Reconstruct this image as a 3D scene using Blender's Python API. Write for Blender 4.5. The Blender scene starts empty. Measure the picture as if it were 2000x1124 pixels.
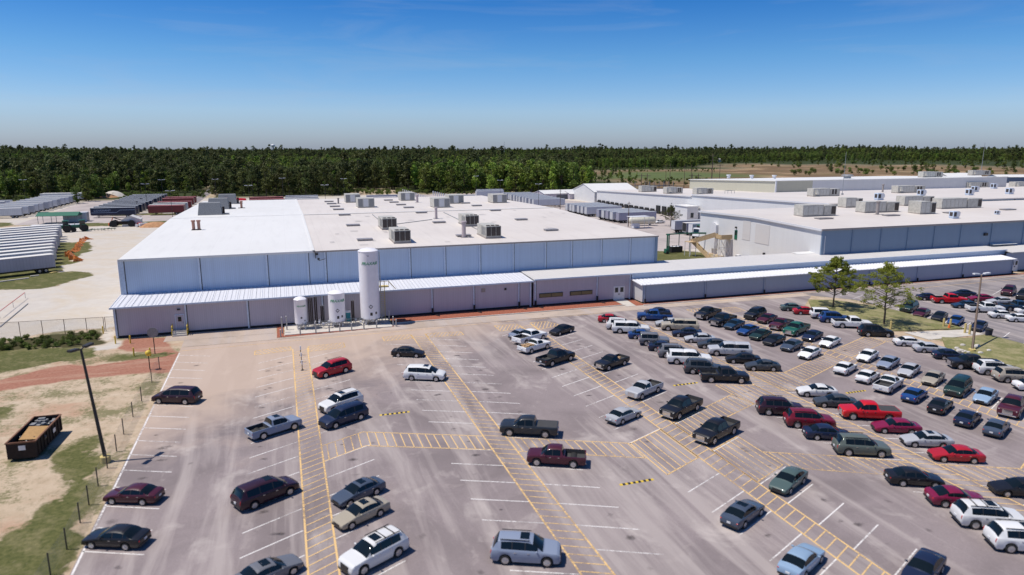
import bpy, bmesh, math, random
import numpy as np
from mathutils import Vector, Matrix
R = math.radians
sc = bpy.context.scene
COL = sc.collection

# ---------------------------------------------------------------- camera
FPX, CX, CY = 1336.0, 1000.0, 562.0
PITCH, YAW, CAMZ = R(11.5077), R(18.455), 28.0
cam = bpy.data.cameras.new("camera")
cam.lens = 24.05; cam.sensor_width = 36.0
cam.clip_start = 0.5; cam.clip_end = 20000
cam_o = bpy.data.objects.new("camera", cam); COL.objects.link(cam_o)
cam_o.location = (0, 0, CAMZ)
cam_o.rotation_euler = (R(90) - PITCH, 0, -YAW)
sc.camera = cam_o
cam.dof.use_dof = True
cam.dof.focus_distance = 185.0
cam.dof.aperture_fstop = 0.024 / 0.13

# ---------------------------------------------------------------- sky, sun, exposure
SUN_EL = R(65)
SUN_AZ = math.atan2(0.2, -0.98)          # direction towards the sun, in the x-y plane
w = bpy.data.worlds.new("World"); sc.world = w; w.use_nodes = True
nt = w.node_tree; nt.nodes.clear()
wo = nt.nodes.new('ShaderNodeOutputWorld'); bg = nt.nodes.new('ShaderNodeBackground')
sky = nt.nodes.new('ShaderNodeTexSky'); sky.sky_type = 'NISHITA'; sky.sun_disc = False
sky.sun_elevation = SUN_EL
sky.sun_rotation = R(90) - SUN_AZ
sky.altitude = 100; sky.air_density = 1.0; sky.dust_density = 0.4; sky.ozone_density = 2.0
hsv = nt.nodes.new('ShaderNodeHueSaturation'); hsv.inputs['Saturation'].default_value = 1.22
nt.links.new(sky.outputs[0], hsv.inputs['Color'])
# thicker, bluer air near the horizon and a deeper zenith, as on a clear humid day
tc = nt.nodes.new('ShaderNodeTexCoord'); sz = nt.nodes.new('ShaderNodeSeparateXYZ'); nt.links.new(tc.outputs['Generated'], sz.inputs[0])
cr = nt.nodes.new('ShaderNodeValToRGB'); el = cr.color_ramp.elements; el[0].position = 0.0; el[0].color = (0.66, 0.82, 1.42, 1); el[1].position = 0.45; el[1].color = (0.50, 0.72, 1.0, 1)
for pos_, c_ in ((0.05, (0.84, 1.02, 1.48)), (0.12, (0.56, 0.92, 1.34)), (0.20, (0.22, 0.68, 1.22)), (0.30, (0.36, 0.64, 1.0))):
    e_ = el.new(pos_); e_.color = (*c_, 1)
nt.links.new(sz.outputs[2], cr.inputs[0])
mm = nt.nodes.new('ShaderNodeMix'); mm.data_type = 'RGBA'; mm.blend_type = 'MULTIPLY'; mm.inputs[0].default_value = 1.0
nt.links.new(hsv.outputs[0], mm.inputs[6]); nt.links.new(cr.outputs[0], mm.inputs[7]); 
# thin high cirrus streaks
mpc = nt.nodes.new('ShaderNodeMapping'); mpc.inputs['Scale'].default_value = (2.2, 1.4, 16.0); mpc.inputs['Rotation'].default_value = (0.0, 0.20, 0.0); nt.links.new(tc.outputs['Generated'], mpc.inputs[0])
nz = nt.nodes.new('ShaderNodeTexNoise'); nz.inputs['Scale'].default_value = 1.6; nz.inputs['Detail'].default_value = 7; nz.inputs['Roughness'].default_value = 0.6; nz.inputs['Distortion'].default_value = 0.5; nt.links.new(mpc.outputs[0], nz.inputs['Vector'])
rc = nt.nodes.new('ShaderNodeValToRGB'); rc.color_ramp.elements[0].position = 0.50; rc.color_ramp.elements[0].color = (0, 0, 0, 1); rc.color_ramp.elements[1].position = 0.78; rc.color_ramp.elements[1].color = (0.22, 0.22, 0.22, 1); nt.links.new(nz.outputs['Fac'], rc.inputs[0])
m2 = nt.nodes.new('ShaderNodeMix'); m2.data_type = 'RGBA'; nt.links.new(rc.outputs[0], m2.inputs[0]); nt.links.new(mm.outputs[2], m2.inputs[6]); m2.inputs[7].default_value = (5.2, 5.9, 7.2, 1)
nt.links.new(m2.outputs[2], bg.inputs[0])
nt.links.new(bg.outputs[0], wo.inputs[0])
bg.inputs[1].default_value = 0.088
sl = bpy.data.lights.new("sun", 'SUN'); sl.energy = 4.55; sl.angle = R(0.53); sl.color = (1.0, 0.935, 0.84)
so = bpy.data.objects.new("sun", sl); COL.objects.link(so)
sd = Vector((math.cos(SUN_EL) * math.cos(SUN_AZ), math.cos(SUN_EL) * math.sin(SUN_AZ), math.sin(SUN_EL)))
so.rotation_euler = sd.to_track_quat('Z', 'Y').to_euler(); so.location = sd * 300
sc.view_settings.view_transform = 'Standard'; sc.view_settings.look = 'None'
sc.view_settings.exposure = 0.0; sc.view_settings.gamma = 1.0
sc.cycles.max_bounces = 6; sc.cycles.transparent_max_bounces = 8

# ---------------------------------------------------------------- helpers
COSP, SINP = math.cos(PITCH), math.sin(PITCH)
def G(px, py, h=0.0):
    """Point of the place, at height h, that the survey pixel (px, py) of the photograph marks."""
    X = px - CX; down = (py - CY) * COSP + FPX * SINP; Z = FPX * COSP - (py - CY) * SINP
    t = (CAMZ - h) / down
    return ((X * math.cos(YAW) + Z * math.sin(YAW)) * t, (-X * math.sin(YAW) + Z * math.cos(YAW)) * t)

def terrain(x, y):
    r = np.sqrt(np.asarray(x, float) ** 2 + np.asarray(y, float) ** 2)
    az = np.arctan2(np.asarray(x, float), np.asarray(y, float))
    t = np.clip((r - 1080) / 1300, 0, 1); t = t * t * (3 - 2 * t)
    amp = 4.0 + 2.6 * np.cos((az - 0.12) * 5.2 + 3.14) + 1.4 * np.sin(az * 17) + 1.2 * np.sin(az * 41 + 1)
    return t * amp

def tag(o, label=None, cat=None, group=None, kind=None):
    if label: o['label'] = label
    if cat: o['category'] = cat
    if group: o['group'] = group
    if kind: o['kind'] = kind
    return o

def empty(name, loc=(0, 0, 0), rz=0.0):
    o = bpy.data.objects.new(name, None); COL.objects.link(o)
    o.empty_display_size = 0.3
    o.location = loc; o.rotation_euler = (0, 0, rz); return o

class MB:
    """collects boxes, tubes, prisms ... for ONE mesh object"""
    def __init__(s): s.v = []; s.f = []; s.m = []; s.mi = 0; s.M = None
    def add(s, vs, fs):
        b = len(s.v)
        for p in vs:
            p = Vector(p)
            if s.M is not None: p = s.M @ p
            s.v.append(tuple(p))
        for f in fs: s.f.append(tuple(i + b for i in f)); s.m.append(s.mi)
        return s
    def box(s, x0, y0, z0, x1, y1, z1):
        return s.add([(x0,y0,z0),(x1,y0,z0),(x1,y1,z0),(x0,y1,z0),(x0,y0,z1),(x1,y0,z1),(x1,y1,z1),(x0,y1,z1)],
                     [(0,3,2,1),(4,5,6,7),(0,1,5,4),(1,2,6,5),(2,3,7,6),(3,0,4,7)])
    def quad(s, *p): return s.add(p, [tuple(range(len(p)))])
    def cbox(s, c, d, rz=0.0):
        m = Matrix.Translation(c) @ Matrix.Rotation(rz, 4, 'Z'); hx, hy, hz = d[0]/2, d[1]/2, d[2]/2
        vs = [m @ Vector((sx*hx, sy*hy, sz*hz)) for sz in (-1,1) for sx, sy in ((-1,-1),(1,-1),(1,1),(-1,1))]
        return s.add(vs, [(0,3,2,1),(4,5,6,7),(0,1,5,4),(1,2,6,5),(2,3,7,6),(3,0,4,7)])
    def bar(s, a, b, w, h=None):
        h = h or w; a = Vector(a); b = Vector(b); d = (b - a)
        q = d.to_track_quat('Z', 'Y').to_matrix().to_4x4(); m = Matrix.Translation(a) @ q; L = d.length
        vs = [m @ Vector((sx*w/2, sy*h/2, z)) for z in (0, L) for sx, sy in ((-1,-1),(1,-1),(1,1),(-1,1))]
        return s.add(vs, [(0,3,2,1),(4,5,6,7),(0,1,5,4),(1,2,6,5),(2,3,7,6),(3,0,4,7)])
    def tube(s, a, b, r0, r1=None, n=8):
        r1 = r0 if r1 is None else r1; a = Vector(a); b = Vector(b); d = b - a
        q = d.to_track_quat('Z', 'Y').to_matrix().to_4x4(); m = Matrix.Translation(a) @ q; L = d.length
        vs = [m @ Vector((math.cos(2*math.pi*i/n)*r, math.sin(2*math.pi*i/n)*r, z)) for z, r in ((0, r0), (L, r1)) for i in range(n)]
        fs = [(i, (i+1) % n, n+(i+1) % n, n+i) for i in range(n)] + [tuple(range(n-1, -1, -1)), tuple(range(n, 2*n))]
        return s.add(vs, fs)
    def lathe(s, prof, c=(0,0,0), n=24, axis='Z'):
        vs = []; fs = []
        for r, z in prof:
            for i in range(n):
                a = 2*math.pi*i/n
                p = (math.cos(a)*r, math.sin(a)*r, z)
                if axis == 'Y': p = (p[0], p[2], p[1])
                if axis == 'X': p = (p[2], p[0], p[1])
                vs.append((p[0]+c[0], p[1]+c[1], p[2]+c[2]))
        for k in range(len(prof)-1):
            for i in range(n): fs.append((k*n+i, k*n+(i+1) % n, (k+1)*n+(i+1) % n, (k+1)*n+i))
        fs.append(tuple(range(n-1, -1, -1))); fs.append(tuple((len(prof)-1)*n+i for i in range(n)))
        return s.add(vs, fs)
    def ball(s, c, d, n=8, k=5):
        prof = [(math.sin(math.pi*(j+0.02)/(k+0.04)), -math.cos(math.pi*(j+0.02)/(k+0.04))) for j in range(k+1)]
        b = MB().lathe(prof, n=n)
        return s.add([(c[0]+p[0]*d[0]/2, c[1]+p[1]*d[1]/2, c[2]+p[2]*d[2]/2) for p in b.v], b.f)
    def prism(s, poly, z0, z1):
        n = len(poly)
        return s.add([(x, y, z0) for x, y in poly] + [(x, y, z1) for x, y in poly],
                     [tuple(range(n-1, -1, -1)), tuple(range(n, 2*n))] + [(i, (i+1) % n, n+(i+1) % n, n+i) for i in range(n)])
    def mesh(s, name, mats, smooth=None, bevel=0):
        me = bpy.data.meshes.new(name); me.from_pydata(s.v, [], s.f); me.update()
        mats = mats if isinstance(mats, (list, tuple)) else [mats]
        for m_ in mats: me.materials.append(m_)
        if len(mats) > 1: me.polygons.foreach_set('material_index', s.m)
        if bevel:
            bm = bmesh.new(); bm.from_mesh(me); bmesh.ops.remove_doubles(bm, verts=bm.verts, dist=1e-5)
            bmesh.ops.bevel(bm, geom=[e for e in bm.edges if len(e.link_faces) == 2 and e.calc_face_angle(0) > 0.5], offset=bevel, segments=2, affect='EDGES', profile=0.6)
            bm.to_mesh(me); bm.free()
        if smooth is not None:
            me.polygons.foreach_set('use_smooth', [True]*len(me.polygons)); me.set_sharp_from_angle(angle=R(smooth))
        return me
    def build(s, name, mats, parent=None, smooth=None, bevel=0, loc=None):
        return link(name, s.mesh(name, mats, smooth, bevel), parent, loc)

def link(name, me, parent=None, loc=None):
    o = bpy.data.objects.new(name, me); COL.objects.link(o)
    if parent: o.parent = parent
    if loc: o.location = loc
    return o

def copy_tree(o, parent=None, _kids=None):
    kids = _kids if _kids is not None else KIDS(o)
    c = o.copy(); COL.objects.link(c); c.parent = parent
    for ch, sub in kids:
        copy_tree(ch, c, sub)
    return c
def KIDS(o): return [(ch, KIDS(ch)) for ch in o.children]

# ---------------------------------------------------------------- materials
def new_mat(name):
    m = bpy.data.materials.new(name); m.use_nodes = True
    n = m.node_tree; return m, n, n.nodes['Principled BSDF']
def N(n, t, **k):
    o = n.nodes.new(t)
    for a, b in k.items(): setattr(o, a, b)
    return o
def noise(n, scale, detail=4, vec=None, rough=0.55, dist=0.0):
    t = N(n, 'ShaderNodeTexNoise'); t.inputs['Scale'].default_value = scale; t.inputs['Detail'].default_value = detail
    t.inputs['Roughness'].default_value = rough; t.inputs['Distortion'].default_value = dist
    if vec: n.links.new(vec, t.inputs['Vector'])
    return t.outputs['Fac']
def ramp(n, fac, stops):
    r_ = N(n, 'ShaderNodeValToRGB'); e = r_.color_ramp.elements
    while len(e) < len(stops): e.new(0.5)
    for i, (p, c) in enumerate(stops):
        e[i].position = p; c = (c, c, c) if isinstance(c, (int, float)) else c; e[i].color = (*c[:3], 1)
    n.links.new(fac, r_.inputs[0]); return r_.outputs[0]
def mix(n, fac, a, b, mode='MIX'):
    m = N(n, 'ShaderNodeMix', data_type='RGBA', blend_type=mode)
    for sock, v in ((m.inputs[0], fac), (m.inputs[6], a), (m.inputs[7], b)):
        if isinstance(v, (int, float)): sock.default_value = v
        elif isinstance(v, tuple): sock.default_value = (*v[:3], 1)
        else: n.links.new(v, sock)
    return m.outputs[2]
def mathn(n, op, a, b=None, c=None, clamp=False):
    m = N(n, 'ShaderNodeMath', operation=op, use_clamp=clamp)
    for i, v in enumerate((a, b, c)):
        if v is None: continue
        if isinstance(v, (int, float)): m.inputs[i].default_value = v
        else: n.links.new(v, m.inputs[i])
    return m.outputs[0]
def bump(n, p, h, strength=0.3, dist=0.05):
    b = N(n, 'ShaderNodeBump'); b.inputs['Strength'].default_value = strength; b.inputs['Distance'].default_value = dist
    n.links.new(h, b.inputs['Height']); n.links.new(b.outputs[0], p.inputs['Normal'])
def coords(n, obj=False):
    if obj: return N(n, 'ShaderNodeTexCoord').outputs['Object']
    return N(n, 'ShaderNodeNewGeometry').outputs['Position']
def scaled(n, vec, s):
    m = N(n, 'ShaderNodeMapping'); m.inputs['Scale'].default_value = s; n.links.new(vec, m.inputs['Vector']); return m.outputs[0]

def simple(name, col, rough=0.6, metal=0.0, var=0.15, scale=3.0, spec=0.5, coat=0.0, obj=True):
    m, n, p = new_mat(name)
    v = coords(n, obj)
    f = noise(n, scale, 5, v, 0.65)
    dark = tuple(c*(1-var) for c in col); lite = tuple(min(1, c*(1+var*0.6)) for c in col)
    n.links.new(ramp(n, f, [(0.3, dark), (0.7, lite)]), p.inputs['Base Color'])
    p.inputs['Roughness'].default_value = rough; p.inputs['Metallic'].default_value = metal
    p.inputs['Specular IOR Level'].default_value = spec; p.inputs['Coat Weight'].default_value = coat
    return m

def siding(name, col, rib=0.3, rough=0.45, streak=0.12, depth=0.3, axis='X', metal=0.0, amt=1.0):
    """ribbed painted metal: vertical ribs plus dirt streaks"""
    m, n, p = new_mat(name); v = coords(n)
    sx = N(n, 'ShaderNodeSeparateXYZ'); n.links.new(v, sx.inputs[0])
    u = sx.outputs[0] if axis == 'X' else (sx.outputs[1] if axis == 'Y' else mathn(n, 'ADD', sx.outputs[0], sx.outputs[1]))
    w_ = mathn(n, 'SINE', mathn(n, 'MULTIPLY', u, 2*math.pi/rib))
    w_ = mathn(n, 'POWER', mathn(n, 'ABSOLUTE', w_), 0.35)
    st = noise(n, 1.0, 6, scaled(n, v, (1.6, 1.6, 0.05)), 0.7)
    big = noise(n, 0.09, 4, v, 0.6)
    c = mix(n, mathn(n, 'MULTIPLY', ramp(n, st, [(0.45, 0), (0.85, 1)]), streak*2), col, tuple(x*0.62 for x in col))
    c = mix(n, ramp(n, big, [(0.35, 0), (0.7, 0.22)]), c, tuple(x*0.8 for x in col))
    c = mix(n, mathn(n, 'MULTIPLY', mathn(n, 'SUBTRACT', 1.0, w_), 0.35*amt), c, tuple(x*0.5 for x in col))
    n.links.new(c, p.inputs['Base Color']); p.inputs['Roughness'].default_value = rough; p.inputs['Metallic'].default_value = metal
    bump(n, p, w_, depth, 0.03); return m

M = {}
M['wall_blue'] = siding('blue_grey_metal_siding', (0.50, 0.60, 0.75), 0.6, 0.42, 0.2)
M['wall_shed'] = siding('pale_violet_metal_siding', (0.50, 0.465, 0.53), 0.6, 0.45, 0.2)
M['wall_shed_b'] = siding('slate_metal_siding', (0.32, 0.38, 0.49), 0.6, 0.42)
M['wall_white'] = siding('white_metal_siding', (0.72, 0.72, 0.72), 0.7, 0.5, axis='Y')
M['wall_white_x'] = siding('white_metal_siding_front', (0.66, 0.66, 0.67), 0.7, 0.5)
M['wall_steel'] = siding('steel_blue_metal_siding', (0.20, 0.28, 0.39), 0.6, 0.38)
M['wall_tan'] = siding('tan_metal_siding', (0.52, 0.50, 0.40), 0.9, 0.5, axis='XY')
def roofmat(name, col, dirt, rib=0.0, axis='X', amt=0.5):
    m, n, p = new_mat(name); v = coords(n)
    a = noise(n, 0.05, 6, v, 0.62); b = noise(n, 0.7, 6, scaled(n, v, (1, 0.12, 1)), 0.7)
    c = mix(n, ramp(n, a, [(0.35, 0), (0.75, 0.45)]), col, dirt)
    c = mix(n, ramp(n, b, [(0.5, 0), (0.9, 0.35)]), c, tuple(x*0.72 for x in dirt))
    if rib:
        sx = N(n, 'ShaderNodeSeparateXYZ'); n.links.new(v, sx.inputs[0])
        fr = mathn(n, 'PINGPONG', sx.outputs[0 if axis == 'X' else 1], rib/2)
        ln = mathn(n, 'LESS_THAN', fr, 0.05)
        c = mix(n, mathn(n, 'MULTIPLY', ln, amt), c, tuple(x*0.45 for x in col))
        if amt > .4: bump(n, p, ln, 0.5, 0.05)
    n.links.new(c, p.inputs['Base Color']); p.inputs['Roughness'].default_value = 0.6; return m
M['roof_white'] = roofmat('white_roof_coating', (0.71, 0.705, 0.69), (0.62, 0.61, 0.59), 6.0, 'X', 0.08)
M['roof_cream'] = roofmat('cream_roof_membrane', (0.67, 0.62, 0.575), (0.50, 0.44, 0.40), 3.0, 'X', 0.13)
M['roof_grey'] = roofmat('light_grey_metal_roof', (0.64, 0.62, 0.60), (0.57, 0.54, 0.53), 0.6)
M['roof_rib'] = roofmat('ribbed_white_metal_roof', (0.66, 0.67, 0.72), (0.60, 0.61, 0.65), 0.62)
M['trim'] = simple('pale_blue_metal_trim', (0.56, 0.64, 0.76), 0.4)
M['trim_dark'] = simple('dark_trim', (0.10, 0.11, 0.13), 0.5)
M['trim_tan'] = simple('weathered_gutter', (0.33, 0.29, 0.27), 0.6)
M['black'] = simple('black_rubber', (0.018, 0.018, 0.02), 0.75)
M['shade'] = simple('foundation_painted_shadow', (0.03, 0.03, 0.035), 0.9)  # near-black stands in for the shadow along the wall foot
M['white'] = simple('white_painted_metal', (0.72, 0.72, 0.74), 0.4, var=0.08)
M['white_tank'] = simple('white_tank_paint', (0.86, 0.84, 0.87), 0.3, var=0.05, scale=1.2)
M['grey_metal'] = simple('galvanised_metal', (0.38, 0.39, 0.40), 0.45, 0.5, 0.25)
M['dark_metal'] = simple('dark_bronze_metal', (0.030, 0.027, 0.026), 0.5)
M['brown_metal'] = simple('weathered_brown_pole', (0.13, 0.085, 0.06), 0.6)
M['hvac'] = simple('beige_unit_cabinet', (0.50, 0.48, 0.43), 0.5, 0.0, 0.25, 1.5)
M['hvac_grey'] = simple('grey_unit_cabinet', (0.27, 0.27, 0.27), 0.55, 0.1, 0.35, 6)
M['louver'] = simple('dark_coil_grille', (0.075, 0.06, 0.055), 0.6, 0.2, 0.5, 12)
M['skylight'] = simple('smoke_vent_dome', (0.30, 0.28, 0.28), 0.4, 0, 0.3, 2)
M['concrete'] = simple('light_concrete', (0.56, 0.52, 0.47), 0.85, 0, 0.18, 0.6, obj=False)
M['yellow'] = simple('yellow_safety_paint', (0.72, 0.50, 0.05), 0.55, 0, 0.2, 8)
M['yellow_pole'] = simple('faded_yellow_paint', (0.60, 0.47, 0.18), 0.7, 0, 0.25, 5)
M['wood'] = simple('fresh_timber', (0.55, 0.41, 0.24), 0.75, 0, 0.25, 4)
M['green_paint'] = simple('green_painted_metal', (0.012, 0.13, 0.075), 0.5)
M['orange'] = simple('orange_plastic', (0.75, 0.16, 0.03), 0.6)
M['red_paint'] = simple('red_painted_metal', (0.45, 0.03, 0.03), 0.5)
M['tyre'] = simple('tyre_rubber', (0.02, 0.02, 0.021), 0.85)
M['rim'] = simple('alloy_rim', (0.55, 0.55, 0.57), 0.3, 0.8, 0.1)
M['rust'] = simple('rusty_steel', (0.026, 0.015, 0.013), 0.8, 0.2, 0.5, 3)
M['cardboard'] = simple('cardboard', (0.42, 0.25, 0.10), 0.85)
M['bags'] = simple('dark_bin_bags', (0.02, 0.025, 0.035), 0.3)
M['sandpile'] = simple('orange_sand', (0.45, 0.24, 0.12), 0.95, 0, 0.3, 1.0)

# ---------------------------------------------------------------- ground sheet
def in_poly(px, py, poly):
    inside = np.zeros(px.shape, bool); n = len(poly)
    for i in range(n):
        x0, y0 = poly[i]; x1, y1 = poly[(i+1) % n]
        c = ((y0 > py) != (y1 > py)) & (px < (x1-x0)*(py-y0)/((y1-y0) + 1e-12) + x0)
        inside ^= c
    return inside
_rs = np.random.RandomState(7)
_lat = _rs.rand(256, 256)
def vnoise(x, y, s):
    x = x/s; y = y/s; xi = np.floor(x).astype(int); yi = np.floor(y).astype(int); fx = x-xi; fy = y-yi
    fx = fx*fx*(3-2*fx); fy = fy*fy*(3-2*fy); g = lambda a, b: _lat[a % 256, b % 256]
    return (g(xi, yi)*(1-fx)+g(xi+1, yi)*fx)*(1-fy) + (g(xi, yi+1)*(1-fx)+g(xi+1, yi+1)*fx)*fy

def axis_pts(a, b, step, lo, hi, n):
    mid = list(np.arange(a, b+0.01, step))
    left = [a - (a-lo)*((i/n)**2.4) for i in range(n, 0, -1)]
    right = [b + (hi-b)*((i/n)**2.4) for i in range(1, n+1)]
    return np.array(left+mid+right)
xs = axis_pts(-115, 160, 1.0, -7000, 9000, 46)
ys = np.array(list(axis_pts(26, 330, 1.0, -300, 11000, 60)))
XX, YY = np.meshgrid(xs, ys)
ZZ = terrain(XX, YY)
wx = XX + (vnoise(XX, YY, 5)-.5)*5 + (vnoise(XX+90, YY, 1.7)-.5)*1.6
wy = YY + (vnoise(XX+50, YY+50, 5)-.5)*4 + (vnoise(XX, YY+70, 1.7)-.5)*1.4
def zone(*polys):
    z = np.zeros(XX.shape)
    for p in polys: z[in_poly(wx, wy, p)] = 1
    return z
RR = np.sqrt(XX**2+YY**2)
grass = zone([(-80,111),(-60,111),(-42,110),(-29,109.5),(-27.5,104),(-30,101.5),(-42,101),(-80,99)],
             [(-26,104.3),(-17,104.3),(-17,101.2),(-26,102)],
             [(-21.5,30),(-17.3,30),(-17.2,72),(-18.5,80),(-20.5,66)], [(-27,30),(-20,30),(-20,58),(-23.5,47)],
             [(-60,60),(-29,66),(-29.5,82),(-34,86),(-60,84)], [(-60,20),(-30,20),(-28,42),(-34,50),(-60,52)],
             [(-95,163),(-58,161),(-47,160),(-41,172),(-46,180),(-60,178),(-95,174)], [(-80,178),(-51,178),(-51,200),(-56,236),(-85,240)],
             [(-85,286),(-30,286),(-30,297),(-85,298)], [(-140,285),(-96,296),(-98,309),(-140,316)], [(-95,331),(-30,324),(-30,330),(-95,338)],
             [(116,206),(121,199),(136,209),(141,222),(128,225),(114,219)],
             [(72,148),(90,150),(104,152),(108,155),(103,165),(96,166),(72,166)])
shrub = zone([(-90,117.5),(-60,117.5),(-31,116.8),(-26.5,115.6),(-29,109.5),(-42,110),(-90,111)])
gravel = zone([(-160,119),(-25,119),(-25,250),(-30,285),(-150,282)], [(-28,118.5),(-24.5,118.5),(-24.5,112),(-25.5,106.5),(-29,107),(-30,112)],
              [(-120,298),(-20,298),(-20,440),(-120,440)], [(-200,300),(-120,310),(-120,440),(-200,440)], [(-25,245),(75,245),(75,425),(-30,425)],
              [(70,160),(160,160),(165,400),(70,400)])
red = zone([(-25.5,112.5),(-18.2,112.5),(-16.5,105),(-15.3,103),(-15.3,92),(-19,95.5),(-26,94),(-38,91.5),(-70,92),(-70,95.5),(-38,97),(-27,100.3),(-18.6,101.5),(-19.3,105),(-25.5,107)])
gravel = np.clip(gravel-grass, 0, 1); red = np.clip(red, 0, 1)
# far country: woods to the left and all round, dry fields to the right
fld = [(200,392),(232,440),(300,620),(345,760),(420,820),(575,815),(725,1030),(1020,1130),(1400,980),(2200,900),(2200,300),(170,300)]
F_ = in_poly(wx, wy, fld) | ((XX > 160) & (YY < 420))
dark = ((YY > 428) | (XX < -170) | (YY > 1000)) & ~F_
dark = dark | ((RR > 1300))
dark = dark.astype(float)
field = F_.astype(float)*(1-dark)
gfield = zone([G(*q) for q in ((1150,350),(1150,340),(1250,336),(1440,337),(1440,346),(1300,352))], [G(*q) for q in ((1590,322),(1640,307),(1870,309),(1880,321),(1760,326))], [G(*q) for q in ((1840,326),(1870,316),(2300,318),(2300,332))])*field
gravel *= (1-field); clear = zone([(40,438),(62,432),(82,440),(86,470),(60,486),(36,470)], [(-47,405),(-38,405),(-40,560),(-50,560)])
def sub(z, *o):
    for q in o: z = z*(1-q)
    return z
grass = sub(grass, red*0); gravel = sub(gravel, grass, shrub, red, dark*(1-clear)); dark = sub(dark, clear)
def blur(z, k=2):
    for _ in range(k):
        q = np.pad(z, 1, mode='edge'); z = (q[:-2,1:-1]+q[2:,1:-1]+q[1:-1,:-2]+q[1:-1,2:]+2*q[1:-1,1:-1])/6
    return z
grass, red, shrub, gravel = blur(grass, 4), blur(red, 3), blur(shrub, 2), blur(gravel, 3)
verts = np.stack([XX.ravel(), YY.ravel(), ZZ.ravel()], 1)
nx_, ny_ = len(xs), len(ys)
idx = np.arange(nx_*ny_).reshape(ny_, nx_)
faces = np.stack([idx[:-1,:-1].ravel(), idx[:-1,1:].ravel(), idx[1:,1:].ravel(), idx[1:,:-1].ravel()], 1)
me = bpy.data.meshes.new("ground"); me.from_pydata(verts.tolist(), [], faces.tolist()); me.update()
ca = me.color_attributes.new("zone_a", 'FLOAT_COLOR', 'POINT'); cb = me.color_attributes.new("zone_b", 'FLOAT_COLOR', 'POINT')
ca.data.foreach_set('color', np.stack([grass.ravel(), gravel.ravel(), red.ravel(), shrub.ravel()], 1).ravel().astype(np.float32))
cb.data.foreach_set('color', np.stack([dark.ravel(), field.ravel(), gfield.ravel(), np.ones(grass.size)], 1).ravel().astype(np.float32))
m, n, p = new_mat("ground_soil_and_grass")
v = coords(n)
A = N(n, 'ShaderNodeAttribute', attribute_name='zone_a'); B = N(n, 'ShaderNodeAttribute', attribute_name='zone_b')
sa = N(n, 'ShaderNodeSeparateColor'); n.links.new(A.outputs['Color'], sa.inputs[0]); sb = N(n, 'ShaderNodeSeparateColor'); n.links.new(B.outputs['Color'], sb.inputs[0])
n1 = noise(n, 0.45, 8, v, 0.66); n2 = noise(n, 2.6, 5, v, 0.7); n3 = noise(n, 0.06, 5, v, 0.6); n4 = noise(n, 0.012, 6, v, 0.6)
def mask(src, amt=0.95):   # breaks a zone's edge up with noise
    return ramp(n, mathn(n, 'ADD', src, mathn(n, 'MULTIPLY', mathn(n, 'SUBTRACT', n1, 0.5), amt*2)), [(0.42, 0), (0.62, 1)])
sand = mix(n, ramp(n, n1, [(0.3, 0), (0.7, 1)]), (0.40, 0.30, 0.205), (0.58, 0.475, 0.36))
sand = mix(n, ramp(n, n3, [(0.4, 0), (0.65, 0.6)]), sand, (0.46, 0.36, 0.25))
tuft = ramp(n, mathn(n, 'MULTIPLY', noise(n, 0.22, 6, v, 0.62), mathn(n, 'ADD', n2, 0.5)), [(0.50, 0), (0.60, 0.85)])
sand = mix(n, ramp(n, noise(n, 0.10, 7, scaled(n, v, (.6, 1, 1)), 0.68), [(0.52, 0), (0.64, 0.55)]), sand, (0.40, 0.21, 0.135)); sand = mix(n, tuft, sand, (0.16, 0.155, 0.07)); sand = mix(n, ramp(n, noise(n, 0.9, 6, scaled(n, v, (1, .7, 1)), 0.75), [(0.52, 0), (0.66, 0.7)]), sand, (0.27, 0.22, 0.14))
yard = mix(n, ramp(n, n1, [(0.25, 0), (0.75, 1)]), (0.46, 0.42, 0.38), (0.56, 0.52, 0.47))
yard = mix(n, ramp(n, noise(n, 0.09, 6, scaled(n, v, (1, 1, 1)), 0.65, 1.5), [(0.42, 0), (0.62, 0.7)]), yard, (0.50, 0.42, 0.32))
wv = N(n, 'ShaderNodeTexWave', wave_type='RINGS'); wv.inputs['Scale'].default_value = 0.30; wv.inputs['Distortion'].default_value = 5; wv.inputs['Detail'].default_value = 3
mp = N(n, 'ShaderNodeMapping'); mp.inputs['Location'].default_value = (46, -215, 0); n.links.new(v, mp.inputs['Vector']); n.links.new(mp.outputs[0], wv.inputs['Vector'])
yard = mix(n, mathn(n, 'MULTIPLY', wv.outputs['Fac'], 0.18), yard, (0.66, 0.63, 0.60))
gr = mix(n, ramp(n, n2, [(0.3, 0), (0.7, 1)]), (0.055, 0.068, 0.020), (0.15, 0.145, 0.055))
gr = mix(n, ramp(n, n1, [(0.50, 0), (0.70, 0.6)]), gr, (0.30, 0.25, 0.14))
shr = mix(n, n2, (0.03, 0.035, 0.012), (0.10, 0.085, 0.04))
rd = mix(n, ramp(n, n2, [(0.3, 0), (0.7, 1)]), (0.26, 0.11, 0.075), (0.40, 0.20, 0.14))
rd = mix(n, ramp(n, noise(n, 0.5, 5, scaled(n, v, (0.15, 1, 1)), 0.7), [(0.5, 0), (0.7, 0.6)]), rd, (0.50, 0.36, 0.26))
fr = mix(n, n2, (0.022, 0.035, 0.012), (0.06, 0.07, 0.025))
fd = mix(n, ramp(n, noise(n, 0.02, 8, scaled(n, v, (0.6, 1, 1)), 0.7), [(0.35, 0), (0.65, 1)]), (0.15, 0.088, 0.052), (0.21, 0.15, 0.08))
fd = mix(n, ramp(n, n3, [(0.5, 0), (0.7, 0.7)]), fd, (0.085, 0.09, 0.035))
fd = mix(n, ramp(n, n4, [(0.52, 0), (0.6, 0.8)]), fd, (0.36, 0.25, 0.15))
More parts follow.
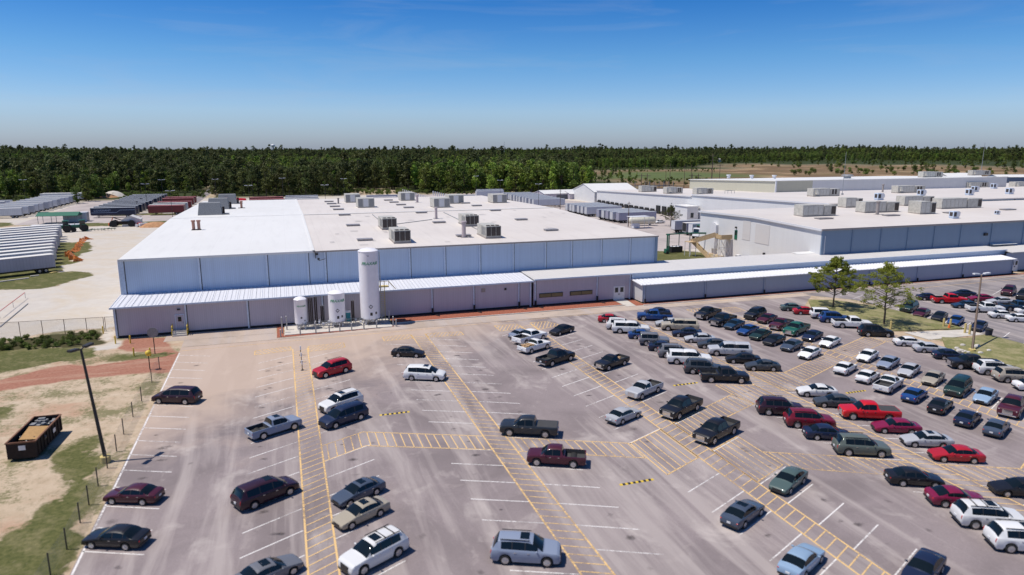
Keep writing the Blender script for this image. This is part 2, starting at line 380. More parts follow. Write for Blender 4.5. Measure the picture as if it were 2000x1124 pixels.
gf = mix(n, ramp(n, n3, [(0.3, 0), (0.7, 1)]), (0.075, 0.105, 0.035), (0.125, 0.15, 0.055))
c = mix(n, mask(sa.outputs[1], 0.25), sand, yard)
c = mix(n, mask(sa.outputs[2], 0.4), c, rd)
c = mix(n, mask(mathn(n, 'MULTIPLY', sa.outputs[0], 1.25)), c, gr)
c = mix(n, mask(A.outputs['Alpha'], 0.3), c, shr)
c = mix(n, sb.outputs[1], c, fd); c = mix(n, sb.outputs[2], c, gf); c = mix(n, sb.outputs[0], c, fr)
n.links.new(c, p.inputs['Base Color']); p.inputs['Roughness'].default_value = 0.95; p.inputs['Specular IOR Level'].default_value = 0.15
bump(n, p, n2, 0.5, 0.12)
me.materials.append(m); me.polygons.foreach_set('use_smooth', [True]*len(me.polygons))
ground = link("ground", me); tag(ground, kind='structure')

# ---------------------------------------------------------------- car parks, roads
def sheet(name, poly, z, mat, sub=0):
    b = MB(); b.quad(*[(x, y, z) for x, y in poly]); o = b.build(name, mat); tag(o, kind='structure'); return o
def asphalt(name, base, dusty, tan_y=None, seed=0.0):
    m, n, p = new_mat(name); v0 = coords(n)
    mp = N(n, 'ShaderNodeMapping'); mp.inputs['Location'].default_value = (seed, seed*2, 0); n.links.new(v0, mp.inputs['Vector']); v = mp.outputs[0]
    fine = noise(n, 7, 5, v, 0.75); big = noise(n, 0.11, 5, v, 0.6, 0.6); mid = noise(n, 0.6, 6, v, 0.65, 0.8)
    lane = noise(n, 1.0, 5, scaled(n, v, (0.42, 0.035, 1)), 0.6, 0.6); fleck = noise(n, 0.24, 7, scaled(n, v, (1, 0.7, 1)), 0.62, 0.5)
    c = mix(n, ramp(n, fine, [(0.25, 0), (0.75, 1)]), tuple(x*0.84 for x in base), tuple(x*1.13 for x in base))
    c = mix(n, ramp(n, big, [(0.36, 0.65), (0.58, 0)]), c, tuple(x*0.62 for x in base))
    c = mix(n, ramp(n, lane, [(0.47, 0), (0.64, 0.65)]), c, (0.43, 0.375, 0.355))
    c = mix(n, ramp(n, mid, [(0.58, 0), (0.72, 0.3)]), c, (0.42, 0.36, 0.335))
    c = mix(n, ramp(n, fleck, [(0.56, 0), (0.72, dusty*.9)]), c, (0.55, 0.49, 0.455))
    spot = N(n, 'ShaderNodeTexVoronoi'); spot.inputs['Scale'].default_value = 0.31; n.links.new(v, spot.inputs['Vector'])
    oil = mathn(n, 'ADD', spot.outputs['Distance'], mathn(n, 'MULTIPLY', mathn(n, 'ADD', mid, mathn(n, 'MULTIPLY', fleck, 1.3)), 0.45))
    c = mix(n, ramp(n, oil, [(0.46, 0.7), (0.58, 0)]), c, (0.06, 0.05, 0.05))
    if tan_y is not None:
        s_ = N(n, 'ShaderNodeSeparateXYZ'); n.links.new(v0, s_.inputs[0])
        t = mathn(n, 'SUBTRACT', s_.outputs[1], mathn(n, 'ADD', mathn(n, 'MULTIPLY', s_.outputs[0], 0.75), tan_y))
        t = mathn(n, 'ADD', mathn(n, 'MULTIPLY', t, 0.04), mathn(n, 'MULTIPLY', mathn(n, 'SUBTRACT', big, 0.5), 1.6))
        c = mix(n, mathn(n, 'MULTIPLY', ramp(n, t, [(0.0, 0), (0.8, 1)]), 0.75), c, (0.52, 0.40, 0.315))
    n.links.new(c, p.inputs['Base Color']); p.inputs['Roughness'].default_value = 0.88; p.inputs['Specular IOR Level'].default_value = 0.25
    bump(n, p, fine, 0.35, 0.02); return m
M['asphalt'] = asphalt('worn_asphalt', (0.270, 0.226, 0.226), 0.62, 70)
M['asphalt2'] = asphalt('dark_worn_asphalt', (0.245, 0.22, 0.225), 0.3, None, 31)
M['lane'] = asphalt('dusty_concrete_lane', (0.50, 0.405, 0.335), 0.25, None, 11)
M['court'] = asphalt('truck_court_concrete', (0.46, 0.405, 0.385), 0.25, None, 57)
z1 = 0.02
parking = sheet("parking_lot", [(-15.1,24),(101,24),(101,60),(87.6,62),(87.6,97),(96,104.5),(-15.1,104.5)], z1, M['asphalt'])
# the second car park, right of the grass
sheet("far_parking_lot", [(101.1,20),(240,20),(240,106.4),(96,106.4),(96.1,104.4),(101.1,99)], z1, M['asphalt2'])
sheet("service_road", [(-15.1,104.6),(95.9,104.6),(95.9,106.5),(240,106.5),(240,108.4),(-15.2,108.4)], z1+.004, M['lane'])
sheet("service_apron", [(-18,108.5),(-2.2,108.5),(-2.2,112.6),(-18,112.6)], z1, M['lane'])
sheet("truck_court", [(72,166),(108,166),(124,170),(154.8,164.6),(154.8,330),(118,420),(72,420)], z1, M['court'])
sheet("yard_road", [(-95,298.5),(-30,298.5),(-30,322),(-70,330),(-75,425),(-100,425)], z1, M['court'])
sheet("back_road", [(-47,380),(-42,380),(-43,560),(-49,560)], z1, M['asphalt2'])
k = MB()
k.box(15.7, 108.45, 0, 58, 108.7, 0.13).box(61.0, 107.2, 0, 160, 107.45, 0.13)
tag(k.build("kerb", M['concrete']), kind='structure')
M['mulch'] = simple('red_bark_mulch', (0.33, 0.105, 0.06), 0.95, 0, 0.55, 5, obj=False)
b = MB(); b.quad((15.8,108.72,.05),(57.6,108.72,.05),(57.6,112.78,.05),(15.8,112.78,.05)); b.quad((61.6,107.5,.05),(160,107.5,.05),(160,108.7,.05),(61.6,108.7,.05))
b.quad((59.6,107.5,.05),(61.5,107.5,.05),(61.5,112.78,.05),(60.4,112.78,.05)); b.quad((-2.1,105.5,.05),(-1.1,105.5,.05),(-1.1,112.7,.05),(-2.1,112.7,.05)); b.quad((-1.1,105.5,.05),(15.6,106.5,.05),(15.6,107.2,.05),(-1.1,106.3,.05))
tag(b.build("mulch_bed", M['mulch']), kind='structure')
b = MB(); b.box(-0.95, 106.4, 0, 15.4, 112.6, 0.14); tag(b.build("tank_pad", M['concrete']), kind='structure')
b = MB(); b.quad((57.7,107.4,.06),(59.5,107.4,.06),(60.3,112.8,.06),(57.7,112.8,.06)); tag(b.build("door_path", M['concrete']), kind='structure')

# grass island with its low swale, kerbed
m, n, p = new_mat('island_grass'); v = coords(n); n1 = noise(n, 0.5, 7, v, 0.7); n2 = noise(n, 4, 5, v, 0.7)
c = mix(n, ramp(n, n2, [(0.3, 0), (0.7, 1)]), (0.13, 0.135, 0.040), (0.22, 0.215, 0.085)); c = mix(n, ramp(n, n1, [(0.42, 0), (0.62, 0.8)]), c, (0.33, 0.28, 0.15))
n.links.new(c, p.inputs['Base Color']); p.inputs['Roughness'].default_value = 0.95; bump(n, p, n2, 0.6, 0.1); M['grass'] = m
isl = [(87.8,79.5),(88.6,96.2),(92.5,101.5),(97.0,99.5),(100.9,92),(100.9,76.5),(96,77.6),(91,78.4)]
isl2 = [(87.7,62.2),(88.4,69.5),(92.8,73.8),(96,72.3),(100.9,72.8),(100.9,50),(92,52),(87.7,56)]
def island(name, poly):
    b = MB(); cx = sum(q[0] for q in poly)/len(poly); cy = sum(q[1] for q in poly)/len(poly)
    inn = [(x+(cx-x)*0.12, y+(cy-y)*0.12) for x, y in poly]; k_ = len(poly)
    b.add([(x, y, 0.16) for x, y in poly]+[(x, y, -0.05) for x, y in poly]+[(x, y, 0.34) for x, y in inn],
          [(i, (i+1) % k_, k_+(i+1) % k_, k_+i) for i in range(k_)]+[(i, (i+1) % k_, 2*k_+(i+1) % k_, 2*k_+i) for i in range(k_)]+[tuple(2*k_+i for i in range(k_))])
    tag(b.build(name, M['grass'], smooth=60), kind='structure')
island("grass_island", isl); island("grass_verge", isl2)
b = MB(); b.quad((90,73.6,.05),(100.8,73.2,.05),(100.8,76.2,.05),(90,78,.05)); b.build("drain_channel", M['concrete']); tag(bpy.data.objects['drain_channel'], kind='structure')

# ---------------------------------------------------------------- painted markings
def paint(name, col, wear):
    m, n, p = new_mat(name); v = coords(n)
    f = noise(n, 3.0, 7, v, 0.75); g_ = noise(n, 0.12, 4, v, 0.6)
    fac = ramp(n, mathn(n, 'ADD', f, mathn(n, 'MULTIPLY', mathn(n, 'SUBTRACT', g_, 0.5), 0.9)), [(wear, 1), (wear+0.16, 0.25)])
    p.inputs['Base Color'].default_value = (*col, 1); p.inputs['Roughness'].default_value = 0.8
    n.links.new(fac, p.inputs['Alpha']); return m
M['p_white'] = paint('worn_white_road_paint', (0.72, 0.69, 0.67), 0.49)
M['p_yellow'] = paint('worn_yellow_road_paint', (0.72, 0.48, 0.21), 0.50)
W_ = MB(); Y_ = MB(); W_.z = 0.027; Y_.z = 0.031
def line(b, a, c, wd=0.11):
    dx, dy = c[0]-a[0], c[1]-a[1]; L = math.hypot(dx, dy); nx, ny = -dy/L*wd/2, dx/L*wd/2
    b.quad((a[0]+nx, a[1]+ny, b.z), (a[0]-nx, a[1]-ny, b.z), (c[0]-nx, c[1]-ny, b.z), (c[0]+nx, c[1]+ny, b.z))
def stalls(x0, x1, y0, pitch, ya, yb, ang, skip=(), b=None):
    k0 = math.ceil((ya-y0)/pitch); k1 = math.floor((yb-y0)/pitch)
    for k_ in range(k0, k1+1):
        y = y0+k_*pitch
        if any(s0 < y < s1 for s0, s1 in skip): continue
        line(b or W_, (x0, y), (x1, y+(x1-x0)*math.tan(R(ang))))
stalls(-15, -10.8, 51.12, 3.295, 27, 101, -23.5)
line(W_, (-14.95, 25), (-14.95, 101.5), 0.16)
stalls(-0.1, -4.4, 52.3, 3.32, 27, 96, 28)
stalls(2.15, 6.5, 47.1, 3.32, 27, 96, 28, [(60.6, 63.8)])
stalls(17.35, 13.0, 54.4, 3.38, 27, 98, -24, [(58.3, 60.6)])
stalls(19.55, 23.8, 46.64, 3.40, 27, 98, -26, [(57, 59.7)])
stalls(34.95, 30.4, 67.39, 3.39, 27, 98, 25, [(50.4, 57)])
stalls(36.95, 41.3, 37.4, 3.39, 27, 98, 25, [(45.5, 50.9), (55.2, 57.6)])
stalls(52.5, 48.2, 57.1+0.3, 3.39, 27, 98, -25, [(41, 43.2), (60, 65)])
stalls(54.7, 59, 55.0, 3.39, 27, 98, -25, [(39.5, 42), (63, 69)])
stalls(70.2, 66, 53.9, 3.39, 27, 95, 25, [(69.3, 72.7)])
stalls(72.2, 76.6, 53.9, 3.39, 27, 95, 25, [(70.3, 73.8)])
stalls(87.4, 83, 61.0, 3.39, 27, 97, -25)
stalls(101.3, 105.7, 74, 3.2, 60, 104, 25); stalls(118.5, 111.5, 78, 3.2, 40, 100, -25); stalls(118.5, 126, 75, 3.2, 40, 100, -25); stalls(137, 130, 78, 3.2, 40, 100, 25)
line(W_, (118.5, 40), (118.5, 99))
# yellow walkways
def walk(xa, xb, y0, y1, ang, pitch=1.07, off=0.0):
    line(Y_, (xa, y0), (xa, y1), 0.15); line(Y_, (xb, y0), (xb, y1), 0.15)
    y = y0+off
    dy = (xb-xa)*math.tan(R(ang))
    while y < y1-0.5:
        if y0 <= y+dy <= y1: line(Y_, (xa+.07, y), (xb-.07, y+dy), 0.10)
        y += pitch
walk(0.05, 2.05, 25, 98.6, 28); walk(17.4, 19.5, 25, 100.8, -25); walk(35, 36.95, 25, 101, 25); walk(52.55, 54.6, 25, 99, -25); walk(70.25, 72.1, 25, 97, 25)
def clipx(poly, x):
    hit = []
    for i in range(len(poly)):
        (x0, y0), (x1, y1) = poly[i], poly[(i+1) % len(poly)]
        if (x0-x)*(x1-x) < 0: hit.append(y0+(y1-y0)*(x-x0)/(x1-x0))
    return (min(hit), max(hit)) if len(hit) > 1 else None
def hatch(poly, pitch=0.78, edges=None, skew=0.0):
    """yellow outlined, hatched area; hatch lines run away from the viewer along y"""
    n_ = len(poly)
    for i in range(n_):
        if edges is None or i in edges: line(Y_, poly[i], poly[(i+1) % n_], 0.13)
    sh = [(x-skew*y, y) for x, y in poly]
    x = min(q[0] for q in sh)+pitch*0.6
    while x < max(q[0] for q in sh)-0.05:
        c_ = clipx(sh, x)
        if c_ and c_[1]-c_[0] > 0.3: line(Y_, (x+skew*c_[0], c_[0]), (x+skew*c_[1], c_[1]), 0.10)
        x += pitch
hatch([(2.1,60.4),(6.1,62.6),(6.2,66.0),(2.1,63.9)], edges=(0,2)); hatch([(6.1,62.6),(17.35,57.9),(17.35,61.2),(6.2,66.0)], edges=(0,2))
hatch([(19.55,56.8),(30.3,51.7),(30.5,55.0),(19.55,60.1)], edges=(0,2)); hatch([(30.4,48.2),(34.95,50.3),(34.95,57.1),(30.4,55.0)])
hatch([(37,54.9),(48.5,60.0),(48.0,63.3),(37,58.1)]); hatch([(48.1,60.2),(52.5,58.4),(52.5,65.1),(48.1,66.7)])
hatch([(37,44.6),(41.3,46.6),(41.3,53.2),(37,51.2)]); hatch([(41.3,46.0),(48.1,42.4),(48.1,46.1),(41.3,49.4)], edges=(0,2)); hatch([(48.1,42.4),(52.5,40.3),(52.5,43.3),(48.1,46.1)], edges=(0,2))
hatch([(54.65,39.0),(60.5,36.3),(61,39.2),(54.65,42.2)], edges=(0,2)); hatch([(61,36.3),(70.2,40.6),(70.2,43.6),(61,39.3)], edges=(0,2))
hatch([(54.7,62.7),(59,60.9),(59.1,68.0),(54.7,70.0)]); hatch([(59,64.4),(70.2,69.5),(70.2,72.8),(59,67.8)], edges=(0,2))
hatch([(72.15,70.2),(83,74.8),(83,78.3),(72.15,73.6)], edges=(0,2)); hatch([(83,74.8),(87.4,72.7),(87.4,76.2),(83,78.3)])
# hatched row ends by the building
hatch([(2.2,96.6),(7.2,97.2),(7.2,99.6),(2.2,99.4)], 0.6, skew=0.5); hatch([(13,98.6),(17.3,98.8),(17.3,101),(13,101)], 0.6, skew=0.5); hatch([(19.6,98.6),(25,98.2),(25,100.2),(19.6,100.8)], 0.6, skew=0.5)
hatch([(-5,97.2),(-0.2,98),(-0.2,100),(-5,99.4)], 0.6, skew=-0.5); hatch([(31,98.5),(34.8,99),(34.8,102),(31,102)], 0.6, skew=0.5); hatch([(37.1,97.5),(41.4,99),(40,102),(37.1,102)], 0.6, skew=0.5)
hatch([(66.5,99),(70,99.5),(70,102),(66.5,102)], 0.6, skew=0.5); hatch([(72.3,97.4),(76,98),(76,101),(72.3,101)], 0.6)
line(Y_, (-15, 102.6), (52, 104.3), 0.12); line(Y_, (118, 103.4), (158, 104.2), 0.14); line(Y_, (62, 106.2), (95, 106.3), 0.12)
tag(W_.build("white_markings", M['p_white']), kind='structure'); tag(Y_.build("yellow_markings", M['p_yellow']), kind='structure')

# oil drips where cars stand, soft-edged dark stains on the asphalt
m, n, p = new_mat('oil_stain'); v = coords(n); at = N(n, 'ShaderNodeAttribute', attribute_name='fade'); f = noise(n, 1.6, 6, v, .7)
p.inputs['Base Color'].default_value = (.045, .036, .034, 1); p.inputs['Roughness'].default_value = .6
n.links.new(mathn(n, 'MULTIPLY', ramp(n, mathn(n, 'ADD', at.outputs['Fac'], mathn(n, 'MULTIPLY', mathn(n, 'SUBTRACT', f, .5), 1.5)), [(.35, 0), (1.0, 1)]), .62), p.inputs['Alpha'])
b = MB(); fade = []; ro = random.Random(77)
for x0, ang, off, y0, pt in ((-12.6,-23,-1.0,51.1,3.295),(-2.6,28,-1.2,52.3,3.32),(4.6,28,1.2,47.1,3.32),(14.9,-24,1.1,54.4,3.38),(21.9,-26,-1.1,46.6,3.4),(32.5,25,-1.1,67.4,3.39),(39.3,25,1.1,37.4,3.39),(50.2,-25,1.0,57.4,3.39),(57,-25,-1.0,55,3.39),(68,25,-1.0,53.9,3.39),(74.5,25,1.0,53.9,3.39)):
    for k_ in range(-9, 15):
        y = y0+off+(k_+.5)*pt
        if not 28 < y < 95 or ro.random() < .25: continue
        for q in range(ro.choice((1, 1, 2))):
            cx_, cy_ = x0+ro.uniform(-1.0, 1.0), y+ro.uniform(-.5, .5); r_ = ro.uniform(.35, 1.0); base_ = len(b.v)
            b.add([(cx_, cy_, .0245)]+[(cx_+math.cos(a*.785)*r_*ro.uniform(.8, 1.3), cy_+math.sin(a*.785)*r_*.7, .0245) for a in range(8)], [(0, 1+a, 1+(a+1) % 8) for a in range(8)]); fade += [1.0*ro.uniform(.6, 1)]+[0.0]*8
o = b.build("oil_stains", m); o.data.attributes.new('fade', 'FLOAT', 'POINT').data.foreach_set('value', fade); tag(o, kind='structure')

# speed humps, yellow with black end stripes
for k_, (x0, x1, y, lab) in enumerate([(8.4, 11.6, 69.87, 'yellow and black striped speed hump in the aisle beside the navy minivan'), (25.6, 28.8, 47.85, 'yellow and black speed hump in the aisle nearest the camera'),
                                 (43.2, 46.5, 68.1, 'yellow and black speed hump behind the large black pickup'), (60.9, 63.7, 59.45, 'yellow and black speed hump beyond the white coupe')]):
    t = empty("speed_hump", (x0, y, 0.02)); tag(t, lab, 'speed hump', 'speed humps across the aisles')
    nseg = 13; L = (x1-x0)/nseg
    def strip(a, c_, dz, nm, mt):
        b = MB(); pr = [(-.17, 0), (-.09, .05+dz), (.09, .05+dz), (.17, 0)]
        b.add([(a, y_, z_+dz) for y_, z_ in pr]+[(c_, y_, z_+dz) for y_, z_ in pr], [(0,4,5,1),(1,5,6,2),(2,6,7,3),(0,1,2,3),(7,6,5,4)]); b.build(nm, M[mt], t)
    strip(0, x1-x0, 0, 'hump_body', 'yellow')
    for i in range(1, nseg, 2): strip(i*L, (i+1)*L, .004, 'black_stripe', 'black')

# ---------------------------------------------------------------- buildings
def roof_shell(b, x0, x1, prof, th=0.25, ov=0.25):
    """roof slab following the (y, z) profile between x0 and x1"""
    n_ = len(prof); vs = []
    for x in (x0-ov, x1+ov):
        for y, z in prof: vs.append((x, y, z))
        for y, z in prof: vs.append((x, y, z-th))
    fs = []
    for i in range(n_-1):
        fs.append((i, 2*n_+i, 2*n_+i+1, i+1)); fs.append((n_+i, n_+i+1, 3*n_+i+1, 3*n_+i))
        fs.append((i, i+1, n_+i+1, n_+i)); fs.append((2*n_+i, 3*n_+i, 3*n_+i+1, 2*n_+i+1))
    fs.append((0, n_, 3*n_, 2*n_)); fs.append((n_-1, 3*n_-1, 4*n_-1, 2*n_-1))
    b.add(vs, fs)
def gable_wall(b, x, prof, z0, flip=False):
    vs = [(x, y, z) for y, z in prof]+[(x, prof[-1][0], z0), (x, prof[0][0], z0)]
    b.add(vs, [tuple(range(len(vs)))])

def downspouts(parent, xs_, y, z0, z1, mat='trim', foot=True, wd=0.22):
    for x in xs_:
        b = MB(); b.box(x-wd/2, y-0.16, z0, x+wd/2, y-0.004, z1)
        if foot: b.box(x-wd/2-.06, y-0.30, z0-.0, x+wd/2+.06, y-0.165, z0+1.0)
        b.build('downspout', M[mat], parent)
        b = MB(); b.box(x+wd/2+.002, y-0.05, z0, x+wd/2+.14, y-0.003, z1); b.build('painted_side_shadow', M['trim_dark'], parent)  # dark strip: the downspout's side shadow painted as a part

# --- main warehouse
A_ = empty("warehouse", (-25, 113, 0)); A_.location = (0, 0, 0)
tag(A_, 'long low white-roofed warehouse with a blue-grey upper wall behind the three white tanks', 'warehouse')
prof = [(120.0, 10.92), (176, 12.0), (248.5, 10.75)]
b = MB(); roof_shell(b, -25, 4.4, prof, 0.3, 0.0); b.build('white_roof', M['roof_white'], A_)
b = MB(); roof_shell(b, 4.42, 70.9, [(y, z-0.09) for y, z in prof], 0.25, 0.0); b.build('cream_roof', M['roof_cream'], A_)
b = MB(); b.box(-25, 175.6, 12.0, 70.9, 176.4, 12.035); b.build('ridge_cap', M['roof_white'], A_)
b = MB(); b.box(4.15, 120.0, 10.7, 4.65, 120.06, 11.0)
for (ya, za), (yb, zb) in zip(prof, prof[1:]): b.add([(4.2, ya, za+.06), (4.65, ya, za+.06), (4.65, yb, zb+.06), (4.2, yb, zb+.06), (4.2, ya, za-.2), (4.65, ya, za-.2), (4.65, yb, zb-.2), (4.2, yb, zb-.2)], [(0,1,2,3),(1,5,6,2),(0,3,7,4),(0,4,5,1)])
b.build('roof_step', M['roof_white'], A_)
b = MB(); b.quad((-24.9,120.5,0),(70.7,120.5,0),(70.7,120.5,10.85),(-24.9,120.5,10.85)); b.build('front_wall', M['wall_blue'], A_)
b = MB(); gable_wall(b, -24.9, [(120.5,10.85),(176,11.75),(248,10.6)], 0); gable_wall(b, 70.7, [(120.5,10.85),(176,11.75),(248,10.6)], 0); b.quad((-24.9,248,0),(70.7,248,0),(70.7,248,10.6),(-24.9,248,10.6))
b.build('end_wall', M['wall_white'], A_)
b = MB(); b.box(4.66, 119.8, 10.62, 70.95, 119.97, 10.86); b.build('gutter', M['trim_tan'], A_)
b = MB(); b.box(-25.1, 119.75, 10.6, 4.4, 119.97, 10.93); b.build('gutter', M['roof_white'], A_)
downspouts(A_, [-24.6, -13.6, -3.2, 3.4, 6.3, 13.6, 20.9, 27.3, 33.9, 40.4, 46.9, 52.3, 58.6, 64.9, 70.4], 120.5, 4.9, 10.65, 'trim', False, 0.3)
b = MB(); b.box(-25.2, 120.2, 4.9, -24.75, 120.47, 10.8); b.build('corner_trim', M['trim'], A_)
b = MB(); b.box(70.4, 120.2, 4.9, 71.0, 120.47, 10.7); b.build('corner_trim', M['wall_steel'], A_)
# camera cluster high on the wall at the roof step
b = MB(); b.box(4.7, 119.9, 9.6, 4.8, 120.4, 10.6).cbox((4.9, 119.8, 10.35), (.5, .4, .3)).cbox((5.2, 119.8, 9.5), (.35, .4, .35)).bar((5.2, 119.8, 9.2), (6.3, 119.6, 9.5), .08); b.build('wall_lamp', M['dark_metal'], A_)

# --- front lean-to (ribbed roof, violet wall)
S_ = empty("front_lean_to"); tag(S_, 'long violet-grey lean-to with a ribbed white roof along the front of the warehouse', 'lean-to')
b = MB(); roof_shell(b, -25.35, 41.6, [(112.3, 4.80), (120.48, 5.22)], 0.14, 0); b.build('ribbed_roof', M['roof_rib'], S_)
b = MB()
x = -25.2
while x < 41.5: b.add([(x-.04,112.29,4.80),(x+.04,112.29,4.80),(x+.04,120.47,5.22),(x-.04,120.47,5.22),(x,112.29,4.88),(x,120.47,5.30)], [(0,1,4),(0,4,5,3),(1,2,5,4)]); x += 0.92
b.build('roof_rib', M['roof_rib'], S_)
b = MB(); b.quad((-25,112.8,.38),(41.4,112.8,.38),(41.4,112.8,4.66),(-25,112.8,4.66)); b.quad((-25,112.8,.38),(-25,112.8,4.66),(-25,120.4,5.08),(-25,120.4,.38)); b.build('wall', M['wall_shed'], S_)
b = MB(); b.box(-24.9, 112.9, 0, 41.4, 113.1, .38); b.box(-24.9, 113.1, 0, -24.7, 120.4, .38); b.build('foundation_shade_strip', M['shade'], S_)
b = MB(); b.box(-25.35, 112.14, 4.62, 41.6, 112.29, 4.86); b.build('gutter', M['trim'], S_)
downspouts(S_, [-24.8, -15.2, -6.3, 5.1, 23.2, 30.6, 38.9, 41.1], 112.8, 0.1, 4.6, 'trim', False)
for x in (23.2, 30.6, 38.9):
    b = MB(); b.box(x-.14, 112.3, 0.1, x+.14, 112.63, 1.15); b.bar((x, 112.3, .12), (x+.9, 110.9, .1), .16); b.build('drain_boot', M['black'], S_)
def door(parent, x, y, z0, wd, h, win=True, face='wall_shed', name='door'):
    b = MB(); b.box(x-wd/2-.12, y-.07, z0, x+wd/2+.12, y-.003, z0+h+.12); fr_ = b.build(name, M['trim'], parent)
    b = MB(); b.box(x-wd/2, y-.10, z0+.02, x+wd/2, y-.072, z0+h); b.build('door_leaf', M[face], fr_)
    if win: b = MB(); b.box(x-wd*.22, y-.115, z0+h*.55, x+wd*.22, y-.102, z0+h*.88); b.build('window', M['glass'], fr_)
    b = MB(); b.box(x+wd*.36, y-.16, z0+1.0, x+wd*.42, y-.102, z0+1.12); b.build('handle', M['dark_metal'], fr_)
m, n, p = new_mat('dark_glass'); p.inputs['Base Color'].default_value = (0.012, 0.02, 0.025, 1); p.inputs['Roughness'].default_value = 0.06; p.inputs['Specular IOR Level'].default_value = 0.6; M['glass'] = m
door(S_, -16.1, 112.8, 0.75, 1.1, 2.2)
b = MB(); b.box(-16.35, 112.6, 3.75, -15.9, 112.79, 3.95); b.build('door_lamp', M['dark_metal'], S_)
b = MB(); b.box(32.0, 112.72, 3.3, 32.7, 112.79, 4.0); b.build('vent_cover', M['trim_tan'], S_)
b = MB(); b.box(36.2, 112.72, 3.4, 36.6, 112.79, 3.8); b.build('vent_cover', M['dark_metal'], S_)
# steps with yellow rails at the left door
st_ = empty("door_steps", (-16.1, 112.0, 0)); tag(st_, 'short white concrete steps with yellow rails below the left door', 'steps')
b = MB()
for i in range(3): b.box(-1.0, -.9+i*.3, 0.02, 1.0, .78, .25*(i+1))
b.build('tread', M['concrete'], st_)
for sx in (-1, 1):
    b = MB()
    for y in (-.7, .5): b.tube((sx*1.05, y, 0), (sx*1.05, y, 1.5), .05)
    b.bar((sx*1.05, -.7, 1.4), (sx*1.05, .5, 1.7), .09); b.bar((sx*1.05, -.7, .8), (sx*1.05, .5, 1.2), .08); b.build('handrail', M['yellow'], st_)

# --- corridor building
K_ = empty("corridor_building"); tag(K_, 'low grey-roofed corridor building with window strips and double doors linking both warehouses', 'building')
b = MB(); roof_shell(b, 41.7, 158, [(112.35, 5.05), (121.6, 5.45)], 0.16, 0); roof_shell(b, 158.02, 240, [(110.9, 4.6), (118.4, 5.0)], 0.16, 0); b.build('grey_roof', M['roof_grey'], K_)
b = MB(); b.quad((41.7,112.8,.3),(158,112.8,.3),(158,112.8,4.9),(41.7,112.8,4.9)); b.quad((41.7,121.5,0),(158,121.5,0),(158,121.5,5.28),(41.7,121.5,5.28)); b.quad((158,112.8,.3),(158,118.4,.3),(158,118.4,4.9),(158,112.8,4.9))
b.build('wall', M['wall_shed'], K_)
b = MB(); b.box(61.3, 112.6, 4.0, 157.9, 112.78, 4.88); b.build('upper_band', M['wall_blue'], K_)
b = MB(); b.quad((156.6,111.3,.3),(240,111.3,.3),(240,111.3,4.45),(156.6,111.3,4.45)); b.build('wall', M['wall_shed_b'], K_)
b = MB(); b.box(41.8, 112.85, 0, 158, 113.05, .3); b.box(156.6, 111.4, 0, 240, 111.6, .3); b.build('foundation_shade_strip', M['shade'], K_)
b = MB(); b.box(41.7, 112.17, 4.85, 158, 112.33, 5.1); b.build('gutter', M['trim'], K_)
for xa, xb in ((42.9, 47.3), (48.9, 53.2)):
    b = MB(); b.box(xa-.1, 112.7, 1.55, xb+.1, 112.797, 2.35); wf = b.build('window_strip', M['dark_metal'], K_)
    xm = (xa+xb)/2
    for p0, p1 in ((xa, xm-.06), (xm+.06, xb)): b = MB(); b.box(p0, 112.66, 1.65, p1, 112.698, 2.25); b.build('pane', simple('bronze_glass', (.16,.13,.06), .15, 0, .1) if 'bronze_glass' not in bpy.data.materials else bpy.data.materials['bronze_glass'], wf)
for xa, xb in ((165.6, 170), (172, 176)):
    b = MB(); b.box(xa, 111.2, 2.2, xb, 111.297, 2.9); b.build('window_strip', M['dark_metal'], K_)
downspouts(K_, [42.0, 54.2, 61.0], 112.8, .1, 4.85, 'trim', False)
for x in (42.0, 54.2):
    b = MB(); b.box(x-.14, 112.3, 0.1, x+.14, 112.63, 1.15); b.bar((x, 112.3, .12), (x+.9, 110.9, .1), .16); b.build('drain_boot', M['black'], K_)
def double_door(parent, x, y, z0=.1):
    b = MB(); b.box(x-1.15, y-.07, z0, x+1.15, y-.004, z0+2.6); f_ = b.build('double_door', M['white'], parent)
    for s in (-1, 1):
        b = MB(); b.box(x+s*.55-.32, y-.1, z0+1.45, x+s*.55+.32, y-.072, z0+2.35); b.build('window', M['glass'], f_)
        b = MB(); b.box(x+s*.12-.03, y-.14, z0+.95, x+s*.12+.03, y-.072, z0+1.2); b.build('handle', M['dark_metal'], f_)
double_door(K_, 58.8, 112.8); double_door(K_, 159.6, 111.3)
for xa, xb in ((52.0, 61.3), (66.2, 69.2), (105.3, 110.5), (143, 149), (160, 168)):
    b = MB(); y1 = 121.7 if xa < 158 else 119
    if xa == 52.0: xa, xb = 51.5, 62.0
    b.add([(xa,y1-1.9,5.42),(xb,y1-1.9,5.42),(xb,y1-.1,5.62),(xa,y1-.1,5.62)], [(0,1,2,3)]); b.add([(xa,y1-1.9,5.38),(xb,y1-1.9,5.38),(xb,y1-1.9,5.42),(xa,y1-1.9,5.42)], [(0,1,2,3)]); b.build('snow_cricket', M['roof_white'], K_)

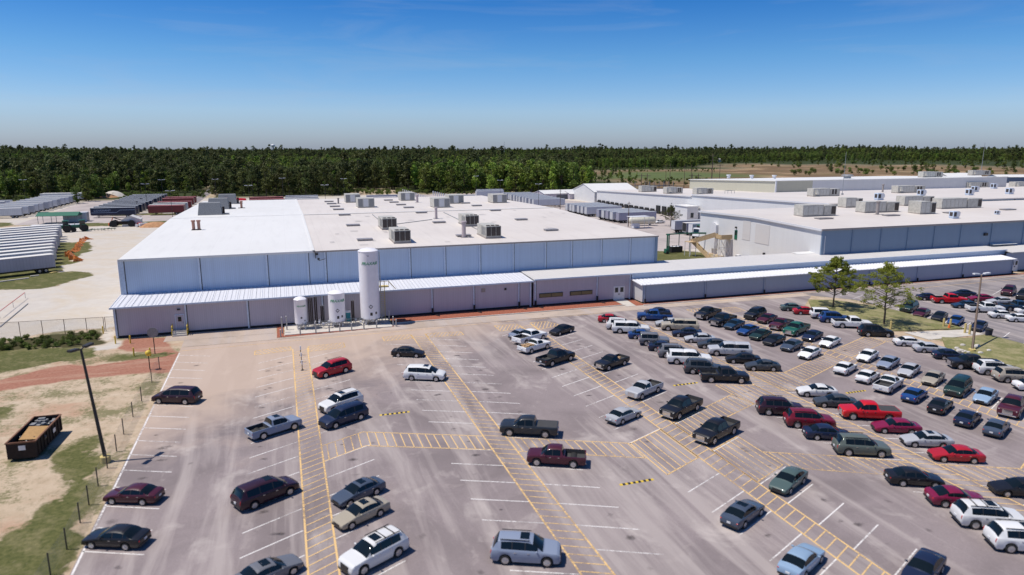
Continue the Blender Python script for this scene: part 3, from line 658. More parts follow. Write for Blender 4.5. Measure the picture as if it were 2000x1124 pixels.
# --- second front lean-to
T_ = empty("second_lean_to"); tag(T_, 'low blue-grey lean-to with a bright white ribbed roof behind the two parking lot trees', 'lean-to')
b = MB(); roof_shell(b, 61.1, 156.4, [(108.45, 3.55), (112.6, 3.95)], 0.14, 0); b.build('ribbed_roof', M['white'], T_)
b = MB(); x = 61.3
while x < 156.3: b.add([(x-.09,108.44,3.55),(x+.09,108.44,3.55),(x+.09,112.59,3.95),(x-.09,112.59,3.95),(x,108.44,3.68),(x,112.59,4.08)], [(0,1,4),(0,4,5,3),(1,2,5,4)]); x += 0.8
b.build('roof_rib', M['white'], T_)
b = MB(); b.quad((61.6,108.9,.25),(155.8,108.9,.25),(155.8,108.9,3.46),(61.6,108.9,3.46)); b.build('front_wall', M['wall_shed_b'], T_)
b = MB(); b.add([(61.6,108.9,.25),(61.6,108.9,3.46),(61.6,112.6,3.82),(61.6,112.6,.25)], [(0,1,2,3)]); b.add([(155.8,108.9,.25),(155.8,108.9,3.46),(155.8,112.6,3.82),(155.8,112.6,.25)], [(0,3,2,1)]); b.build('end_wall', M['wall_white_x'], T_)
b = MB(); b.box(61.8, 109.0, 0, 155.8, 109.2, .25); b.build('foundation_shade_strip', M['shade'], T_)
downspouts(T_, [62.0, 74.9, 88.3, 101.5, 114.5, 127.5, 140.5, 155.5], 108.9, .2, 3.4, 'wall_shed_b', False)
for x in (62.0, 74.9, 88.3, 101.5, 114.5, 127.5, 140.5, 155.5):
    b = MB(); b.box(x-.12, 108.5, 0.1, x+.12, 108.73, .9); b.build('drain_boot', M['black'], T_)

# --- right warehouse (front)
C_ = empty("right_warehouse"); tag(C_, 'white warehouse with a steel-blue front wall, a bright side wall and many rooftop units', 'warehouse')
pc = [(118.0, 10.92), (141, 11.55), (164.5, 11.0)]
b = MB(); roof_shell(b, 110, 250, pc, .3, .3); b.build('roof', M['roof_cream'], C_)
b = MB(); b.box(109.7, 117.85, 10.55, 250, 117.98, 10.95); b.build('fascia', M['trim_tan'], C_)
b = MB()
for (ya, za), (yb, zb) in zip(pc, pc[1:]): b.add([(109.55,ya,za+.03),(109.55,yb,zb+.03),(109.55,yb,zb-.45),(109.55,ya,za-.45),(109.69,ya,za+.03),(109.69,yb,zb+.03),(109.69,yb,zb-.45),(109.69,ya,za-.45)], [(0,1,2,3),(0,4,5,1),(4,7,6,5),(3,2,6,7)])
b.build('rake_trim', M['white'], C_)
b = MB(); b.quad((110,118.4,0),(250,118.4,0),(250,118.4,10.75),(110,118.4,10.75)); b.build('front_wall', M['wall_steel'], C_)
b = MB(); gable_wall(b, 110, [(118.4,10.7),(141,11.3),(164,10.75)], 0); b.build('side_wall', M['wall_white'], C_)
b = MB(); b.quad((110,164,0),(250,164,0),(250,164,10.75),(110,164,10.75)); b.build('back_wall', M['wall_white_x'], C_)
downspouts(C_, [118.5, 126.6, 134.4, 142.4, 150.6, 160.5, 171.2, 182], 118.4, 5, 10.6, 'wall_steel', False, .25)
b = MB(); b.box(110.02, 118.1, 5.0, 110.7, 118.38, 10.7); b.build('corner_trim', M['wall_steel'], C_)
b = MB(); b.tube((110.9, 118.2, 5.2), (110.9, 118.2, 9.4), .1); b.build('drain_pipe', M['white'], C_)
for ya, yb, za, zb in ((142.2, 145.1, 5.4, 10.2), (135.0, 140.2, 5.2, 9.9)):   # ribbed translucent panels on the side wall
    b = MB(); b.box(109.93, ya, za, 109.995, yb, zb); b.build('wall_panel', M['trim_w'] if 'trim_w' in M else M['roof_grey'], C_)
b = MB(); b.box(109.9, 147.2, 5.0, 109.99, 148.3, 7.4); dr = b.build('side_door', M['green_paint'], C_)
b = MB(); b.box(109.86, 147.4, 6.2, 109.898, 148.1, 7.2); b.build('window', M['glass'], dr)
b = MB(); b.box(109.6, 147.5, 7.9, 109.99, 147.9, 8.3); b.build('door_lamp', M['dark_metal'], C_)
b = MB(); b.box(109.6, 136.0, 2.6, 109.99, 136.5, 3.2); b.build('wall_box', M['dark_metal'], C_)
b = MB(); b.box(158, 118.0, 7.6, 159, 118.39, 8.2); b.build('wall_lamp', M['dark_metal'], C_)
b = MB(); b.add([(109.3,155.5,1.5),(109.3,158,1.5),(109.3,158,7.9),(109.3,157.3,8.5),(109.3,156.2,8.5),(109.3,155.5,7.9),(109.98,155.5,1.5),(109.98,158,1.5),(109.98,158,7.9),(109.98,157.3,8.5),(109.98,156.2,8.5),(109.98,155.5,7.9)], [(0,1,2,3,4,5),(0,6,7,1),(1,7,8,2),(2,8,9,3),(3,9,10,4),(4,10,11,5),(5,11,6,0)]); b.build('duct', M['white'], C_)

# --- back warehouse
D_ = empty("back_warehouse"); tag(D_, 'very large white warehouse behind, its long side wall lined with truck docks', 'warehouse')
pd = [(164.6, 11.75), (225, 10.3), (238, 9.95)]; pd2 = [(238.02, 9.3), (326, 6.6)]
b = MB(); roof_shell(b, 155, 420, pd, .3, .2); roof_shell(b, 155, 420, pd2, .3, .2); b.build('roof', M['roof_cream'], D_)
b = MB(); gable_wall(b, 155.1, [(164.8,11.5),(225,10.05),(238,9.7)], 0); gable_wall(b, 155.1, [(238.02,9.05),(325.5,6.4)], 1.25); b.build('side_wall', M['wall_white'], D_)
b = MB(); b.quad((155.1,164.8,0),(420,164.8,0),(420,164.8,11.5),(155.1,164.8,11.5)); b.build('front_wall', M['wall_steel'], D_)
b = MB(); b.quad((155.1,325.5,0),(420,325.5,0),(420,325.5,6.3),(155.1,325.5,6.3)); b.quad((155.4,238,0),(155.4,325.5,0),(155.4,325.5,1.3),(155.4,238,1.3)); b.build('back_wall', M['wall_white_x'], D_)
for i in range(17):
    y = 242+i*4.9
    b = MB(); b.box(154.6, y, .1, 155.09, y+3.0, 3.6 if i < 5 else 1.9); b.build('dock_door', M['black'], D_)
b = MB(); b.box(154.75, 164.5, 11.35, 154.85, 238, 11.5) if 0 else None
b.add([(154.7,164.6,11.85),(154.7,238,10.05),(154.7,238,9.6),(154.7,164.6,11.35)], [(0,1,2,3)]); b.add([(154.7,238.02,9.4),(154.7,326,6.7),(154.7,326,6.3),(154.7,238.02,9.0)], [(0,1,2,3)]); b.build('rake_trim', M['white'], D_)
downspouts(D_, [232, 241, 250, 259, 268, 277, 286], 164.8, 9, 11.5, 'trim_dark', False, .3)
# raised tan-walled section on its roof
E_ = D_
pe = [(250, 14.1), (318, 11.9)]
b = MB(); roof_shell(b, 205, 345, pe, .25, .3); b.build('raised_roof', M['roof_white'], E_)
b = MB(); gable_wall(b, 205.2, [(250.2,13.9),(317.5,11.75)], 6.5); b.quad((205.2,250.2,8),(225,250.2,8),(225,250.2,13.9),(205.2,250.2,13.9)); b.build('tan_wall', M['wall_tan'], E_)
b = MB(); b.quad((225.02,250.2,8),(344.8,250.2,8),(344.8,250.2,13.9),(225.02,250.2,13.9)); b.build('grey_wall', M['wall_white_x'], E_)
b = MB(); b.box(204.8, 249.8, 8.5, 205.5, 250.18, 13.9); b.build('corner_trim', M['white'], E_)
for (px, py) in ((1423, 346), (1468, 347), (1512, 347)):
    x, y = G(px, py, 13.2); b = MB(); b.tube((x, y, 12.6), (x, y, 13.8), .8, n=12); b.tube((x, y, 13.8), (x, y, 14.4), 1.15, n=12); b.build('roof_ventilator', M['white'], E_)
for (px, py) in ((1655, 345), (1812, 341)):
    x, y = G(px, py, 14.4); b = MB(); b.tube((x, y, 13.2), (x, y, 14.8), 1.7, n=14); b.tube((x, y, 14.8), (x, y, 15.3), 3.0, 2.2, n=14); b.build('roof_ventilator', M['grey_metal'], E_)

# gabled sheds beyond
def gable_shed(name, lab, c, L, Wd, h, rise, rz, wall, roof, cat='shed', doors=False):
    t = empty(name, (c[0], c[1], float(terrain(c[0], c[1]))), rz); tag(t, lab, cat)
    b = MB(); b.box(-L/2, -Wd/2, 0, L/2, Wd/2, h)
    b.add([(-L/2,-Wd/2,h),(-L/2,Wd/2,h),(-L/2,0,h+rise)], [(0,2,1)]); b.add([(L/2,-Wd/2,h),(L/2,Wd/2,h),(L/2,0,h+rise)], [(0,1,2)])
    b.build('wall', M[wall], t)
    b = MB(); e = .3; dz = rise*e/(Wd/2)
    for s in (-1, 1): b.add([(-L/2-e,s*(Wd/2+e),h-dz+.02),(L/2+e,s*(Wd/2+e),h-dz+.02),(L/2+e,0,h+rise+.02),(-L/2-e,0,h+rise+.02),(-L/2-e,s*(Wd/2+e),h-dz+.14),(L/2+e,s*(Wd/2+e),h-dz+.14),(L/2+e,0,h+rise+.14),(-L/2-e,0,h+rise+.14)], [(4,5,6,7),(0,3,2,1),(0,1,5,4),(0,4,7,3),(1,2,6,5)])
    b.build('roof', M[roof], t)
    if doors: b = MB(); b.box(-L*.2, -Wd/2-.06, 0, L*.2, -Wd/2-.004, h*.8); b.build('door', M['trim_dark'], t)
    return t
x, y = G(1150, 392, 0); gable_shed('gabled_annex', 'white gable-roofed annex with a dark overhang at the far end of the docks', (168, 342), 26, 28, 5.5, 3.6, 0, 'wall_white', 'roof_white', 'building')
g1 = G(1092, 388); gable_shed('storage_shed', 'white-roofed storage shed behind the parked trailers, the wider one', g1, 26, 12, 3.2, 1.6, R(8), 'wall_shed', 'roof_white', doors=True)
g1 = G(1122, 388); gable_shed('storage_shed', 'small white-roofed storage shed at the right of the wider one by the trees', g1, 12, 10, 3.0, 1.3, R(8), 'wall_shed', 'roof_white', doors=True)
x, y = G(1866, 352, 2); gable_shed('field_barn', 'white metal barn with a gable end just beyond the warehouse roof', (x, y), 26, 16, 5, 2.6, R(-12), 'wall_white_x', 'roof_white', 'barn', True)
x, y = G(1889, 351, 2); gable_shed('open_barn', 'open-sided white-roofed barn touching the metal barn on its right', (x, y), 16, 18, 5, 2.4, R(-40), 'wall_steel', 'roof_white', 'barn')
x, y = G(1970, 352, 2); gable_shed('field_shed', 'white metal shed standing alone in the field at the far right', (x, y), 30, 14, 4.6, 1.8, R(-14), 'wall_steel', 'roof_white', 'shed')
x, y = G(1404, 318, 0); gable_shed('farmhouse', 'tiny pale farmhouse among trees on the distant rise', (x, y), 16, 9, 4, 2.6, R(10), 'wall_white_x', 'roof_grey', 'house')

# lean office box at the docks
x, y = (149.5, 232); t = empty('dock_office', (x, y, 0)); tag(t, 'small white block with one dark window against the dock wall behind the court tree', 'building')
b = MB(); b.box(0, 0, 0, 5.0, 9, 5.6); b.build('wall', M['wall_white'], t); b = MB(); b.box(-.3, -.3, 5.61, 5.2, 9.3, 5.8); b.build('roof', M['roof_white'], t)
b = MB(); b.box(1.6, -.06, 1.3, 2.9, -.004, 3.2); b.build('window', M['glass'], t)

# ---------------------------------------------------------------- rooftop equipment
def zroof(x, y):
    if x < 100: return np.interp(y, [120, 176, 248.5], [10.92, 12.0, 10.75]) - (0.09 if x > 4.4 else 0)
    if y < 164.5: return np.interp(y, [118, 141, 164.5], [10.92, 11.55, 11.0])
    if x > 205 and y > 250: return np.interp(y, [250, 318], [14.1, 11.9])
    if y < 238: return np.interp(y, [164.6, 225, 238], [11.75, 10.3, 9.95])
    return np.interp(y, [238, 326], [9.3, 6.6])
hv = []
def hvac_big(x, y, lab):
    t = empty('rooftop_unit', (x, y, zroof(x, y)-.05)); tag(t, lab, 'rooftop unit', 'rooftop air handling units')
    t.scale = (.80, .84, .82)
    b = MB(); b.box(-2.0, -3.9, 0, 2.0, 3.9, .35); b.build('curb', M['trim_tan'], t)
    b = MB(); b.box(-1.9, -3.8, .35, 1.9, 3.8, 2.9); b.box(-1.97, .2, .4, -1.905, 3.6, 2.8); b.build('cabinet', M['hvac'], t, bevel=.05)
    b = MB()
    for i in range(3): b.box(-1.75+i*1.2, -3.87, .6, -.7+i*1.2, -3.805, 2.7)
    b.build('coil_grille', M['louver'], t)
    b = MB()
    for i in range(3): b.box(-1.95, -3.3+i*1.1, .7, -1.905, -2.5+i*1.1, 2.6)
    b.build('side_louver', M['hvac_grey'], t)
    for i in range(3):
        b = MB(); b.tube((-1.15+i*1.15, -2.9, 2.9), (-1.15+i*1.15, -2.9, 3.05), .5, n=12); b.tube((-1.15+i*1.15, -2.9, 3.05), (-1.15+i*1.15, -2.9, 3.07), .38, n=12); b.build('fan', M['louver'], t)
    return t
hvac_big(20.9, 146.5, 'large beige rooftop unit with three dark grilles, behind the similar one left of centre')
hvac_big(20.4, 127.5, 'large beige rooftop unit with three dark grilles, nearest on the left of the cream roof')
hvac_big(38.9, 147.0, 'large beige rooftop unit behind the front right one on the cream roof')
hvac_big(38.2, 128.8, 'large beige rooftop unit nearest the warehouse front, right of centre')
def hvac_mid(x, y, lab, s=1.0, rz=0, Lx=4.6, Ly=5.6, h=2.7):
    t = empty('rooftop_unit', (x, y, zroof(x, y)-.05), rz); tag(t, lab, 'rooftop unit', 'rooftop air handling units')
    b = MB(); b.box(-Lx/2, -Ly/2, .25, Lx/2, Ly/2, h); b.build('cabinet', M['hvac'], t, bevel=.05)
    b = MB(); b.box(-Lx/2+.1, -Ly/2-.04, .4, -Lx/2+1.3, -Ly/2-.004, h-.2); b.box(Lx/2-1.5, -Ly/2-.04, .4, Lx/2-.2, -Ly/2-.004, h-.2); b.build('side_louver', M['hvac_grey'], t)
    b = MB(); b.box(-Lx/2+1.5, -Ly/2-.05, .4, Lx/2-1.7, -Ly/2-.006, h-.2); b.build('access_door', M['wall_white_x'], t)
    b = MB(); b.box(-Lx/2+.1, -Ly/2+.1, 0, Lx/2-.1, Ly/2-.1, .25); b.build('curb', M['trim_tan'], t)
    return t
for (px, py), lab in zip([(690,395),(716,408),(797,391),(864,409),(892,399),(977,398)],
    ['beige rooftop unit farthest left at the back of the cream roof', 'beige rooftop unit just in front of and right of the back left one', 'beige rooftop unit at the very back edge of the cream roof beside a pale vent', 'beige rooftop unit just behind the roof ridge, left of two', 'beige rooftop unit behind the ridge with a pale panel, middle right', 'beige rooftop unit at the back right of the cream roof']):
    x, y = G(px, py, 11.3); hvac_mid(x, y+3, lab)
for i, (px, py) in enumerate([(412,424),(428,410),(445,397)]):
    x, y = G(px, py, 11.4); t = empty('exhaust_fan_unit', (x, y+1, zroof(x, y))); tag(t, ['dark grey ribbed fan unit nearest on the left white roof','dark grey ribbed fan unit, middle of the three on the white roof','pale grey ribbed fan unit farthest back on the white roof'][i], 'rooftop unit', 'ribbed fan units on the white roof')
    b = MB(); b.add([(-2.9,-1.6,0),(2.7,-1.6,0),(2.7,1.6,0),(-2.9,1.6,0),(-2.5,-.9,3.0),(2.3,-.9,3.0),(2.3,1.2,3.0),(-2.5,1.2,3.0)], [(0,1,5,4),(1,2,6,5),(2,3,7,6),(3,0,4,7),(4,5,6,7)]); b.build('housing', M['hvac_grey'], t, bevel=.08)
    b = MB(); b.box(2.7, -1.2, .1, 4.2, .6, .3); b.build('duct', M['hvac_grey'], t); b = MB(); b.box(2.72, -.8, .3, 3.2, .2, 1.9); b.build('motor_box', M['rust'], t)
for (px, py), lab in (((384,452), 'pair of short red-brown vent stacks on the left white roof'), ((443,398), 'short orange vent stack by the far fan unit'), ((472,408), 'small brown vent stack alone on the white roof')):
    x, y = G(px, py, 11.3); t = empty('vent_stack', (x, y, zroof(x, y))); tag(t, lab, 'vent')
    b = MB(); 
    for dx in ((-.5, .5) if px == 384 else (0,)): b.tube((dx, 0, 0), (dx, 0, 1.7), .3, n=10); b.tube((dx, 0, 1.7), (dx, 0, 2.0), .42, n=10)
    b.build('stack', simple('terracotta_vent', (.42,.22,.16), .7) if 'terracotta_vent' not in bpy.data.materials else bpy.data.materials['terracotta_vent'], t)
    b = MB(); b.box(-.9, -.5, .0, .9, .5, .12); b.build('flashing', M['rust'], t)
sk0 = None
for gx, col_ in ((14.2, 'left'), (33.3, 'middle'), (53, 'right')):
    for j, y in enumerate((130, 152, 172.8, 191, 204, 217.5, 229.5)):
        if gx == 53 and j == 0: y = 133
        nm = ['front', 'second', 'third', 'fourth', 'fifth', 'sixth', 'farthest'][j]
        lab = f'flat grey smoke vent on the cream roof, {nm} from the front in the {col_} column'
        if sk0 is None:
            sk0 = empty('roof_smoke_vent', (0,0,0)); b = MB(); b.box(-1.35, -.75, 0, 1.35, .75, .3); b.build('curb', M['skylight'], sk0); b = MB(); b.box(-1.45, -.85, .3, 1.45, .85, .42); b.build('lid', M['skylight'], sk0, bevel=.04); o = sk0
            kk = KIDS(sk0)
        else: o = copy_tree(sk0, None, kk)
        o.location = (gx, y, zroof(gx, y)-.06); tag(o, lab, 'smoke vent', 'smoke vents on the warehouse roof')
for (px, py), lab in (((1570,411), 'flat dark smoke vent at the left edge of the right warehouse roof'), ((1609,428), 'flat dark smoke vent below the left long unit on the right warehouse'), ((1740,422), 'flat dark smoke vent beside the short dark pipe'), ((1858,417), 'flat dark smoke vent behind the small front fan'), ((1968,411), 'flat dark smoke vent at the far right of the right warehouse')):
    x, y = G(px, py, 11.3); o = copy_tree(sk0, None, kk); o.location = (x, y, zroof(x, y)-.06); o.scale = (1.5, 1.2, .8); tag(o, lab, 'smoke vent', 'smoke vents on the right warehouse roof')
for (px, py, h, r_), lab in (((852,431,2.6,.32), 'pinkish vent pipe on the roof ridge line'), ((906,462,3.0,.42), 'thick pinkish vent pipe near the front of the cream roof'), ((815,396,2.3,.38), 'pale vent pipe with a cap at the back of the cream roof'),
                     ((1713,421,3.2,.4), 'short dark pipe on the right warehouse roof'), ((1724,372,3.0,.35), 'dark vent pipe on the back warehouse roof'), ((661,398,1.6,.25), 'small dark cone vent at the back left of the cream roof')):
    x, y = G(px, py, 11.2); t = empty('vent_pipe', (x, y, zroof(x, y)-.1)); tag(t, lab, 'vent pipe')
    mt = 'trim_tan' if px in (1713, 1724, 661) else 'pinkpipe'
    if 'pinkpipe' not in M: M['pinkpipe'] = simple('pinkish_pipe', (.50,.42,.42), .5)
    b = MB(); b.tube((0,0,0), (0,0,h), r_, n=10); b.build('pipe', M[mt], t); b = MB(); b.tube((0,0,h), (0,0,h+.25), r_*1.4, n=10); b.build('cap', M[mt], t); b = MB(); b.box(-.7,-.7,0,.7,.7,.14); b.build('flashing', M['skylight'], t)
def hvac_long(px, py, L, lab, h=2.9, base=11.3, dark=True, w_=3.2, rz=0.0, sloped=False):
    x, y = G(px, py, base); t = empty('long_rooftop_unit', (x, y+w_/2, zroof(x, y)-.05), rz); tag(t, lab, 'rooftop unit', 'long rooftop units')
    b = MB(); b.box(-L/2, -w_/2+.1, 0, L/2, w_/2-.1, .3); b.build('curb', M['trim_tan'], t)
    b = MB(); b.box(-L/2, -w_/2, .3, L*.12, w_/2, h); b.box(L*.14, -w_/2, .3, L/2, w_/2, h*.93)
    b.build('cabinet', M['hvac'], t, bevel=.05)
    b = MB()
    nn = max(2, int(L/2.2))
    for i in range(nn): b.box(-L/2+.25+i*L*.6/nn, -w_/2-.03, .55, -L/2+.18+(i+.8)*L*.6/nn, -w_/2-.004, h-.3)
    b.build('access_door', M['hvac_l'] if 'hvac_l' in M else M['hvac'], t)
    b = MB()
    if dark: b.box(L/2-.02, -w_/2+.2, .6, L/2+.05, w_/2-.2, h-.4); b.box(L/2-1.5, -w_/2-.04, .5, L/2-.2, -w_/2-.004, h-.5)
    else: b.box(L*.2, -w_/2-.04, .7, L*.27, -w_/2-.004, h-.4); b.box(L*.31, -w_/2-.04, .7, L*.38, -w_/2-.004, h-.4)
    b.build('intake_grille', M['louver'], t)
    if sloped: b = MB(); b.add([(-L/2+.8,-w_/2-.9,.9),(-L/2+1.9,-w_/2-.9,.9),(-L/2+1.9,-w_/2-.02,h-.3),(-L/2+.8,-w_/2-.02,h-.3),(-L/2+.8,-w_/2-.02,.9),(-L/2+1.9,-w_/2-.02,.9)], [(0,1,2,3),(0,3,4),(1,5,2)]); b.build('rain_hood', M['hvac'], t)
    return t
M['hvac_l'] = simple('light_unit_panel', (0.56, 0.545, 0.50), 0.5, 0, .15, 2)
hvac_long(1600, 424, 10.2, 'long beige rooftop unit with a black open end, farthest left on the right warehouse')
hvac_long(1668, 405, 6, 'long beige rooftop unit behind the dark pipe, its rear half hidden')
hvac_long(1722, 417, 11.4, 'long beige rooftop unit just behind the dark pipe')
hvac_long(1795, 401, 11.5, 'long beige rooftop unit with a blue-grey fan standing behind it')
hvac_long(1812, 419, 5.2, 'white boxy rooftop unit with a black slot near its top', 3.3, w_=3.8)
hvac_long(1878, 409, 15, 'longest beige rooftop unit on the right warehouse, at its right')
hvac_long(1268, 370, 8, 'grey rooftop unit at the far edge of the back warehouse, left of three', base=9, dark=True)
hvac_long(1318, 375, 8, 'small beige rooftop unit at the left of the back warehouse roof', base=9.3, dark=False, sloped=True)
hvac_long(1377, 377, 8, 'small beige rooftop unit above the long white side wall', base=9.9, dark=False, sloped=True)
hvac_long(1614, 383, 12, 'beige rooftop unit on a long curb beside the thin roof mast', base=11, dark=False, sloped=True)
hvac_long(1780, 376, 14, 'beige rooftop unit on the middle of the back warehouse roof', base=10.9, dark=False, sloped=True)
hvac_long(1820, 363, 13, 'beige rooftop unit in front of the raised grey wall', base=9.5, dark=False, sloped=True)
hvac_long(1910, 365, 14, 'beige rooftop unit at the upper right, nearer of two', base=9.5, dark=False, sloped=True)
hvac_long(1915, 356, 14, 'beige rooftop unit at the upper right, farther of two', base=8.8, dark=False, sloped=True)
hvac_long(2000, 365, 12, 'beige rooftop unit cut by the right edge of the view', base=9.8, dark=False, sloped=True)
x, y = G(1425, 376, 10); t = empty('roof_frame', (x, y, zroof(x, y))); tag(t, 'small bare pipe frame on the back warehouse roof', 'roof frame')
b = MB()
for sx in (-1.6, 1.6):
    for sy in (-1, 1): b.bar((sx, sy, 0), (sx, sy, 1.6), .12)
for sy in (-1, 1): b.bar((-1.6, sy, 1.6), (1.6, sy, 1.6), .12)
for sx in (-1.6, 1.6): b.bar((sx, -1, 1.6), (sx, 1, 1.6), .12)
b.build('frame', M['grey_metal'], t)
for (px, py, bz), lab in (((1716,393,11.2), 'blue-grey blower fan behind the middle long units'), ((1799,383,11.2), 'blue-grey blower fan peeping over a long unit'), ((1893,382,11.2), 'blue-grey blower fan, nearer of the pair on the right'), ((1904,374,11), 'blue-grey blower fan, farther of the pair on the right'), ((1971,381,11), 'blue-grey blower fan at the far right'), ((1941,368,10.5), 'pale blue blower fan beside the upper right unit'), ((1863,427,11.1), 'small white fan at the front eave of the right warehouse'), ((1947,420,11.1), 'tiny white roof vent near the right front eave')):
    x, y = G(px, py, bz); s = .45 if px == 1947 else (.8 if px == 1863 else 1)
    t = empty('blower_fan', (x, y, zroof(x, y)-.05)); t.scale = (s,)*3; tag(t, lab, 'roof fan', 'blower fans on the right roofs')
    b = MB(); b.box(-1.3, -.8, .3, .2, .8, 2.3); b.box(-1.2, -.7, 0, 1.5, .7, .3); b.build('casing', M['trim'], t, bevel=.05)
    b = MB(); b.lathe([(.3, -.6), (1.0, -.5), (1.0, .5), (.3, .6)], (.9, 0, 1.3), 14, 'Y'); b.build('scroll', M['white'], t)
    b = MB(); b.box(-1.34, -.5, .8, -1.305, .5, 2.0); b.box(-1.1, -.85, .7, -.1, -.805, 2.0); b.build('grille', M['louver'], t)
for (px, py0, py1, bz, r_), lab in (((1645,380,308,10.9,.10), 'tall thin steel mast rising from the back warehouse roof'), ((1914,352,303,8.5,.16), 'tall pale mast beyond the right roofs')):
    x, y = G(px, py0, bz); z0 = zroof(x, y); d = math.hypot(x, y)
    t = empty('roof_mast', (x, y, z0)); tag(t, lab, 'mast'); b = MB(); b.tube((0,0,0), (0,0,(py0-py1)*d/1336*1.02), r_, r_*.5, 6); b.build('pole', M['grey_metal'], t)
    b = MB(); b.cbox((0,0,.3), (.6,.6,.6)); b.build('base', M['grey_metal'], t)

b = MB()
for (xa, ya, xb, yb) in ((20.5, 131, 20.5, 143), (20.9, 150, 33, 158), (38.5, 132.5, 38.5, 143.5), (38.9, 150.5, 38.9, 172), (20.9, 150, 20.9, 172)):
    b.bar((xa, ya, zroof(xa, ya)+.10), (xb, yb, zroof(xb, yb)+.10), .13)
b.build('conduit', M['grey_metal'], A_)
M['patch'] = simple('roof_patch', (.54, .50, .47), .6, 0, .2, 1, obj=False)
b = MB(); rs = random.Random(31)
for i in range(26):
    x, y = rs.uniform(7, 68), rs.uniform(123, 172); dx, dy = rs.uniform(.4, 1.6), rs.uniform(.4, 2.5); z = lambda yy: zroof(x, yy)+.03
    b.quad((x, y, z(y)), (x+dx, y, z(y)), (x+dx, y+dy, z(y+dy)), (x, y+dy, z(y+dy)))
o = b.build('roof_patch', M['patch'], A_); o['kind'] = 'stuff'

# ---------------------------------------------------------------- gas tanks on their pad
def text_mesh(txt, size, ext=0.01, shear=0.0):
    c_ = bpy.data.curves.new("t", 'FONT'); c_.body = txt; c_.size = size; c_.extrude = ext; c_.shear = shear; c_.align_x = 'CENTER'; c_.align_y = 'CENTER'
    o = bpy.data.objects.new("t", c_); COL.objects.link(o); bpy.context.view_layer.update()
    me = bpy.data.meshes.new_from_object(o.evaluated_get(bpy.context.evaluated_depsgraph_get())); bpy.data.objects.remove(o); bpy.data.curves.remove(c_); return me
M['txt_green'] = simple('green_lettering', (0.005, 0.30, 0.10), 0.5)
def wrap_text(txt, size, r_, z, ang, parent, name, mat, shear=0.3):
    """lettering bent round a tank of radius r_, centred at angle ang"""
    me = text_mesh(txt, size, .012, shear); 
    for v_ in me.vertices:
        a = ang+v_.co.x/r_; rr = r_+.02+v_.co.z; v_.co = (rr*math.cos(a), rr*math.sin(a), z+v_.co.y)
    me.materials.clear(); me.materials.append(mat); return link(name, me, parent)
def tank(x, y, r_, h, leg, lab, scale=1.0):
    t = empty('gas_tank', (x, y, .14)); tag(t, lab, 'gas tank', 'white gas tanks on the pad')
    b = MB(); b.lathe([(r_*.55, leg-.25), (r_*.85, leg-.05), (r_, leg+.15), (r_, h-.25), (r_*1.02, h-.22), (r_*1.02, h-.1), (r_*.75, h+.12), (r_*.3, h+.28), (.05, h+.32)], n=36); b.build('shell', M['white_tank'], t, smooth=35)
    for i in range(4):
        a = math.pi/4+i*math.pi/2; b = MB(); b.box(-.1, -.1, 0, .1, .1, leg+.3); b.v = [(p[0]+math.cos(a)*r_*.8, p[1]+math.sin(a)*r_*.8, p[2]) for p in b.v]; b.build('leg', M['white_tank'], t)
    ang = math.atan2(-y, -x)+.12
    wrap_text('PRAXAIR', .62*scale, r_, h*(.83 if h > 8 else .77), ang, t, 'name_lettering', M['txt_green'])
    # hazard diamond and small placards
    def placard(a, z, s, mt, nm, dia=False):
        b = MB(); p_ = [(-s,0),(0,-s),(s,0),(0,s)] if dia else [(-s,-s*1.3),(s,-s*1.3),(s,s*1.3),(-s,s*1.3)]
        fr = [( (r_+.02)*math.cos(a+u/r_), (r_+.02)*math.sin(a+u/r_), z+w2) for u, w2 in p_]; bk = [( (r_-.03)*math.cos(a+u/r_), (r_-.03)*math.sin(a+u/r_), z+w2) for u, w2 in p_]
        b.add(fr+bk, [(0,1,2,3),(7,6,5,4)]+[(i,4+i,4+(i+1)%4,(i+1)%4) for i in range(4)]); b.build(nm, mt, t)
    zb = leg+2.0*scale
    placard(ang-.05, zb, .32*scale, M['dark_metal'], 'hazard_diamond', True)
    if h > 5: placard(ang-.02, zb-1.1*scale, .17*scale, M['dark_metal'], 'placard'); placard(ang+.5, zb-1.0*scale, .13*scale, M['dark_metal'], 'placard')
    else: placard(ang+.5, zb-.9*scale, .15*scale, M['dark_metal'], 'placard')
    # plumbing under the tank, facing the viewer
    b = MB(); rs = random.Random(int(x*10)); fx, fy = math.cos(ang), math.sin(ang)
    for i in range(9):
        u = rs.uniform(-.9, .9)*r_; q0 = (fx*r_*.75-fy*u, fy*r_*.75+fx*u, rs.uniform(.2, .9)); q1 = (q0[0]+rs.uniform(-.5, .5), q0[1]+rs.uniform(-.5, .2), rs.uniform(.1, 1.2)); b.bar(q0, q1, .07)
    for i in range(3): u = (i-1)*.5*r_; b.cbox((fx*r_*.9-fy*u, fy*r_*.9+fx*u, .7), (.3, .3, .35))
    b.build('valve_manifold', M['grey_metal'], t); return t
tank(1.6, 109.7, .96, 4.85, .8, 'smallest white gas tank, leftmost on the pad', .55)
tank(7.15, 109.8, 1.3, 5.5, .7, 'medium white gas tank with green lettering, between the other two', 1.0)
tall = tank(12.4, 109.8, 1.56, 12.0, .8, 'tallest white gas tank, towering above the warehouse roof', 1.1)
b = MB(); 
for s in (-.35, .35): b.bar((1.75, s, .5), (1.75, s, 11.6), .07)
z = .8
while z < 11.5: b.bar((1.75, -.35, z), (1.75, .35, z), .05); z += .4
b.build('ladder', M['grey_metal'], tall)
b = MB(); b.bar((-1.5, -.6, 11.75), (-.2, -1.62, 11.2), .05).bar((-.2, -1.62, 11.2), (1.5, -.5, 11.75), .05); b.build('lifting_cable', M['dark_metal'], tall)
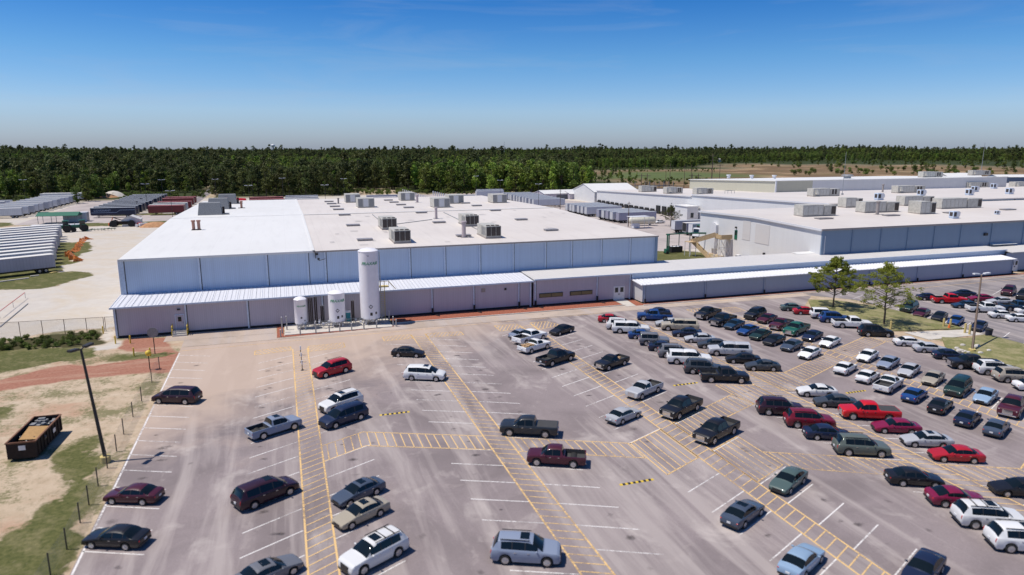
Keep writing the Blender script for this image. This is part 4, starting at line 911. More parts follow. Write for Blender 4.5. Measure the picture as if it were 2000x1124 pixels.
# yellow ladder and platform beside the tall tank
t = empty('yellow_access_ladder', (14.6, 110.6, .14)); tag(t, 'pale yellow access ladder with a small platform right of the tallest tank', 'ladder')
b = MB()
for s in (-.3, .3): b.bar((s, 0, 0), (s, 0, 6.6), .1)
b.build('rail', M['yellow_pole'], t); b = MB(); z = .4
while z < 5.6: b.bar((-.3, 0, z), (.3, 0, z), .06); z += .35
b.build('rung', M['yellow_pole'], t); b = MB(); b.box(-.7, -.2, 5.6, 1.0, 1.2, 5.7); b.bar((-.7,-.2,6.6),(1.0,-.2,6.6),.07).bar((1.0,-.2,5.7),(1.0,-.2,6.6),.07).bar((1.0,-.2,6.6),(2.2,.6,5.1),.09); b.build('platform', M['yellow_pole'], t)
# vaporiser racks (finned tube bundles)
def vapor(x, y, w_, h, lab):
    t = empty('vaporiser_rack', (x, y, .14)); tag(t, lab, 'vaporiser', 'finned vaporiser racks between the tanks'); 
    nx = max(2, int(w_/.26))
    b = MB()
    for i in range(nx):
        for j in range(2):
            cx_, cy_ = (i-(nx-1)/2)*.26, (j-.5)*.3; b.tube((cx_, cy_, .35), (cx_, cy_, h), .04, n=6)
            for a in range(3): q = a*math.pi/3; b.bar((cx_-math.cos(q)*.0, cy_, .4), (cx_, cy_, h-.1), .17*abs(math.cos(q))+.02, .17*abs(math.sin(q))+.02)
    b.build('fin_tube', M['fin'], t)
    b = MB(); 
    for sx in (-w_/2, w_/2): b.bar((sx, 0, 0), (sx, 0, .4), .08)
    b.bar((-w_/2, 0, h), (w_/2, 0, h), .07); b.tube((0, 0, h), (0, 0, h+.35), .05, n=6); b.build('frame', M['grey_metal'], t)
M['fin'] = simple('brownish_aluminium_fins', (0.20, 0.165, 0.14), 0.45, .5, .3, 6)
vapor(3.15, 110.9, .8, 4.6, 'tall finned vaporiser rack right beside the smallest tank'); vapor(3.95, 110.9, .6, 4.7, 'tall finned vaporiser rack, second from the smallest tank')
vapor(4.85, 110.2, .75, 3.3, 'short dark finned vaporiser rack before the medium tank'); vapor(9.7, 110.8, .7, 3.7, 'dark finned vaporiser rack between the medium and tallest tanks')
t = empty('teal_control_cabinet', (8.9, 110.4, .14)); tag(t, 'small teal cabinet with a white lid beside the medium tank', 'cabinet'); b = MB(); b.box(-.35,-.3,.3,.35,.3,1.9); b.build('body', simple('teal_paint', (.01,.25,.28), .4), t); b = MB(); b.box(-.4,-.35,1.9,.4,.35,2.1); b.build('lid', M['white'], t); b = MB(); b.box(-.3,-.25,0,-.2,.25,.3); b.box(.2,-.25,0,.3,.25,.3); b.build('foot', M['grey_metal'], t)
# pipe run and guard rail
t = empty('pipe_run', (0, 0, .14)); tag(t, 'tangle of grey pipes and valves running across the tank pad', 'pipes')
b = MB(); rs = random.Random(3)
for z, y in ((.5, 108.3), (.75, 108.6), (1.05, 109.0)): b.bar((1.8, y, z), (14.6, y+.3, z), .07)
for i in range(26): x = rs.uniform(1.8, 14.8); y = rs.uniform(108.2, 110.5); b.bar((x, y, 0), (x, y, rs.uniform(.5, 1.3)), .07); 
for i in range(12): x = rs.uniform(1.8, 14); y = rs.uniform(108.2, 110.8); z = rs.uniform(.3, 1.1); b.bar((x, y, z), (x+rs.uniform(.4, 1.4), y+rs.uniform(-.3, .3), z), .06)
b.build('pipe', M['grey_metal'], t); b = MB()
for i in range(14): x = rs.uniform(2, 14.4); b.cbox((x, rs.uniform(108.2, 110), rs.uniform(.5, 1.1)), (.25, .2, .3))
b.build('valve', M['white'], t)
for i, (x, y, h) in enumerate([(-1.55,105.7,1.2),(1.3,106.0,1.25),(3.6,106.05,2.0),(5.6,106.1,1.3),(7.2,106.15,1.2),(9.0,106.2,1.2),(10.9,106.3,1.2),(12.9,106.4,1.2),(15.6,106.9,1.6),(16.0,106.5,1.2),(-1.3,107.9,2.6),(-.6,109.5,2.3),(15.3,109.2,2.0)]):
    t = empty('bollard', (x, y, 0)); tag(t, f'grey steel guard post by the tank pad, {"at its left end" if x < 0 else "at its right end" if x > 15 else "along its front edge"}', 'bollard', 'grey guard posts round the tank pad at its left end' if x < 0 else 'grey guard posts at the right end of the tank pad' if x > 15 else 'grey guard posts along the front of the tank pad')
    b = MB(); b.tube((0,0,0), (0,0,h), .1, n=10); b.build('post', M['grey_metal'], t); b = MB(); b.ball((0,0,h), (.2,.2,.14)); b.build('cap', M['white'], t)

# ---------------------------------------------------------------- small things by the buildings
def bollard(px, py, h, mt, lab, grp, r_=.1):
    x, y = G(px, py); t = empty('bollard', (x, y, 0)); tag(t, lab, 'bollard', grp); b = MB(); b.tube((0,0,0), (0,0,h), r_, n=12); b.build('post', M[mt], t, smooth=40); b = MB(); b.ball((0,0,h), (r_*2,r_*2,.12)); b.build('cap', M[mt], t)
for px, py, lab in ((226,672,'yellow bollard at the left front corner of the lean-to'), (255,671,'yellow bollard on the red mulch in front of the lean-to'), (262,696,'yellow bollard on the small lawn, left of the round sign'), (294,696,'yellow bollard on the small lawn right under the round sign'), (202,652,'yellow bollard beside the chain-link gate')):
    bollard(px, py, 1.15, 'yellow', lab, 'yellow bollards at the left corner')
for px, py, lab in ((1739,646,'pale yellow bollard in front of the white pickup and tree'), (1842,641,'pale yellow bollard at the island corner, left of the orange cone'), (1855,642,'orange-based bollard between two pale ones by the second lot'), (1884,651,'pale yellow bollard by the light pole, left of a pair'), (1893,654,'pale yellow bollard by the light pole, right of a pair')):
    bollard(px, py, 1.5, 'yellow_pole', lab, 'pale bollards by the grass island', .16)
t = empty('round_sign', (*G(303,692), 0)); tag(t, 'round dark sign on a post in front of the lean-to corner', 'sign'); b = MB(); b.tube((0,0,0),(0,0,3.2),.06); b.build('post', M['dark_metal'], t); b = MB(); b.lathe([(.7,-.03),(.7,.03)], (0,-.07,3.1), 20, 'Y'); b.build('sign_disc', M['hvac_grey'], t)
for (px, py, h), lab in (((293,722,2.2), 'short post with a yellow globe marker on the red dirt'),):
    t = empty('marker_post', (*G(px,py), 0)); tag(t, lab, 'marker'); b = MB(); b.tube((0,0,0),(0,0,h),.06); b.build('post', M['rust'], t); b = MB(); b.ball((0,0,h), (.75,.75,.75), 12, 8); b.build('globe', M['yellow'], t, smooth=60)
for k_, (xx, yy) in enumerate(((0.75, 90.5), (0.75, 86.0), (0.75, 94.2), (2.3, 88.0))):
    t = empty('paint_stencil', (xx, yy, 0)) if False else None
# small posts on walkway one
for k_, y in enumerate((95.2, 91.9, 88.3)):
    t = empty('delineator_post', (1.05, y, 0.03)); tag(t, ['white and dark delineator post on the left walkway, nearest the building', 'white and dark delineator post on the left walkway, middle one', 'white and dark delineator post on the left walkway, nearest the cars'][k_], 'post', 'delineator posts on the left walkway')
    b = MB(); b.tube((0,0,0),(0,0,.75),.05); b.tube((0,0,0),(0,0,.06),.22,.18); b.build('post', M['dark_metal'], t); b = MB(); b.tube((0,0,.75),(0,0,1.3),.09); b.build('reflector', M['white'], t)

# ---------------------------------------------------------------- cars
m, n, p = new_mat('car_paint')
oi = N(n, 'ShaderNodeObjectInfo'); v = coords(n, True)
dirt = noise(n, 1.3, 4, v, .6)
n.links.new(mix(n, ramp(n, dirt, [(.4, 0), (.8, .02)]), oi.outputs['Color'], (.30, .26, .22)), p.inputs['Base Color'])
p.inputs['Roughness'].default_value = .45; p.inputs['Specular IOR Level'].default_value = .25; p.inputs['Coat Weight'].default_value = .55; p.inputs['Coat Roughness'].default_value = .05
p.inputs['Metallic'].default_value = .0; M['paint'] = m
m, n, p = new_mat('car_glass'); p.inputs['Base Color'].default_value = (.006, .010, .012, 1); p.inputs['Roughness'].default_value = .04; p.inputs['Specular IOR Level'].default_value = .45; M['cglass'] = m
m, n, p = new_mat('headlight_lens'); p.inputs['Base Color'].default_value = (.62, .63, .62, 1); p.inputs['Roughness'].default_value = .12; M['lens'] = m
m, n, p = new_mat('taillight_lens'); p.inputs['Base Color'].default_value = (.50, .02, .02, 1); p.inputs['Roughness'].default_value = .15; M['tail'] = m
M['trimc'] = simple('black_car_trim', (.02, .02, .022), .5); M['chrome'] = simple('chrome', (.65, .65, .66), .15, .9, .05); M['plate'] = simple('licence_plate', (.65, .66, .68), .4, 0, .1)
M['bedliner'] = simple('pickup_bed_liner', (.05, .05, .052), .8)

def lerp(a, b, t): return a+(b-a)*t
def poly_at(pts, s):
    if s <= pts[0][0]: return pts[0][1]
    for (a, za), (b, zb) in zip(pts, pts[1:]):
        if s <= b: return za+(zb-za)*(s-a)/max(1e-6, b-a)
    return pts[-1][1]

SPEC = {
 # deck: bonnet / belt / boot line; roof: cabin line (s from the nose); glass: side window spans; wf, wr: windscreen and rear window spans
 'sedan': dict(L=4.85, W=1.84, deck=[(0,.56),(.10,.66),(.5,.76),(1.30,.92),(3.9,.99),(4.5,1.0),(4.78,.93),(4.85,.80)], roof=[(1.28,.92),(2.05,1.34),(2.35,1.43),(2.9,1.46),(3.35,1.42),(3.65,1.33),(4.30,1.0)], wf=(1.36,2.10), wr=(3.55,4.22), side=[(1.75,2.62),(2.70,3.50),(3.56,3.85)], wh=(.92,3.73), wr_r=.33),
 'coupe': dict(L=4.5, W=1.83, deck=[(0,.55),(.10,.66),(.5,.78),(1.35,.93),(3.6,1.0),(4.2,1.0),(4.42,.92),(4.5,.78)], roof=[(1.33,.93),(2.05,1.31),(2.4,1.38),(2.9,1.37),(3.3,1.30),(4.15,1.0)], wf=(1.42,2.12), wr=(3.2,4.05), side=[(1.8,2.85),(2.92,3.35)], wh=(.90,3.50), wr_r=.34),
 'suv': dict(L=4.8, W=1.93, deck=[(0,.62),(.06,.82),(.25,.96),(1.15,1.08),(4.3,1.14),(4.72,1.08),(4.8,.85)], roof=[(1.12,1.08),(1.85,1.60),(2.2,1.71),(3.2,1.74),(4.2,1.70),(4.38,1.62),(4.72,1.10)], wf=(1.20,1.90), wr=(4.30,4.66), side=[(1.55,2.38),(2.46,3.28),(3.36,4.08)], wh=(.92,3.78), wr_r=.37, rails=True),
 'minivan': dict(L=5.1, W=1.98, deck=[(0,.58),(.08,.76),(.3,.88),(.95,1.02),(4.6,1.10),(5.02,1.05),(5.1,.85)], roof=[(.92,1.02),(1.75,1.56),(2.15,1.70),(3.2,1.75),(4.5,1.70),(4.72,1.60),(5.03,1.10)], wf=(1.0,1.80), wr=(4.62,4.97), side=[(1.45,2.25),(2.34,3.35),(3.44,4.45)], wh=(.95,4.0), wr_r=.34),
 'pickup': dict(L=5.75, W=2.0, deck=[(0,.70),(.05,.95),(.2,1.06),(1.35,1.14),(3.55,1.16),(3.68,1.16),(5.72,1.14),(5.75,1.1)], roof=[(1.33,1.14),(1.95,1.66),(2.25,1.80),(3.0,1.83),(3.42,1.77),(3.60,1.16)], wf=(1.41,2.0), wr=(3.40,3.56), side=[(1.72,2.48),(2.56,3.30)], wh=(1.0,4.55), wr_r=.40, bed=(3.72,5.66), base=.34),
 'pickup_single': dict(L=5.2, W=1.88, deck=[(0,.64),(.05,.86),(.2,.96),(1.35,1.04),(2.9,1.06),(5.17,1.04),(5.2,1.0)], roof=[(1.33,1.04),(1.90,1.48),(2.15,1.60),(2.6,1.62),(2.88,1.56),(2.98,1.06)], wf=(1.40,1.95), wr=(2.86,2.96), side=[(1.68,2.66)], wh=(.92,4.1), wr_r=.36, bed=(3.08,5.12), base=.32),
}
SPEC['pickup_covered'] = dict(SPEC['pickup'], bed=None, cover=(3.72, 5.66))
SPEC['pickup_capped'] = dict(SPEC['pickup'], bed=None, deck=[(0,.70),(.05,.95),(.2,1.06),(1.35,1.14),(3.55,1.16),(5.72,1.14),(5.75,1.1)], roof=[(1.33,1.14),(1.95,1.66),(2.25,1.80),(3.0,1.83),(3.48,1.79),(3.60,1.72),(3.72,1.78),(5.45,1.78),(5.66,1.16)], wr=(5.48,5.62), side=[(1.72,2.48),(2.56,3.26),(3.95,5.25)])
SPEC['jeep'] = dict(SPEC['suv'], L=4.3, W=1.88, deck=[(0,.70),(.05,.98),(.2,1.04),(1.35,1.10),(4.2,1.12),(4.3,1.0)], roof=[(1.33,1.10),(1.62,1.66),(1.8,1.77),(3.2,1.80),(4.0,1.78),(4.12,1.70),(4.24,1.12)], wf=(1.38,1.66), wr=(4.10,4.21), side=[(1.66,2.36),(2.44,3.1),(3.2,3.95)], wh=(.80,3.25), wr_r=.40, rails=False, base=.42)

def car_meshes(kind):
    S = SPEC[kind]; L, W = S['L'], S['W']; hw = W/2; base = S.get('base', .24); rw = S['wr_r']; RA = rw+.07
    st = {0, .04, .12, .3, .6, L-.6, L-.3, L-.12, L-.04, L}
    for q in S['deck']+S['roof']: st.add(q[0])
    for c_ in S['wh']:
        for i in range(-4, 5): st.add(round(c_+RA*math.sin(i*math.pi/8.001), 3))
    for a, b_ in S['side']: st |= {a, b_}
    st |= set(S['wf']) | set(S['wr'])
    if S.get('bed'): st |= {S['bed'][0], S['bed'][0]+.001, S['bed'][1], S['bed'][1]-.001}
    if S.get('cover'): st |= set(S['cover'])
    st = sorted(s for s in st if 0 <= s <= L)
    keep = [st[0]]
    for s in st[1:]:
        if s-keep[-1] > 5e-4: keep.append(s)
    st = keep
    bx = kind in ('jeep', 'pickup', 'pickup_capped', 'pickup_covered', 'pickup_single')
    plan = [(0,.80),(.04,.86),(.12,.91),(.3,.955),(.6,.985),(1.0,1.0),(L-.9,1.0),(L-.4,.975),(L-.12,.93),(L-.04,.90),(L,.84)]
    if bx: plan = [(0,.88),(.05,.93),(.2,.975),(.5,1.0),(L-.3,1.0),(L,.97)]
    rings = []
    for s in st:
        w_ = hw*poly_at(plan, s); d = poly_at(S['deck'], s); tp = poly_at(S['roof'], s) if S['roof'][0][0] < s < S['roof'][-1][0] else d
        c_ = max(0, tp-d); zb = base+(.10 if s < .12 or s > L-.12 else 0)
        for cw in S['wh']:
            ds = abs(s-cw)
            if ds < RA: zb = max(zb, rw-.02+math.sqrt(max(0, RA*RA-ds*ds)))
        zb = min(zb, d-.16)
        k_ = min(1, c_/.22)
        y5 = lerp(w_*.86, w_*.93-.36*c_, k_); z5 = d+lerp(.012, c_*.86, k_); y6 = lerp(w_*.72, y5-.07, k_); z6 = d+lerp(.025, c_*.975, k_)
        p_ = [(w_*.90, zb), (w_*.985, zb+min(.10, (d-zb)*.3)), (w_, lerp(zb, d, .62)), (w_*.985, d-.07), (w_*.945, d), (w_*.93-.02*k_, d+.045*k_+.004), (y5, z5), (y6, z6), (w_*.40, d+c_+.035), (0, d+c_+.045)]
        if S.get('bed') and S['bed'][0]+.0005 <= s <= S['bed'][1]-.0005:
            fl = .72; p_ = p_[:4]+[(w_*.955, d), (w_*.90, d), (w_*.88, fl), (w_*.80, fl), (w_*.4, fl), (0, fl)]
        elif S.get('bed') and s > S['bed'][0]-.001:
            p_ = p_[:4]+[(w_*.955, d), (w_*.90, d), (w_*.86, d), (w_*.7, d), (w_*.4, d), (0, d)]
        rings.append(p_)
    nb = len(rings[0]); vid = []; V = []
    for s, ring in zip(st, rings):
        row = {}
        for side in (1, -1):
            for j, (y, z) in enumerate(ring):
                if j == nb-1 and side == -1: row[(side, j)] = row[(1, j)]; continue
                row[(side, j)] = len(V); V.append((L/2-s, y*side, z))
        vid.append(row)
    groups = {}
    def put(g_, f): groups.setdefault(g_, []).append(f)
    for i in range(len(st)-1):
        sm = (st[i]+st[i+1])/2
        for side in (1, -1):
            for j in range(nb-1):
                f = (vid[i][(side, j)], vid[i+1][(side, j)], vid[i+1][(side, j+1)], vid[i][(side, j+1)])
                if side == 1: f = f[::-1]
                if len(set(f)) < 3: continue
                g_ = 'body'
                if j >= 6 and S['wf'][0] < sm < S['wf'][1]: g_ = 'windscreen'
                elif j >= 6 and S['wr'][0] < sm < S['wr'][1]: g_ = 'rear_window'
                elif j == 5:
                    if S['side'][0][0] < sm < S['side'][-1][1] and not (bx and sm > S['wr'][0]-.3 and kind != 'jeep'): g_ = 'window_pillar'
                    for q, (a, b_) in enumerate(S['side']):
                        if a < sm < b_: g_ = ('side_window', q, side)
                elif S.get('cover') and j >= 5 and S['cover'][0] < sm < S['cover'][1]: g_ = 'bed_cover'
                if S.get('bed') and j >= 5 and S['bed'][0] < sm < S['bed'][1]: g_ = 'bed_liner'
                put(g_, tuple(dict.fromkeys(f)))
        put('under', (vid[i][(1, 0)], vid[i+1][(1, 0)], vid[i+1][(-1, 0)], vid[i][(-1, 0)]))
    for i, fl in ((0, False), (len(st)-1, True)):
        f = [vid[i][(1, j)] for j in range(nb)]+[vid[i][(-1, j)] for j in range(nb-2, -1, -1)]
        put('body', tuple(f if fl else f[::-1]))
    out = []
    def sub_mesh(name, fs, mat, smooth=38):
        used = sorted({i for f in fs for i in f}); mp = {a: b_ for b_, a in enumerate(used)}
        b = MB(); b.add([V[i] for i in used], [tuple(mp[i] for i in f) for f in fs]); return (name, b.mesh(name, mat, smooth), None)
    out.append(sub_mesh('body', groups['body'], M['paint'])); out.append(sub_mesh('underbody', groups['under'], M['black']))
    for g_, fs in groups.items():
        if g_ in ('windscreen', 'rear_window'): out.append(sub_mesh(g_, fs, M['cglass']))
        elif g_ == 'window_pillar': out.append(sub_mesh(g_, fs, M['trimc']))
        elif g_ in ('bed_cover', 'bed_liner'): out.append(sub_mesh(g_, fs, M['bedliner']))
        elif isinstance(g_, tuple): out.append(sub_mesh('side_window', fs, M['cglass']))
    dk = lambda s: poly_at(S['deck'], s); wd = lambda s: hw*poly_at(plan, s)
    # wheels
    for cw in S['wh']:
        for side in (1, -1):
            b = MB(); b.lathe([(rw*.62, -.11), (rw*.93, -.11), (rw, -.07), (rw, .07), (rw*.93, .11), (rw*.62, .11)], n=18, axis='Y'); wm = b.mesh('wheel', M['tyre'], 40)
            rb = MB(); o_ = .112*side
            rb.lathe([(rw*.60, o_-.012*side), (rw*.66, o_), (rw*.60, o_+.004*side)] , n=16, axis='Y'); rb.lathe([(rw*.17, o_-.02*side), (rw*.15, o_+.006*side)], n=10, axis='Y')
            for q in range(5):
                a = q*2*math.pi/5; rb.bar((math.cos(a)*rw*.1, o_-.006*side, math.sin(a)*rw*.1), (math.cos(a)*rw*.62, o_-.006*side, math.sin(a)*rw*.62), .085, .02)
            rb.lathe([(rw*.6, o_-.045*side), (rw*.55, o_-.04*side)], n=16, axis='Y')
            out.append(('wheel', wm, (L/2-cw, side*(hw-.115), rw), ('rim', rb.mesh('rim', M['rim'], 40))))
    zf = dk(.15)-.10
    for side in (1, -1):
        b = MB(); b.ball((L/2-.17, side*wd(.15)*.80, zf), (.30, wd(0)*.36, .17)); out.append(('headlight', b.mesh('headlight', M['lens'], 60), None))
        b = MB(); zt = dk(L-.1)-(.16 if kind in ('sedan', 'coupe') else .22); hgt = .17 if kind in ('sedan', 'coupe') else .42
        b.ball((-L/2+.06, side*wd(L-.05)*(.86 if kind in ('sedan', 'coupe') else .93), zt), (.16, wd(L)*.30 if kind in ('sedan', 'coupe') else wd(L)*.11, hgt)); out.append(('taillight', b.mesh('taillight', M['tail'], 60), None))
        b = MB(); sm_ = S['wf'][0]+.42; b.ball((L/2-sm_, side*(hw+.09), dk(sm_)+.09), (.16, .26, .17)); out.append(('mirror', b.mesh('mirror', M['paint'], 60), None))
    b = MB(); b.box(L/2-.03, -hw*.46, base+.16, L/2+.015, hw*.46, zf+.03); out.append(('grille', b.mesh('grille', M['chrome'] if bx else M['trimc']), None))
    b = MB(); b.box(L/2-.06, -hw*.80, base+.02, L/2+.03, hw*.80, base+.15); out.append(('front_bumper', b.mesh('front_bumper', M['chrome'] if bx else M['trimc'], None, .02), None))
    b = MB(); b.box(-L/2-.04, -hw*.82, base+.08, -L/2+.06, hw*.82, base+.24); out.append(('rear_bumper', b.mesh('rear_bumper', M['chrome'] if bx else M['trimc'], None, .02), None))
    b = MB(); b.box(-L/2-.05, -.16, base+.35, -L/2+.02, .16, base+.50); out.append(('license_plate', b.mesh('license_plate', M['plate']), None))
    b = MB()
    for side in (1, -1):
        for a, b_ in S['side'][:2]:
            if b_ < 3.6: sx = b_-.18; b.box(L/2-sx-.09, side*hw*.99-.02, dk(sx)-.16, L/2-sx+.09, side*hw*.99+.02, dk(sx)-.12)
    out.append(('door_handle', b.mesh('door_handle', M['chrome']), None))
    if S.get('rails'):
        for side in (1, -1):
            b = MB(); b.bar((L/2-2.1, side*hw*.66, 1.76), (L/2-4.15, side*hw*.66, 1.77), .045); out.append(('roof_rail', b.mesh('roof_rail', M['trimc']), None))
    return out
CARM = {}
def get_car(kind):
    if kind not in CARM: CARM[kind] = car_meshes(kind)
    return CARM[kind]
RGB = dict(gunmetal=(.022,.026,.032), black=(.010,.010,.013), white=(.72,.72,.72), silver=(.42,.43,.46), grey=(.15,.155,.175), dkgrey=(.045,.052,.062), red=(.38,.012,.022), dkred=(.17,.008,.022), maroon=(.065,.009,.02), dkmaroon=(.028,.008,.018),
           navy=(.010,.018,.050), blue=(.012,.055,.20), dkblue=(.012,.04,.085), ltblue=(.25,.36,.50), bluegrey=(.055,.075,.115), silverblue=(.22,.26,.35), green=(.012,.095,.065), dkgreen=(.012,.035,.03), greygreen=(.10,.12,.105), beige=(.40,.35,.27), magenta=(.20,.008,.045), sage=(.075,.115,.11), tan=(.36,.32,.26), brightred=(.52,.008,.015))
WORD = dict(gunmetal='charcoal', black='black', white='white', silver='silver', grey='grey', dkgrey='dark grey', red='red', dkred='deep red', maroon='maroon', dkmaroon='dark maroon', navy='navy', blue='blue', dkblue='dark blue', ltblue='light blue', bluegrey='slate blue', silverblue='silver-blue', green='green', dkgreen='dark green', greygreen='grey-green', beige='beige', magenta='crimson', sage='sage green', tan='tan', brightred='bright red')
KW = dict(sedan='sedan', coupe='coupe', suv='SUV', minivan='minivan', pickup='pickup', pickup_single='pickup', pickup_covered='pickup', pickup_capped='capped pickup', jeep='jeep')
CATW = dict(sedan='car', coupe='car', suv='suv', minivan='minivan', pickup='pickup truck', pickup_single='pickup truck', pickup_covered='pickup truck', pickup_capped='pickup truck', jeep='jeep')
# rows: (stall angle, phrase, cars) ; car: survey pixel of its middle, way it faces, kind, colour, extras
ROWS = [
 (-23, -12.85, 'left edge row', [(347,770,'L','minivan','dkmaroon',''),(260,962,'L','sedan','maroon',''),(226,1045,'L','sedan','black','')]),
 (28, -2.5, 'row left of first walkway', [(538,828,'R','pickup','silverblue','S'),(515,956,'R','minivan','dkmaroon','S'),(525,1112,'R','sedan','grey','S')]),
 (28, 4.45, 'row right of first walkway', [(650,717,'L','suv','red',''),(668,781,'L','suv','white','S'),(673,808,'L','minivan','navy',''),(700,956,'L','sedan','bluegrey','S'),(703,998,'L','sedan','beige','S'),(731,1072,'L','suv','white','SR')]),
 (-24, 15.0, 'row left of second walkway', [(797,686,'R','sedan','black',''),(833,727,'R','minivan','white','S'),(1020,1068,'R','suv','silverblue','S')]),
 (-26, 22.0, 'row right of second walkway', [(1033,831,'L','pickup_covered','gunmetal',''),(1088,887,'L','pickup','maroon','')]),
 (25, 32.8, 'row left of third walkway', [(1020,650,'R','sedan','silverblue',''),(1038,655,'R','pickup','white',''),(1042,673,'R','pickup_single','white','J'),(1088,695,'R','pickup','black',''),(1217,808,'R','sedan','silver',''),(1446,1001,'R','sedan','bluegrey','S'),(1560,1095,'R','sedan','ltblue','')]),
 (25, 39.3, 'row right of third walkway', [(1099,642,'L','sedan','black',''),(1196,703,'L','pickup_single','black','B'),(1253,758,'L','pickup_single','silver',''),(1331,791,'L','pickup','black',''),(1399,837,'L','pickup','black',''),(1539,935,'L','sedan','sage',''),(1803,1108,'L','sedan','navy','')]),
 (-25, 49.75, 'row left of fourth walkway', [(1196,621,'R','sedan','red',''),(1212,632,'R','suv','white',''),(1233,639,'R','pickup_capped','white',''),(1258,652,'R','sedan','blue',''),(1278,662,'R','jeep','grey',''),(1297,675,'R','sedan','navy',''),(1320,685,'R','suv','grey',''),(1347,697,'R','pickup_capped','white',''),(1370,715,'R','suv','dkgrey',''),(1416,731,'R','pickup','black',''),(1520,792,'R','suv','dkmaroon',''),(1583,816,'R','suv','dkred',''),(1612,842,'R','sedan','navy',''),(1684,868,'R','suv','greygreen',''),(1782,929,'R','sedan','black',''),(1868,968,'R','coupe','magenta',''),(1925,1003,'R','suv','white','SR'),(1985,1047,'R','suv','white','S')]),
 (-25, 57.2, 'row right of fourth walkway', [(1300,608,'L','sedan','navy',''),(1280,615,'L','pickup','blue',''),(1310,629,'L','sedan','silver',''),(1333,634,'L','pickup_capped','beige',''),(1340,648,'L','sedan','navy',''),(1365,659,'L','sedan','silver',''),(1393,670,'L','sedan','dkgrey',''),(1425,681,'L','pickup_capped','silver',''),(1448,698,'L','sedan','black',''),(1490,712,'L','coupe','dkgrey',''),(1594,761,'L','coupe','white',''),(1625,781,'L','sedan','dkgrey',''),(1700,801,'L','pickup_covered','brightred',''),(1750,830,'L','sedan','magenta',''),(1810,856,'L','sedan','silver','S'),(1865,884,'L','sedan','red',''),(1978,949,'L','sedan','black','')]),
 (25, 67.0, 'row left of fifth walkway', [(1382,610,'L','pickup','black',''),(1410,623,'L','pickup','black',''),(1434,632,'L','sedan','dkblue',''),(1460,643,'L','sedan','blue',''),(1485,652,'L','sedan','dkgreen',''),(1512,662,'L','sedan','black',''),(1548,672,'L','sedan','bluegrey',''),(1582,687,'L','sedan','white',''),(1651,716,'R','sedan','white',''),(1695,732,'R','sedan','white',''),(1735,746,'R','pickup_single','white',''),(1786,768,'R','sedan','blue',''),(1836,789,'R','sedan','black',''),(1888,815,'R','sedan','navy',''),(1946,832,'R','sedan','bluegrey','')]),
 (25, 73.9, 'row right of fifth walkway', [(1476,611,'L','suv','black',''),(1500,620,'L','sedan','maroon',''),(1526,630,'L','pickup_single','maroon',''),(1556,640,'L','pickup','green',''),(1587,654,'L','sedan','navy',''),(1621,666,'L','sedan','white',''),(1694,693,'L','sedan','white',''),(1735,706,'L','sedan','silverblue',''),(1775,721,'L','sedan','silver',''),(1823,736,'L','sedan','tan',''),(1871,753,'L','minivan','dkgreen',''),(1926,770,'L','sedan','ltblue',''),(1978,790,'L','pickup','maroon','')]),
 (-25, 84.6, 'row beside grass island', [(1547,599,'R','sedan','sage',''),(1573,606,'R','sedan','red',''),(1612,612,'R','jeep','white',''),(1632,619,'R','suv','blue',''),(1665,629,'R','pickup','white',''),(1708,645,'R','suv','black',''),(1780,666,'R','sedan','white',''),(1820,678,'R','sedan','silver',''),(1857,691,'R','sedan','navy',''),(1890,706,'L','pickup','black',''),(1942,717,'R','suv','white','S'),(1975,731,'R','suv','tan',''),(2003,750,'R','sedan','white','')]),
 (25, 103.2, 'near row of second lot', [(1776,598,'L','suv','dkgreen',''),(1798,611,'L','sedan','maroon',''),(1834,617,'L','sedan','black',''),(1866,625,'L','sedan','blue',''),(1912,635,'L','sedan','navy','')]),
 (-25, 114.8, 'middle row of second lot', [(1812,579,'R','sedan','navy',''),(1858,583,'R','pickup','brightred',''),(1885,594,'L','sedan','dkblue',''),(1925,600,'R','pickup','white',''),(1953,613,'R','sedan','white',''),(1990,620,'R','sedan','white','')]),
 (-25, 122.5, 'back row of second lot', [(1885,572,'L','sedan','navy',''),(1918,581,'L','sedan','magenta',''),(1960,587,'L','sedan','silver',''),(1980,597,'R','pickup','dkblue',''),(1998,606,'R','sedan','white','')]),
 (25, 133.5, 'far edge of second lot', [(1970,567,'L','suv','maroon',''),(1999,575,'L','suv','black','')]),
]
M['bedload'] = simple('loose_tan_scrap', (.50, .33, .18), .9, 0, .6, 6)
used = set(); PROTO = {}
